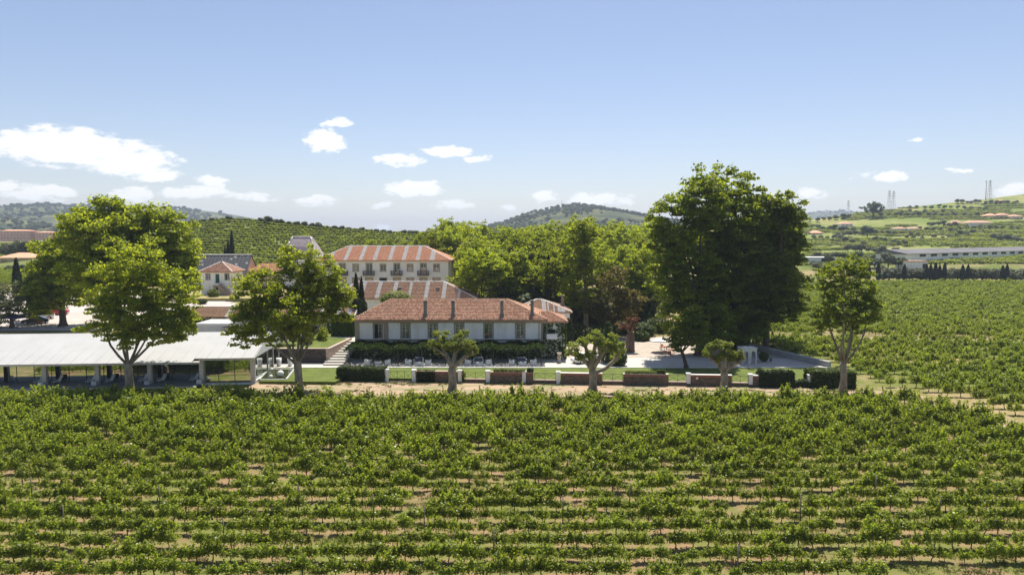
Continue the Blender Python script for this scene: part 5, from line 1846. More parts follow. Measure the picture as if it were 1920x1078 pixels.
TZ = GZ + .012
for i, (p, q) in enumerate(((690, 727), (766, 803), (878, 916), (960, 1000))):
    put(ac, p, 99.3, TZ, R(80), 'white wicker armchair on the shaded terrace, cushioned seat turned to its neighbour', 'armchair', 'white armchairs along the terrace')
    put(ac, q, 99.3, TZ, R(-80), 'white wicker armchair on the shaded terrace, cushioned seat turned to its neighbour', 'armchair', 'white armchairs along the terrace')
put(lt, 708, 99.2, TZ, 0, 'low white coffee table between two armchairs near the steps', 'table')
for p in (785, 897, 978):
    put(sf, p, 100.1, TZ, 0, 'white wicker sofa with grey-blue cushions between two armchairs', 'sofa', 'white sofas along the terrace')
    put(lt, p + 2, 98.7, TZ, 0, 'low white coffee table in front of a sofa with blue cushions', 'table', 'coffee tables before the terrace sofas')


def parasol(name, loc, R_, h, cloth, tilt, label, n=8):
    e = empty(name, loc, 0, label, 'parasol')
    mb = MB(); mb.lathe([(.28, 0), (.28, .08), (.05, .1)], n=12); mb.build('base', M['granite_dark'], e)
    mb = MB(); mb.tube([(0, 0, .05), (0, 0, h)], .03, 6); mb.build('pole', M['brown_wood'], e)
    mb = MB(); ca, sa = math.cos(tilt), math.sin(tilt)
    top = (0, 0, h + .05)
    rim = []
    for k in range(n):
        a = 2 * math.pi * k / n; x, y, z = R_ * math.cos(a), R_ * math.sin(a), -R_ * .28
        rim.append((x, y * ca - z * sa, h + y * sa + z * ca))
    for k in range(n):
        a_, b__ = rim[k], rim[(k + 1) % n]; m_ = tuple((a_[i] + b__[i]) / 2 * (.93 if i < 2 else 1) for i in range(3))
        mb.face([top, a_, m_]); mb.face([top, m_, b__])
        lo = lambda p: (p[0], p[1], p[2] - .16)
        mb.face([a_, lo(a_), lo(m_), m_]); mb.face([m_, lo(m_), lo(b__), b__])
    mb.build('canopy', cloth, e)
    rb = MB()
    for k in range(n): rb.tube([(0, 0, h - .05), (rim[k][0] * .96, rim[k][1] * .96, rim[k][2] - .03)], .012, 4)
    rb.build('rib', M['brown_wood'], e)
    return e


Y = WY(660, GZ); parasol('parasol', (WX(1239, Y, 2), Y, GZ), 1.75, 2.35, M['white_cloth'], R(-4), 'open white parasol over the terracotta cafe table in the yard')
Y = 110.5; parasol('parasol', (WX(1049, Y, 2), Y, GZ), .75, 1.9, M['red_cloth'], R(60), 'tilted red parasol at the corner of the ivy annexe')


def cafe_table():
    e = empty('cafe_table', (0, 0, 0))
    mb = MB(); mb.lathe([(.6, .70), (.62, .72), (.62, .75), (.6, .76)], n=18); mb.build('tabletop', M['terracotta'], e)
    mb = MB(); mb.tube([(0, 0, .02), (0, 0, .7)], .04, 6); mb.lathe([(.3, 0), (.3, .03)], n=12); mb.build('pedestal', M['brown_wood'], e)
    return e


def cafe_chair():
    e = empty('cafe_chair', (0, 0, 0))
    mb = MB(); mb.cbox((0, 0, .44), (.44, .44, .05), .01); mb.build('seat', M['terracotta'], e)
    mb = MB(); mb.cbox((0, .2, .72), (.42, .04, .34), .01); mb.build('backrest', M['terracotta'], e)
    for sx in (-.19, .19):
        for sy in (-.19, .2):
            mb = MB(); mb.box(sx - .02, sx + .02, sy - .02, sy + .02, 0, .42 if sy < 0 else .9); mb.build('leg', M['brown_wood'], e)
    return e


ct, cc = cafe_table(), cafe_chair()
put(ct, 1246, WY(657, GZ) - .6, GZ + .008, 0, 'round terracotta-coloured cafe table under the white parasol', 'table')
put(ct, 1258, WY(664, GZ), GZ + .008, 0, 'round terracotta-coloured cafe table standing free of the parasol', 'table')
for p, q, a in ((1240, 655, 200), (1252, 660, 60), (1264, 662, 290), (1255, 668, 170)):
    put(cc, p, WY(q + 1, GZ) + .4, GZ + .008, R(a), 'terracotta-coloured cafe chair at a round table in the yard', 'chair', 'cafe chairs in the gravel yard')


def arch_gazebo():
    Y = 99.6; x0 = WX(1392, Y, 1); x1 = WX(1420, Y, 1); w = x1 - x0
    e = empty('garden_arch', (x0, Y, GZ + .012), R(6), 'white arched garden pavilion beside the grey boundary wall', 'garden arch')
    H = 2.25
    def side(y, nar):
        mb = MB(); n = 10
        c = w / 2
        for (a_, b__) in ((0, c - .02), (c + .02, w)):
            pts = []
            for k in range(n + 1):
                t = math.pi * k / n
                pts.append(((a_ + b__) / 2 - (b__ - a_ - .28) / 2 * math.cos(t), 1.35 + .55 * math.sin(t)))
            for k in range(n):
                p, q = pts[k], pts[k + 1]
                mb.add([(p[0], y, p[1]), (q[0], y, q[1]), (q[0], y, H), (p[0], y, H), (p[0], y + .1, p[1]), (q[0], y + .1, q[1]), (q[0], y + .1, H), (p[0], y + .1, H)], [(0, 1, 2, 3), (4, 7, 6, 5), (0, 4, 5, 1), (3, 2, 6, 7)])
            for xx in (a_, b__ - .14): mb.box(xx, xx + .14, y, y + .1, 0, H)
        mb.build('arcade', M['tile_white'], e)
    side(0, 0); side(1.6, 0)
    mb = MB(); mb.box(-.08, w + .08, -.06, 1.76, H + .002, H + .14); mb.build('roof', M['tile_white'], e)


arch_gazebo()
# grey low wall on the diagonal
pts = [(36.3, 126), (38.6, 116.5), (45.8, 97.2)]
bw = empty('boundary_wall', (36.3, 126, GZ), 0, 'low grey rendered wall running diagonally between yard and vineyard', 'wall')
for a_, b__ in zip(pts[:-1], pts[1:]):
    dx, dy = b__[0] - a_[0], b__[1] - a_[1]; l = math.hypot(dx, dy); nx, ny = -dy / l * .2, dx / l * .2
    for nm, zz0, zz1, ex_, mm in (('masonry', -.9, .75, 1.0, M['grey_paint']), ('coping', .75, .83, 1.3, M['deck_edge'])):
        mb = MB(); q = [(a_[0] - nx * ex_, a_[1] - ny * ex_), (b__[0] - nx * ex_, b__[1] - ny * ex_), (b__[0] + nx * ex_, b__[1] + ny * ex_), (a_[0] + nx * ex_, a_[1] + ny * ex_)]
        q = [(x - 36.3, y - 126) for x, y in q]
        mb.add([(x, y, zz0) for x, y in q] + [(x, y, zz1) for x, y in q], [(0, 3, 2, 1), (4, 5, 6, 7), (0, 1, 5, 4), (1, 2, 6, 5), (2, 3, 7, 6), (3, 0, 4, 7)])
        mb.build(nm, mm, bw)

# stone urn on pedestal, white statue, low garden kerb stones
Y = WY(680, GZ); e = empty('stone_urn', (WX(1048.5, Y, 1), Y, GZ + .012), 0, 'weathered stone urn on a pedestal at the corner of the house', 'urn')
mb = MB(); mb.box(-.3, .3, -.3, .3, 0, .18); mb.box(-.22, .22, -.22, .22, .18, .75); mb.box(-.28, .28, -.28, .28, .75, .85); mb.build('pedestal', M['stone_pale'], e)
mb = MB(); mb.lathe([(.14, .85), (.1, .95), (.2, 1.1), (.34, 1.4), (.38, 1.5), (.3, 1.5), (.2, 1.3)], n=16); mb.build('bowl', M['stone_pale'], e)
Y = WY(664, GZ); mb = MB(); mb.lathe([(.25, 0), (.25, .5), (.15, .52), (.13, 1.0), (.2, 1.25), (.18, 1.5), (.08, 1.6), (.12, 1.75), (.1, 1.9), (.02, 1.95)], n=12)
tag(mb.build('statue', M['tile_white'], None, loc=(WX(1321, Y, 1), Y, GZ + .008)), 'slim white garden statue in the shade of the big plane trees', 'statue')


# ------------------------------------------------------------------ cars
def car(paint, glass=None):
    e = empty('parked_car', (0, 0, 0))
    prof = [(-2.1, .32), (-2.12, .62), (-1.95, .78), (-1.15, .90), (-.55, 1.40), (.75, 1.46), (1.55, 1.02), (2.05, .92), (2.12, .55), (2.08, .3), (1.72, .3), (1.62, .52), (1.35, .62), (1.08, .52), (.98, .28), (-1.0, .28), (-1.1, .52), (-1.37, .62), (-1.64, .52), (-1.74, .3)]
    mb = MB()
    n = len(prof)
    def wid(z): return .86 if z < .95 else .86 - (z - .95) * .42
    L_ = [(x, -wid(z), z) for x, z in prof]; Rr = [(x, wid(z), z) for x, z in prof]
    mb.add(L_ + Rr, [tuple(reversed(range(n))), tuple(range(n, 2 * n))] + [(i, (i + 1) % n, (i + 1) % n + n, i + n) for i in range(n)])
    mb.build('body', paint, e)
    for s in (-1, 1):
        mb = MB(); y1, y2 = s * (wid(.96) + .006), s * (wid(1.36) + .006)
        mb.face([(-1.0, y1, .96), (.1, y1, .96), (.1, y2, 1.36), (-.52, y2, 1.36)]); mb.face([(.16, y1, .96), (1.45, y1, 1.0), (.72, y2, 1.38), (.16, y2, 1.38)])
        mb.build('side_window', M['glass'], e)
        for x in (-1.37, 1.35):
            mb = MB(); mb.tube([(x, s * .68, .31), (x, s * .88, .31)], .31, 14); w = mb.build('wheel', M['tyre'], e)
            mb = MB(); mb.tube([(x, s * .86, .31), (x, s * .89, .31)], .19, 10); mb.build('rim', M['alloy'], w)
        mb = MB(); mb.cbox((-2.05, s * .62, .68), (.16, .36, .14), .03); mb.build('headlight', M['lamp_glass'], e)
        mb = MB(); mb.cbox((2.05, s * .66, .80), (.14, .26, .18), .03); mb.build('tail_light', M['tail_red'], e)
        mb = MB(); mb.cbox((-.75, s * .93, .98), (.12, .16, .12), .03); mb.build('mirror', paint, e)
    mb = MB(); mb.face([(-1.14, -.78, .925), (-1.14, .78, .925), (-.58, .68, 1.395), (-.58, -.68, 1.395)]); mb.build('windscreen', M['glass'], e)
    mb = MB(); mb.face([(.80, -.66, 1.445), (.80, .66, 1.445), (1.52, .78, 1.045), (1.52, -.78, 1.045)]); mb.build('rear_window', M['glass'], e)
    for o in e.children:
        if o.name.startswith(('windscreen', 'rear_window')): o.location = (-.012 if 'wind' in o.name[:4] else .012, 0, .012)
    return e


carpaint = {}
for nm, c_ in (('white', (.75, .75, .75)), ('silver', (.42, .43, .45)), ('black', (.02, .02, .023)), ('red', (.35, .03, .025)), ('grey', (.16, .17, .18))):
    carpaint[nm] = mat(nm + '_car_paint', c_, .25, tuple(x * 1.06 for x in c_), 2, spec=.5)
cw_ = car(carpaint['white'])
Y = WY(682, GZ) + 1.2; cw_.location = (WX(1096, Y, .6), Y, GZ + .012); cw_.rotation_euler = (0, 0, R(38)); tag(cw_, 'white car parked behind the pollarded tree next to the round bush', 'car')
for nm, p, q, a, lab in (('black', 66, 603, 28, 'black car parked first in the row by the olive trees'), ('white', 78, 596, 26, 'white car parked between the black and silver cars'), ('silver', 88, 590, 24, 'silver car parked in the middle of the car park row'),
                        ('white', 84, 575, 24, 'white car in the back row of the car park'), ('grey', 98, 588, 22, 'dark grey car parked towards the end of the row'), ('red', 106, 590, 20, 'red car parked last in the row beside the tree trunk'), ('white', 67, 566, 24, 'white car at the far end of the back row')):
    Y = WY(q, car_park_z()); o = car(carpaint[nm]); _x = WX(p, Y, car_park_z()); o.location = (_x, Y, T(_x, Y) + .07); o.rotation_euler = (0, 0, R(a)); tag(o, lab, 'car', 'cars in the car park')
Y = WY(614, 3.05); parasol('parasol', (WX(31, Y, 5), Y, 3.05), 1.6, 2.3, M['blue_cloth'], 0, 'dark navy parasol behind the pavilion roof')
e = empty('notice_board', (WX(72, 122, 4), 122, 3.05), R(-12), 'brown wooden notice board leaning behind the pavilion roof', 'board')
mb = MB(); mb.add([(-.6, 0, .55), (.6, 0, .2), (.75, .1, .95), (-.45, .1, 1.3), (-.6, .06, .55), (.6, .06, .2), (.75, .16, .95), (-.45, .16, 1.3)], [(0, 1, 2, 3), (4, 7, 6, 5), (0, 4, 5, 1), (1, 5, 6, 2), (2, 6, 7, 3), (3, 7, 4, 0)]); mb.build('panel', M['brown_wood'], e)
for x in (-.4, .4):
    mb = MB(); mb.box(x - .04, x + .04, .16, .22, 0, .8); mb.build('post', M['brown_wood'], e)
for p in (90, 114):
    e = empty('bicycle_hoop', (WX(p, 120.5, 3.5), 120.5, 3.05), 0, 'thin metal hoop standing at the edge of the car park', 'hoop', 'metal hoops at the edge of the car park')
    mb = MB(); mb.tube([(.55 * math.cos(t), 0, .05 + .75 * math.sin(t)) for t in np.linspace(0, math.pi, 13)], .022, 5); mb.build('tube', M['iron'], e)
    mb = MB(); mb.box(-.65, .65, -.06, .06, 0, .05); mb.build('base', M['iron'], e)

# ------------------------------------------------------------------ trees in front of the garden
def px_lobes(bpx, Y, z0, lobes, depth=.85, seed=0):
    """lobes given as (column, row, half width, half height) at the tree's distance -> local ellipsoids in metres"""
    r = random.Random(seed); s = (Y * CP + 10 * SP) / FPX
    x0 = WX(bpx, Y, z0)
    out = []
    for (p, q, a, b) in lobes:
        z = WZ(q, Y) - z0
        out.append((WX(p, Y, z) - x0, r.uniform(-.35, .35) * a * s, z, a * s, a * s * depth, b * s))
    return out


def hero(bpx, Y, z0, lobes, fork, r0, ncl, per, crad, leaf, lm, bm_, label, seed, name='plane_tree', nlimb=5, nsub=26, shell=.45, group=None, up=.3, lean=(0, 0)):
    lb = px_lobes(bpx, Y, z0, lobes, seed=seed)
    ms = tree_meshes(seed, lb, fork, r0, ncl, per, crad, leaf, lm, bm_, nlimb, nsub, lean, shell, up=up)
    return plant_tree(name, (WX(bpx, Y, z0), Y, z0), ms, label, 'tree', group)


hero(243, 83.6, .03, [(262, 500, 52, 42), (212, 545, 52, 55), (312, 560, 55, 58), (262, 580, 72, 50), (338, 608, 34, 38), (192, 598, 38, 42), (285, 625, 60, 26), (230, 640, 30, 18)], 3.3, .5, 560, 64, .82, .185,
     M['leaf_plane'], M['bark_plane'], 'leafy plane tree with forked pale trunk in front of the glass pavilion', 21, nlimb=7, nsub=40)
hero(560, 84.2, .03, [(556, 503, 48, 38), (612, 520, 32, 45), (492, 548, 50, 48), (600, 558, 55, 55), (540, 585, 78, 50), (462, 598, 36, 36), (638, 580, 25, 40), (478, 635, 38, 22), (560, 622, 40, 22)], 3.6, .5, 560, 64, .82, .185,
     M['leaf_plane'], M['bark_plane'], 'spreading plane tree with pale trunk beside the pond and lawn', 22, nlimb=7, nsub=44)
hero(1580, 83.8, .03, [(1590, 508, 42, 26), (1556, 528, 32, 36), (1618, 545, 34, 42), (1570, 575, 40, 36), (1636, 585, 22, 36), (1542, 602, 20, 26), (1600, 600, 30, 26)], 3.5, .42, 250, 46, .66, .17,
     M['leaf_dark'], M['bark_plane'], 'tall thin-crowned plane tree at the corner hedge by the dirt track', 23, nlimb=8, nsub=40)


def pollard(bpx, Y, forkpy, limbs, balls, r0, label, seed):
    r = np.random.default_rng(seed); z0 = .03; x0 = WX(bpx, Y, z0); s = (Y * CP + 15 * SP) / FPX
    fork = WZ(forkpy, Y) - z0
    mb = MB()
    zs = [-.25, .1, .5, 1.2, fork * .6, fork * .9, fork + .1]
    mb.tube([(.05 * math.sin(z * 1.3), .05 * math.cos(z * 2), z) for z in zs], [r0 * 1.75, r0 * 1.5, r0 * 1.12, r0, r0 * .92, r0 * 1.0, r0 * .75], 10)
    joints = []
    for i, lim in enumerate(limbs):
        dep = r.uniform(-1.1, 1.1); n = len(lim) - 1; pts = []; rad = []
        first = i == 0 or abs(lim[0][1] - forkpy) < 14
        y_st = 0.0
        if not first and joints:      # side shoots leave the limb they touch
            zz = WZ(lim[0][1], Y) - z0; xx = WX(lim[0][0], Y, zz) - x0
            y_st = min(joints, key=lambda q: (q[0] - xx) ** 2 + (q[2] - zz) ** 2)[1]; dep = y_st + r.uniform(-.4, .4)
        for k, (p, q) in enumerate(lim):
            z = WZ(q, Y) - z0; t = k / n
            c = np.array([WX(p, Y, z) - x0, lerp(y_st, dep, t), z]) + (r.normal(size=3) * .04 if 0 < k else 0)
            pts.append(tuple(c)); rad.append(r0 * (lerp(.58, .36, t) if first else lerp(.36, .30, t))); joints.append(c)
        pts2, rad2 = [], []
        for k in range(n):
            for j in range(3):
                t = j / 3; pts2.append(tuple(lerp(pts[k][m_], pts[k + 1][m_], t) for m_ in range(3))); rad2.append(lerp(rad[k], rad[k + 1], t) * r.uniform(.93, 1.1))
        pts2.append(pts[-1]); rad2.append(rad[-1] * 1.15)
        mb.tube(pts2, rad2, 8)
        mb.lathe([(.02, -.2), (r0 * .5, -.1), (r0 * .55, .1), (r0 * .3, .24), (.02, .28)], pts[-1], 7)
    P, Nn = [], []
    for (p, q, rad) in balls:
        z = WZ(q, Y) - z0; xx = WX(p, Y, z) - x0; rad *= 1.15
        jy = min(joints, key=lambda w: (w[0] - xx) ** 2 + (w[2] - z) ** 2)[1]
        c = np.array([xx, jy + r.uniform(-.3, .3), z]); rr = rad * s
        cl = c + unit(r.normal(size=(12, 3))) * rr * .85 * np.array([1, 1, .85])
        a, b = clump_leaves(cl, np.full(12, rr * .62), 44, r, .35, .95)
        P.append(a); Nn.append(b)
    e = empty('pollarded_tree', (x0, Y, z0), 0, label, 'tree')
    mb.build('trunk', M['bark_plane'], e)
    meshobj('crown', leaf_mesh('crown', np.concatenate(P), np.concatenate(Nn), .12, M['leaf_pollard'], r, .7), e)
    return e


M['leaf_pollard'] = leafmat('young_plane_leaves', (0.13, 0.17, 0.025), (0.22, 0.26, 0.05), (0.46, 0.52, 0.06), 0.42, spec=.2)
pollard(848, 83.8, 690, [[(848, 692), (838, 668), (827, 655), (822, 640)], [(848, 692), (852, 668), (857, 648)], [(849, 690), (866, 674), (879, 662), (882, 648)], [(836, 668), (816, 652)], [(853, 664), (868, 638)], [(872, 670), (886, 664)]], [(826, 631, 11), (814, 646, 9), (832, 650, 10), (822, 660, 7), (856, 640, 11), (869, 628, 8), (852, 655, 8), (864, 650, 7), (880, 645, 10), (884, 662, 9), (888, 654, 6)], .5,
        'squat pollarded plane with leafy knobs before the long white house', 31)
pollard(1111, 83.8, 692, [[(1111, 694), (1098, 678), (1085, 666), (1078, 652)], [(1110, 690), (1104, 668), (1096, 646)], [(1112, 690), (1128, 664), (1142, 644)], [(1111, 700), (1134, 690), (1152, 676), (1160, 660)], [(1090, 670), (1072, 662)], [(1112, 680), (1113, 655), (1115, 638)], [(1124, 669), (1122, 650)], [(1148, 680), (1157, 672)]], [(1080, 646, 12), (1070, 660, 9), (1094, 640, 10), (1086, 668, 7), (1107, 664, 9), (1115, 630, 11), (1121, 646, 9), (1135, 650, 9), (1144, 634, 10), (1146, 648, 7), (1160, 656, 9), (1155, 672, 7), (1163, 646, 6)], .5,
        'wide pollarded plane with bare bent limbs before the white car', 32)
pollard(1357, 83.6, 696, [[(1356, 697), (1345, 680), (1330, 668)], [(1358, 697), (1372, 685), (1387, 675)], [(1357, 694), (1358, 676), (1357, 660)], [(1349, 684), (1342, 658)], [(1366, 688), (1369, 660)], [(1374, 684), (1380, 668)]], [(1334, 652, 8), (1345, 647, 9), (1357, 655, 9), (1368, 651, 8), (1380, 664, 8), (1388, 673, 6), (1325, 662, 7), (1350, 667, 8), (1372, 671, 7), (1340, 674, 6), (1361, 645, 6)], .46,
        'small flat-topped pollarded plane near the tall dark hedge', 33)

# ---- tall planes over the yard
big = dict(ncl=300, per=58, crad=1.55, leaf=.34)
hero(1312, 107, GZ, [(1262, 425, 46, 55), (1318, 385, 52, 50), (1252, 495, 38, 65), (1302, 515, 60, 80), (1335, 600, 48, 46), (1280, 590, 38, 40), (1325, 635, 40, 22)], 7, .7, 620, 62, 1.2, .28, M['leaf_dark'], M['bark'], 'towering dark plane tree on the left of the yard group, rounded top', 41, nlimb=6)
hero(1378, 112, GZ, [(1368, 368, 56, 46), (1420, 418, 52, 55), (1392, 480, 66, 75), (1362, 560, 66, 65), (1420, 560, 54, 55), (1345, 450, 40, 50), (1400, 615, 45, 25), (1365, 625, 50, 25), (1300, 470, 40, 60)], 6, .8, 720, 64, 1.25, .285, M['leaf_dark'], M['bark'], 'tallest plane tree in the middle of the dark group over the yard', 42, nlimb=7)
hero(1398, 121, GZ, [(1395, 425, 62, 60), (1435, 480, 56, 80), (1395, 560, 66, 60), (1340, 480, 46, 60)], 7, .6, 460, 60, 1.25, .29, M['leaf_dark'], M['bark'], 'plane tree at the back of the dark group, mostly hidden by its neighbours', 45, nlimb=5)
hero(1436, WY(659, GZ), GZ, [(1470, 398, 32, 32), (1484, 448, 28, 62), (1452, 515, 48, 66), (1470, 570, 38, 34), (1440, 450, 40, 50)], 8, .5, 460, 60, 1.1, .27, M['leaf_dark'], M['bark'], 'tall plane tree with a clean dark trunk beside the diagonal grey wall', 43, nlimb=5)
hero(1287, WY(690, GZ), GZ, [(1275, 622, 22, 30), (1298, 600, 26, 26), (1268, 650, 12, 16), (1310, 630, 14, 24)], 2.4, .24, 110, 46, .8, .19, M['leaf_dark'], M['bark'], 'small dark tree with a forked leaning trunk on the yard edge', 44, name='small_tree', nlimb=4, nsub=14, lean=(-.7, 0))

# ---- trees over the car park and pavilion
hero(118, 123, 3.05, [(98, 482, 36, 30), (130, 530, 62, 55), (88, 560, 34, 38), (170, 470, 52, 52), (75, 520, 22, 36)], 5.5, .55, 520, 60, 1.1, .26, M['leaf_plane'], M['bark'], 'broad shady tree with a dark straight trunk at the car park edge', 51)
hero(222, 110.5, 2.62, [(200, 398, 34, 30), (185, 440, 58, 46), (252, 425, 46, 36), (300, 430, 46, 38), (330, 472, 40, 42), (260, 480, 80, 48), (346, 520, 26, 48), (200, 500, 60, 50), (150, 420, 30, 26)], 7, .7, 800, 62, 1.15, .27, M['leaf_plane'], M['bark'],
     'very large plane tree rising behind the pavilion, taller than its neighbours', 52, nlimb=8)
hero(22, 121, 3.05, [(20, 560, 40, 34), (50, 545, 26, 26), (-5, 590, 34, 26)], 2.2, .3, 150, 50, .95, .2, M['leaf_olive'], M['bark'], 'grey-green olive tree at the corner of the car park', 53, name='olive_tree')
hero(62, 128, 3.05, [(62, 560, 22, 22), (75, 540, 26, 20)], 3.0, .22, 90, 46, .9, .2, M['leaf_bush'], M['bark'], 'thin dark-limbed tree between olive tree and parked cars', 54, name='small_tree')

# ---- the park wood behind the house: variants shared by many trees
def wood_variant(seed, lm=None, wide=6.2, hgt=22.0):
    r = random.Random(seed); lb = []
    lb.append((0, 0, hgt * .78, wide * .62, wide * .6, hgt * .18))
    for k in range(7):
        a = k * 2.4 + r.uniform(-.4, .4); q = wide * r.uniform(.4, .62)
        lb.append((q * math.cos(a), q * math.sin(a), hgt * r.uniform(.38, .74), wide * r.uniform(.42, .6), wide * r.uniform(.42, .6), hgt * r.uniform(.10, .17)))
    return tree_meshes(seed, lb, hgt * .28, .38, 340, 56, .98, .25, lm or M['leaf_wood'], M['bark'], 6, 16)


WV = [wood_variant(70 + i) for i in range(6)]
rw_ = random.Random(9)
wood = []
for Y, tops, pxs in ((140, (452, 470), (903, 940, 975, 1048, 1205)), (156, (436, 456), (893, 915, 950, 985, 1030, 1068, 1130, 1180, 1225)), (176, (420, 436), (815, 850, 892, 935, 978, 1020, 1062, 1105, 1150, 1195, 1240)),
                    (200, (408, 426), (800, 832, 868, 905, 945, 985, 1028, 1072, 1118, 1165, 1210)), (228, (406, 424), (690, 725, 760, 795, 840, 880, 1000, 1085, 1140, 1190)), (260, (412, 424), (820, 860, 960, 1050, 1110, 1160, 1210, 1250))):
    for p in pxs:
        t = rw_.uniform(*tops)
        if p < 790: t = rw_.uniform(444, 452)
        elif p < 815: t = rw_.uniform(428, 438)
        elif 925 < p < 1010 and t < 418: t = rw_.uniform(418, 428)
        wood.append((p + rw_.uniform(-5, 5), Y + rw_.uniform(-6, 6), t))
for i, (p, Y, t) in enumerate(wood):
    x = WX(p, Y, 10); z = T(x, Y) - .05; hh = WZ(t, Y) - z
    s = hh / 21.2
    sw_ = max(.55, min(1.15, s * rw_.uniform(.92, 1.12)))
    plant_tree('park_tree', (x, Y, z), WV[i % 6], 'sunlit green plane tree of the dense park wood behind the long house', 'tree', 'plane trees of the park wood', rz=rw_.uniform(0, 6.28), scale=(sw_, sw_, s))
hero(1098, 131, T(15, 131), [(1095, 430, 26, 28), (1080, 475, 34, 40), (1112, 490, 30, 45), (1098, 540, 40, 40), (1075, 560, 25, 25)], 9, .45, 200, 52, 1.05, .27, M['leaf_wood'], M['bark_plane'], 'slender airy tree with a pale trunk in front of the park wood', 81, name='slender_tree', nlimb=5)
hero(1152, 126, T(20, 126), [(1150, 535, 34, 30), (1178, 568, 32, 26), (1122, 578, 26, 20), (1150, 590, 40, 18)], 2.6, .3, 170, 46, 1.0, .26, M['leaf_brown'], M['bark'], 'olive-brown magnolia with bronzed leaves at the edge of the wood', 82, name='magnolia_tree')
# stump with rusty regrowth
Y = WY(659, GZ); z0 = GZ + .005; x0 = WX(1181, Y, z0)
e = empty('rusty_tree', (x0, Y, z0), 0, 'thick old trunk carrying a rust-red tuft of leaves in the gravel yard', 'tree')
mb = MB(); mb.tube([(0, 0, -.1), (0, 0, .3), (.05, 0, 1.6), (.05, .1, 2.7), (.1, .1, 3.1)], [.95, .8, .7, .66, .4], 11)
for a in range(5): mb.tube([(.05, .05, 2.8), (math.cos(a * 1.3) * .7, math.sin(a * 1.3) * .6, 4.0), (math.cos(a * 1.3) * 1.2, math.sin(a * 1.3), 4.9)], [.22, .12, .05], 6)
mb.build('trunk', M['bark_rust'] if 'bark_rust' in M else mat('reddish_bark', (.12, .08, .055), .9, (.22, .15, .11), 3, bump=.6, stretch=(1, 1, .4)), e)
r = np.random.default_rng(83)
C = lobe_clumps(px_lobes(1181, Y, z0, [(1170, 611, 14, 7), (1190, 601, 12, 10), (1180, 614, 14, 6)]), 46, r, .3)
P, Nn = clump_leaves(C, np.full(46, .5), 22, r)
meshobj('crown', leaf_mesh('crown', P, Nn, .14, M['leaf_red'], r), e)


# ---- bushes
def bush(px, py_base, zbase, lobes, n, leaf, lm, label, seed, Y=None, name='bush', cat='bush'):
    r = np.random.default_rng(seed); Y = Y or WY(py_base, zbase)
    lb = np.array(px_lobes(px, Y, zbase, lobes, seed=seed))
    lb[:, 1] *= .4
    lb[:, 2] = np.maximum(lb[:, 2], lb[:, 5] * .8)
    P, Nn = ellipsoid_leaves(lb[:, :3], lb[:, 3:6], n, r, rmin=.6)
    k = P[:, 2] > .03
    e = empty(name, (WX(px, Y, zbase), Y, zbase), 0, label, cat)
    meshobj('foliage', leaf_mesh('foliage', P[k], Nn[k], leaf, lm, r, .7), e)
    mb = MB()
    for q in range(5):
        a = q * 1.26; mb.tube([(0, 0, -.05), (lb[0, 3] * .3 * math.cos(a), lb[0, 3] * .3 * math.sin(a), lb[0, 2] * .8)], [.06, .02], 5)
    mb.build('stem', M['bark'], e)
    return e


bush(1140, 690, GZ, [(1140, 640, 12, 30), (1140, 668, 20, 22), (1140, 615, 6, 12)], 4200, .15, M['leaf_hedge'], 'dark conical evergreen behind the wide pollarded tree', 91, Y=101.5)
bush(1158, 690, GZ, [(1158, 672, 18, 17)], 2600, .13, M['leaf_hedge'], 'low round clipped bush on the gravel next to the conical evergreen', 92, Y=98.6)
bush(865, 716, GZ, [(865, 703, 8, 10)], 700, .10, M['leaf_brown'], 'untidy brownish shrub behind the white post at the pollarded tree', 93, Y=89.2)
bush(742, 575, 3, [(742, 556, 27, 12), (730, 562, 18, 10), (757, 560, 16, 10), (742, 572, 24, 10)], 2600, .22, M['leaf_pale'], 'pale green domed shrub rising between the long house and the courtyard building', 94, Y=121)
bush(673, 598, 2.5, [(673, 588, 14, 22), (668, 575, 10, 20), (680, 578, 9, 16)], 2400, .2, M['leaf_cyp'], 'dark dense shrub at the foot of the twin cypresses', 95, Y=119.5)
bush(607, 655, 2.66, [(607, 632, 10, 18), (601, 645, 8, 10)], 900, .14, M['leaf_plane'], 'bright leafy shrub beside the garden steps', 96, Y=106.5)
bush(550, 640, 2.62, [(520, 632, 16, 12), (548, 628, 16, 14), (575, 634, 14, 11), (490, 634, 14, 10)], 2600, .15, M['leaf_bush'], 'row of dark shrubs along the top of the retaining wall', 97, Y=104.0)
bush(1066, 648, GZ, [(1066, 622, 9, 26)], 1600, .16, M['leaf_cyp'], 'dark upright shrub against the small striped-roof house', 98, Y=113)
bush(1445, 672, GZ, [(1432, 668, 9, 9)], 900, .13, M['leaf_hedge'], 'small dark bush behind the white garden arch', 99, Y=101.5)
for i, (p, q, a, b, Y) in enumerate(((1085, 625, 14, 20, 122), (1105, 632, 18, 14, 121), (1130, 620, 20, 16, 124), (1200, 640, 14, 12, 122), (1205, 625, 22, 14, 128), (1235, 610, 24, 18, 131), (1165, 615, 18, 14, 130), (1040, 590, 16, 22, 128), (1395, 630, 18, 18, 128))):
    bush(p, 0, T(WX(p, Y), Y) if Y > 127 else GZ, [(p, q, a, b), (p + 8, q + 6, a * .8, b * .8)], 1300, .2, M['leaf_bush'], 'shady green shrub under the trees at the back of the gravel yard', 200 + i, Y=Y)
    bpy.context.scene.objects[-1]
for o in SC.objects:
    if o.get('label', '').startswith('shady green shrub'): o['group'] = 'shrubs at the back of the yard'
bush(395, 556, fz, [(398, 552, 8, 8), (404, 562, 9, 8)], 900, .22, M['leaf_pale'], 'pale shrub in front of the white cottage', 230, Y=FY - 5)
bush(372, 574, 3.2, [(380, 565, 9, 5)], 500, .2, M['leaf_bush'], 'small green bush below the dry grass yard', 231, Y=FY - 14)


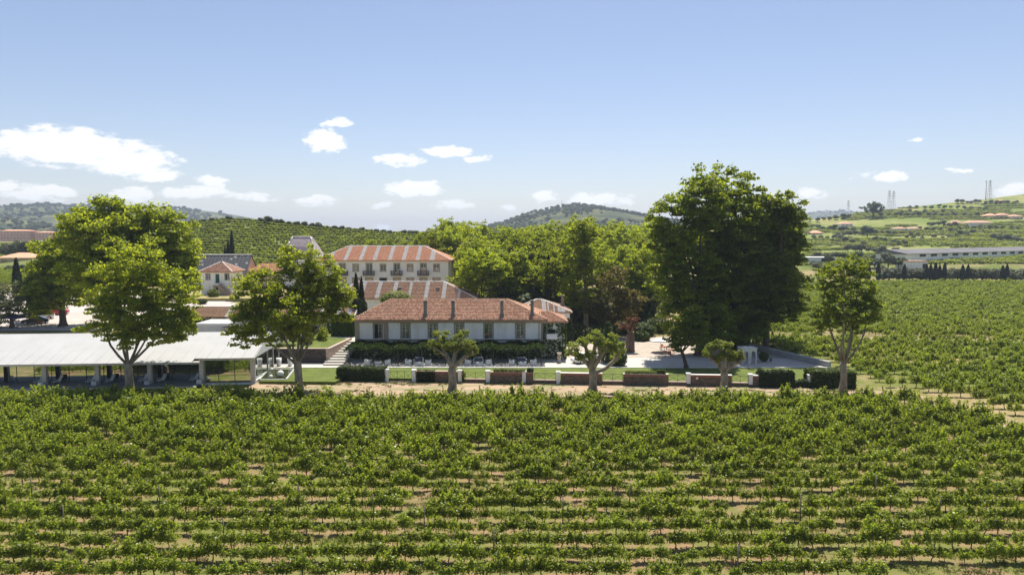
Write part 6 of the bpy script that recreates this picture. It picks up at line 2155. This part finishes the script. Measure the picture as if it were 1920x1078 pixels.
# ---- cypresses
def cypress_mesh(seed, H=10.0, W=1.1, lean=0):
    r = np.random.default_rng(seed); n = 3400
    t = r.random(n) ** .85
    prof = np.sin(np.clip(t * 1.06 + .06, 0, 1.12) * math.pi / 1.12) ** .6 * (1 - .35 * t)
    a = r.random(n) * 2 * math.pi; q = W * prof * (.72 + .36 * r.random(n)) * (1 + .10 * np.sin(5 * a + 9 * t))
    P = np.stack([q * np.cos(a), q * np.sin(a), .25 + t * (H - .25)], 1)
    Nn = np.stack([np.cos(a), np.sin(a), .6 * np.ones(n)], 1) + r.normal(size=(n, 3)) * .35
    crown = leaf_mesh('crown', P, Nn, .2, M['leaf_cyp'], r, .55)
    mb = MB(); mb.tube([(0, 0, -.2), (0, 0, H * .5), (0, 0, H * .93)], [W * .22, W * .12, .02], 6)
    return mb.mesh('trunk', M['bark']), crown


CV = [cypress_mesh(300 + i) for i in range(3)]


def cypress(px, ptop, Y, z, wpx, label, i, group=None):
    s = (Y * CP) / FPX; H = WZ(ptop, Y) - z
    return plant_tree('cypress', (WX(px, Y, z), Y, z), CV[i % 3], label, 'cypress', group, rz=i * 1.7, scale=(wpx / 2 * s / 1.0, wpx / 2 * s / 1.0, H / 10))


cypress(35, 484, 150, 3.05, 18, 'dark cypress rising behind the olive tree at the car park', 0)
cypress(437, 434, 196, T(-80, 196), 11, 'tall slim cypress, highest of the trio behind the slate shed', 1)
cypress(430, 452, 194, T(-80, 194), 11, 'middle cypress of the trio behind the slate shed', 2)
cypress(424, 463, 195, T(-80, 195), 9, 'shortest cypress of the trio behind the slate shed', 0)
cypress(669, 512, 121, 2.6, 15, 'taller of the twin cypresses at the left end of the long house', 1)
cypress(679, 519, 122, 2.6, 12, 'shorter of the twin cypresses at the left end of the long house', 2)
cypress(898, 476, 147, T(-7, 147), 12, 'dark narrow cypress standing against the park wood behind the long house roof', 0)
cypress(1028, 478, 138, T(7, 138), 15, 'dark narrow cypress standing behind the small striped roof', 1)


# ------------------------------------------------------------------ small round trees used far away
def round_tree(seed, lm, H=5.0, W=2.4, n=900, leaf=.3, trunk=.22):
    r = np.random.default_rng(seed)
    lb = np.array([(0, 0, H * .62, W * .8, W * .8, H * .3)] + [(W * .5 * math.cos(a), W * .5 * math.sin(a), H * r.uniform(.42, .72), W * .55, W * .55, H * .22) for a in (0.3, 1.6, 2.9, 4.2, 5.4)])
    P, Nn = ellipsoid_leaves(lb[:, :3], lb[:, 3:6], n, r, up=.6, rmin=.55)
    crown = leaf_mesh('crown', P, Nn, leaf, lm, r, .75)
    mb = MB(); mb.tube([(0, 0, -.3), (.05, 0, H * .25), (0, .05, H * .55)], [trunk, trunk * .8, trunk * .4], 6)
    return mb.mesh('trunk', M['bark']), crown


OV = [round_tree(400 + i, M['leaf_olive']) for i in range(3)]
DV = [round_tree(410 + i, M['leaf_hedge']) for i in range(3)]


def joined_tree(ms): return joined('tree', ms[0], ms[1])


OJ = [joined_tree(m_) for m_ in OV]; DJ = [joined_tree(m_) for m_ in DV]
rt = random.Random(17)
for p in (348, 362, 382, 398, 430, 490, 504, 517, 528, 541, 557, 571, 585, 596, 628, 641, 653, 678, 706, 720, 731, 757, 770, 781):
    Y = LH_Y - 2; x = WX(p, Y, 22); z = left_hill_z(x, Y) - .2
    s = rt.uniform(.5, .7) * (1.25 if p in (504, 528, 596, 362) else 1)
    o = meshobj('ridge_tree', (OJ + DJ)[rt.choice((0, 1, 2, 3))], None, (x, Y, z), (0, 0, rt.uniform(0, 6)), (s, s, s * .9))
    tag(o, 'small dark round tree on the crest of the striped vine hill', 'tree', 'trees along the crest of the vine hill')


def hill_hit(px, py, zf=right_hill_z, y0=344, y1=960, step=2.0):
    """first point of the hillside that the picture point looks at"""
    Y = y0
    while Y < y1:
        z = WZ(py, Y); x = WX(px, Y, z)
        if zf(x, Y) >= z: return x, Y, zf(x, Y)
        Y += step
    return None


rows = [(1650, 1862, 407, 407, 12, 9), (1706, 1862, 391, 394, 13, 7), (1690, 1800, 399, 401, 17, 6), (1745, 1800, 380, 379, 12, 6), (1795, 1912, 383, 384, 9, 8), (1520, 1604, 428, 436, 11, 10), (1518, 1600, 417, 409, 12, 9),
        (1570, 1640, 444, 441, 10, 10), (1655, 1725, 440, 443, 12, 9), (1640, 1700, 452, 462, 12, 10), (1740, 1800, 424, 426, 11, 9), (1800, 1916, 430, 431, 14, 8), (1560, 1620, 455, 462, 16, 11), (1590, 1690, 474, 480, 13, 15),
        (1525, 1600, 448, 452, 14, 9), (1780, 1832, 446, 440, 10, 10), (1862, 1918, 451, 456, 12, 12), (1700, 1790, 448, 450, 16, 8), (1725, 1800, 433, 435, 13, 8), (1530, 1640, 487, 490, 15, 16), (1840, 1916, 440, 448, 16, 7)]
for (a, b, q0_, q1_, st_, sz) in rows:
    p = a
    while p < b:
        q = lerp(q0_, q1_, (p - a) / (b - a)) + rt.uniform(-1.5, 1.5)
        hp = hill_hit(p + rt.uniform(-2, 2), q)
        if hp:
            s = sz * rt.uniform(.8, 1.2) * hp[1] / FPX / 4.6
            o = meshobj('hillside_tree', (OJ + DJ)[rt.choice((0, 0, 1, 1, 2, 2, 3, 4))], None, (hp[0], hp[1], hp[2] - .15), (0, 0, rt.uniform(0, 6)), (s, s, s * rt.uniform(.85, 1.1)))
            tag(o, 'small rounded olive or shrub growing on the terraced hillside', 'tree', 'trees on the terraced hillside')
        p += st_ * rt.uniform(.75, 1.25)
wood_src = source_collection('wood_source', OJ + DJ + DJ)
for (zf, x0_, x1_, Y_, dp), lab, nn_ in zip(FAR, ('woodland and scrub scattered over the long skyline hill', 'scrub and trees dotting the low ridge behind the apartment blocks', 'woodland covering the rounded hill behind the park', 'woodland on the distant blue ridge'), (1700, 500, 1500, 600)):
    pts = []; tries = 0
    while len(pts) < nn_ and tries < nn_ * 6:
        tries += 1
        x = rv.uniform(x0_, x1_); t = rv.random() ** .6; y = Y_ - dp + dp * t * 1.02
        if noise2(x, y, 9.0 / dp) + .5 * noise2(x, y, 31.0 / dp) > -.05 or (t > .97 and rv.random() < .5):
            sc_ = rv.uniform(1.0, 2.1) * (1.5 if Y_ > 2000 else 1)
            pts.append((x, y, zf(x, y) - .5, rv.random() * 6, sc_, sc_ * rv.uniform(.8, 1.2), int(rv.integers(9))))
    A = np.array(pts)
    scatter('woodland', A[:, :3], A[:, 3], A[:, [4, 4, 5]], A[:, 6], wood_src, lab, 'woodland')
hp = hill_hit(1637, 409); s = hp[1] / FPX
ms = tree_meshes(61, [(-8 * s, 0, 18 * s, 14 * s, 12 * s, 8 * s), (9 * s, 0, 17 * s, 13 * s, 12 * s, 8 * s), (0, 0, 24 * s, 13 * s, 12 * s, 5 * s)], 8 * s, 1.6 * s, 110, 40, 3.2 * s, 1.1 * s, M['leaf_hedge'], M['bark'], 4, 10)
plant_tree('spreading_tree', (hp[0], hp[1], hp[2] - .3), ms, 'big dark spreading tree on the left shoulder of the terraced hillside')
hp = hill_hit(1626, 446); s = 22 * hp[1] / FPX / 4.6
plant_tree('round_tree', (hp[0], hp[1], hp[2] - .2), DV[0], 'large dark round tree below the spreading tree on the hillside', scale=(s, s, s * 1.1))
pts = []
for y in np.arange(272, 640, 9.0):
    x = -0.84 * y
    while x < -0.52 * y:
        if noise2(x, y, .03) > -.2: pts.append((x, y, T(x, y) - .1, rv.normal() * .05, 1.8, rv.uniform(.9, 1.4), int(rv.integers(6))))
        x += 5.4
A = np.array(pts)
scatter('vine_rows', A[:, :3], A[:, 3], A[:, [4, 4, 5]], A[:, 6], row_src, 'vine rows on the plain before the pink apartment blocks', 'vineyard')
# tree belt at the far edge of the right vineyard
HYB = 281.0
for p in (1628, 1646, 1695, 1736, 1744, 1753, 1761, 1770, 1804, 1814, 1879, 1887):
    x = WX(p, HYB, 4); z = T(x, HYB)
    cypress(p, 494 + rt.uniform(-3, 4), HYB, z, 9, 'dark cypress in the tree belt at the far edge of the vineyard', p, 'cypresses at the far edge of the vineyard')
for p, w in ((1656, 26), (1668, 38), (1682, 26), (1712, 38), (1726, 26), (1750, 24), (1782, 26), (1796, 26), (1812, 26), (1826, 28), (1842, 28), (1856, 26), (1868, 26), (1890, 30), (1904, 38), (1925, 34)):
    Y = HYB + 4; x = WX(p, Y, 4); z = T(x, Y); s = w * Y / FPX / 4.5
    plant_tree('olive_tree', (x, Y, z), OV[int(p) % 3], 'full grey-green olive tree in the tree belt before the warehouse', 'tree', 'olive trees before the warehouse', rz=p, scale=(s * 1.1, s * 1.1, 7.4 / 5)).location.z -= 1.3
for p, q, w, dk in ((1535, 498, 26, 0), (1560, 502, 24, 0), (1585, 500, 26, 0), (1610, 497, 30, 1), (1640, 488, 34, 1), (1600, 512, 22, 0), (1665, 478, 26, 0), (1685, 486, 30, 1), (1530, 512, 24, 1), (1570, 515, 20, 0), (1555, 480, 18, 0), (1650, 507, 20, 0)):
    Y = 292 + rt.uniform(0, 40) if q > 490 else 322; x = WX(p, Y, 4); z = T(x, Y) - .1; H_ = max(3.2, WZ(q - 8, Y) - z); s = w * Y / FPX / 4.6
    plant_tree('bushy_tree', (x, Y, z), (DV if dk else OV)[int(p) % 3], 'bushy grey-green tree between vineyard and terraced hillside', 'tree', 'bushy trees at the foot of the hillside', rz=p, scale=(s, s, H_ / 5))
for p, q, w in ((12, 458, 24), (30, 452, 20), (52, 455, 22), (70, 452, 18), (88, 455, 18), (45, 463, 28), (110, 458, 20), (20, 505, 20), (45, 500, 16)):
    Y = 330 if q < 480 else 235; x = WX(p, Y, 8); z = T(x, Y) - .1; s = w * Y / FPX / 4.6; H_ = max(3, WZ(q - 6, Y) - z)
    plant_tree('bushy_tree', (x, Y, z), (OV + DV)[int(p) % 6], 'dark bushy tree between the cream house and the apartment blocks', 'tree', 'bushy trees below the apartment blocks', rz=p, scale=(s, s, H_ / 5))


# shady undergrowth of the park wood
for i in range(34):
    Y = rt.uniform(133, 158); p = rt.uniform(1045, 1250) if i < 24 else rt.uniform(870, 1010)
    x = WX(p, Y, 4); s = rt.uniform(1.0, 1.9)
    plant_tree('undergrowth_shrub', (x, Y, T(x, Y) - .6), DV[i % 3], 'dark undergrowth shrub in the shade of the park wood', 'shrub', 'undergrowth of the park wood', rz=i, scale=(s, s, s * rt.uniform(.7, 1.0)))


# ------------------------------------------------------------------ far houses
def far_house(px, py, wpx, hpx, Y, zb, label, wall, roofm, roofpx=6, name='village_house', depth=None, hip=True, nwin=3, rz=0.0, rows_=1):
    s = Y / FPX; w, hh, rr = wpx * s, hpx * s, roofpx * s; d_ = depth or w * .7
    e = empty(name, (WX(px, Y, zb), Y, zb), rz, label, 'house')
    mb = MB(); mb.box(-w / 2, w / 2, 0, d_, -2.0, hh); mb.build('wall', wall, e)
    mb = MB(); o = .04 * w; il = min(w * .35, d_ * .5) if hip else .01
    A_, B_, C_, D_ = (-w / 2 - o, -o, hh), (w / 2 + o, -o, hh), (w / 2 + o, d_ + o, hh), (-w / 2 - o, d_ + o, hh)
    E_, F_ = (-w / 2 + il, d_ / 2, hh + rr), (w / 2 - il, d_ / 2, hh + rr)
    for f in ([A_, B_, F_, E_], [B_, C_, F_], [C_, D_, E_, F_], [D_, A_, E_], [D_, C_, B_, A_]): mb.face(f)
    mb.build('roof', roofm, e)
    for j in range(rows_):
        for k in range(nwin):
            x = lerp(-w / 2, w / 2, (k + .5) / nwin); ww_ = w / nwin * .26; z0_ = hh * (j + .38) / rows_; z1_ = hh * (j + .78) / rows_
            if rows_ == 1 and k == nwin // 2: z0_ = 0
            mb = MB(); mb.box(x - ww_, x + ww_, -.12, .05, z0_, z1_)
            mb.build('door' if z0_ == 0 else 'window', M['glass'], e)
    return e


for (p, q, w, hh, rf_, lab, wm, rm_) in ((1533, 440, 20, 3, 5, 'low house with a broad salmon roof on the lower hillside', 'cream_wall', 'tile_orange'), (1588, 426, 22, 6, 4, 'white gabled house half hidden by hillside shrubs', 'white_wall', 'tile'),
                                       (1692, 434, 22, 5, 3, 'long white farmhouse at the middle of the hillside', 'white_wall', 'tile'), (1716, 434, 20, 5, 3, 'white farm annexe next to the long farmhouse', 'white_wall', 'tile_brown'), (1797, 423, 15, 5, 5, 'small cream house under the palm on the hillside', 'cream_wall', 'tile'),
                                       (1838, 424, 44, 6, 5, 'wide stone house with a flat brown roof on the hillside', 'manor_wall', 'tile_brown'), (1862, 409, 22, 4, 4, 'cream house in the hamlet high on the hillside', 'cream_wall', 'tile_orange'), (1884, 410, 20, 6, 4, 'pink house in the middle of the hillside hamlet', 'pink_wall', 'tile'),
                                       (1908, 412, 20, 6, 4, 'pale house at the end of the hillside hamlet', 'cream_wall', 'tile_brown'), (1881, 382, 20, 3, 4, 'solitary house with salmon roof near the top of the hillside', 'white_wall', 'tile_orange')):
    hp = hill_hit(p, q)
    if hp: far_house(p, q, w, hh, hp[1], hp[2], lab, M[wm], M[rm_], rf_, depth=10)
far_house(1703, 466, 24, 6, 372, 5.2, 'ochre house with tiled hip roof just behind the warehouse', M['cream_wall'], M['tile'], 5)
far_house(1747, 468, 34, 10, 380, 5.4, 'pinkish two-storey house with red hip roof behind the warehouse', M['pink_wall'], M['tile'], 6, rows_=2, nwin=4)
far_house(1786, 470, 30, 5, 388, 5.4, 'low shed with an orange roof behind the warehouse', M['cream_wall'], M['tile_orange'], 4)
far_house(30, 497, 66, 17, 262, 7.2, 'cream house with a broad orange hip roof at the edge of the fields', M['cream_wall'], M['tile_orange'], 9, name='country_house')
for (p, q, w, hh, nw, lab) in ((28, 449, 56, 16, 9, 'long pink apartment block with rows of windows'), (82, 447, 32, 11, 5, 'shorter pink apartment block next to the long one'), (114, 450, 24, 7, 4, 'small white and pink block at the end of the apartments')):
    e = far_house(p, q, w, hh, 700, WZ(q, 700), lab, M['pink_wall'] if w > 25 else M['white_wall'], M['tile_orange'], 2.0, name='apartment_block', depth=12, nwin=nw, rows_=3)
    e['category'] = 'apartment block'
e = empty('modern_house', (WX(1516, 345, 6), 345, T(200, 345)), 0, 'white flat-roofed modern house with a dark glazed terrace', 'house')
s = 345 / FPX
mb = MB(); mb.box(0, 51 * s, 0, 9, -.5, 3.6); mb.box(-.2, 51 * s + .2, -.3, 9.2, 3.6, 3.9); mb.build('wall', M['white_wall'], e)
mb = MB(); mb.box(24 * s, 49 * s, -.06, .02, .8, 3.3); mb.build('window', M['dark_room'], e)
mb = MB(); mb.box(6 * s, 11 * s, -.06, .02, 0, 2.2); mb.build('door', M['grey_paint'], e)

# long warehouse
P0 = Vector((WX(1700, 344, 6), 344, 4.3)); P1 = Vector((WX(2010, 452, 6), 452, 4.3))
dv = P1 - P0; LW = dv.length; aw = math.atan2(dv.y, dv.x)
e = empty('warehouse', P0, aw, 'very long white warehouse with a low dark grey roof and high windows', 'warehouse')
mb = MB(); mb.box(0, LW, 0, 16, -1.5, 5.3); mb.build('wall', M['manor_wall'], e)
mb = MB(); mb.prism([(-.8, 5.3), (LW + .8, 5.3), (LW + .8, 5.55), (-.8, 5.55)], -.9, 16.5)
mb.add([(-.8, -.9, 5.552), (LW + .8, -.9, 5.552), (LW + .8, 10, 7.6), (-.8, 10, 7.6), (-.8, 16.5, 5.552), (LW + .8, 16.5, 5.552)], [(0, 1, 2, 3), (3, 2, 5, 4), (0, 3, 4), (1, 5, 2)])
mb.build('roof', mat('dark_fibre_cement', (.12, .115, .12), .85, (.17, .165, .17), .15, stretch=(1, .3, 1)), e)
for k in range(13):
    x = 12 + k * 11.2
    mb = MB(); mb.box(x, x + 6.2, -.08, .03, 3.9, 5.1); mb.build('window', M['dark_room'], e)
    mb = MB(); mb.box(x + 8.4, x + 8.75, -.12, .02, -1, 5.2); mb.build('pilaster', M['manor_wall'], e)
for x in (30, 62): 
    mb = MB(); mb.box(x, x + 1.4, -.08, .03, -.2, 2.3); mb.build('door', M['dark_room'], e)
e = empty('white_shed', (WX(1694, 318, 5), 318, T(230, 318)), 0, 'low white shed with a dark doorway in front of the warehouse', 'shed')
s = 318 / FPX
mb = MB(); mb.box(0, 46 * s, 0, 7, -.5, 3.4); mb.build('wall', M['white_wall'], e)
mb = MB(); mb.box(-.3, 46 * s + .3, -.4, 7.3, 3.4, 3.8); mb.build('roof', M['tile_brown'], e)
mb = MB(); mb.box(36 * s, 43 * s, -.05, .02, 0, 2.4); mb.build('door', M['dark_room'], e)


# ------------------------------------------------------------------ pylons and masts
def pylon(px, ptop, Y, label, zb, arms=True):
    H = WZ(ptop, Y) - zb; e = empty('pylon', (WX(px, Y, zb), Y, zb), .3, label, 'pylon', )
    mb = MB(); b = H * .085; t = H * .02; th = .09 * H / 20
    lv = [0, .2, .38, .54, .68, .8, .9, 1.0]
    cor = lambda f: [(sx * lerp(b, t, f), sy * lerp(b, t, f), H * f) for sx, sy in ((-1, -1), (1, -1), (1, 1), (-1, 1))]
    for f0, f1 in zip(lv[:-1], lv[1:]):
        a, c_ = cor(f0), cor(f1)
        for i in range(4):
            j = (i + 1) % 4
            mb.tube([a[i], c_[i]], th, 4); mb.tube([a[i], c_[j]], th * .6, 3); mb.tube([a[j], c_[i]], th * .6, 3)
    mb.build('lattice', M['grey_paint'], e)
    if arms:
        for f, w in ((.72, .16), (.84, .13), (.95, .10)):
            a = MB(); a.tube([(-H * w, 0, H * f), (H * w, 0, H * f)], th, 4); a.tube([(-H * w, 0, H * f), (0, 0, H * (f + .04))], th * .7, 4); a.tube([(H * w, 0, H * f), (0, 0, H * (f + .04))], th * .7, 4); a.build('cross_arm', M['grey_paint'], e)
    return e


def crest_z(px):
    Y = 700.0
    for _ in range(6): Y = RH_YC(WX(px, Y, 40))
    x = WX(px, Y, 40); return Y, right_hill_z(x, Y) - .5


Y, z = crest_z(1590); pylon(1590, 376, Y, 'faint lattice pylon above the left shoulder of the hillside', z)
Y, z = crest_z(1667); pylon(1666.5, 357, Y, 'left one of the pair of tall lattice pylons on the hill crest', z)
Y, z = crest_z(1675); pylon(1674.5, 358, Y + 6, 'right one of the pair of tall lattice pylons on the hill crest', z - .3)
Y, z = crest_z(1855); pylon(1855, 338, Y, 'lattice pylon next to the floodlight mast high on the hill', z)
Y, z = crest_z(1848); e = empty('floodlight_mast', (WX(1848, Y, z), Y, z), 0, 'single floodlight mast with a round head high on the hill crest', 'mast')
H_ = WZ(341, Y) - z
mb = MB(); mb.tube([(0, 0, 0), (0, 0, H_)], [.5, .3], 8); mb.build('pole', M['grey_paint'], e)
mb = MB(); mb.lathe([(.3, H_), (1.6, H_ + .2), (1.6, H_ + .7), (.2, H_ + .9)], n=12); mb.build('lamp_head', M['grey_paint'], e)
for p, ptop in ((1053, 374), (1069, 377), (1073, 379)):
    Y = 1800; z = WZ(388, Y) - 2; mb = MB(); mb.tube([(0, 0, 0), (0, 0, WZ(ptop, Y) - z)], [.5, .25], 5)
    tag(mb.build('mast', M['grey_paint'], None, loc=(WX(p, Y, z), Y, z)), 'thin mast on top of the rounded wooded hill', 'mast', 'masts on the rounded hill')

# ------------------------------------------------------------------ haze
mb = MB(); mb.box(-7200, 7200, -600, 9200, -12, 215)
hz = mb.build('haze', [])
vm = bpy.data.materials.new('summer_haze'); vm.use_nodes = True
nt = vm.node_tree; nt.nodes.clear()
ov = nt.nodes.new('ShaderNodeOutputMaterial'); pvn = nt.nodes.new('ShaderNodeVolumePrincipled')
pvn.inputs['Color'].default_value = (0.66, 0.77, 0.94, 1)
pvn.inputs['Density'].default_value = 0.00017
pvn.inputs['Anisotropy'].default_value = 0.2
nt.links.new(pvn.outputs[0], ov.inputs['Volume'])
hz.data.materials.clear(); hz.data.materials.append(vm)
tag(hz, 'thin pale summer haze over the whole valley', 'haze', None, 'stuff')
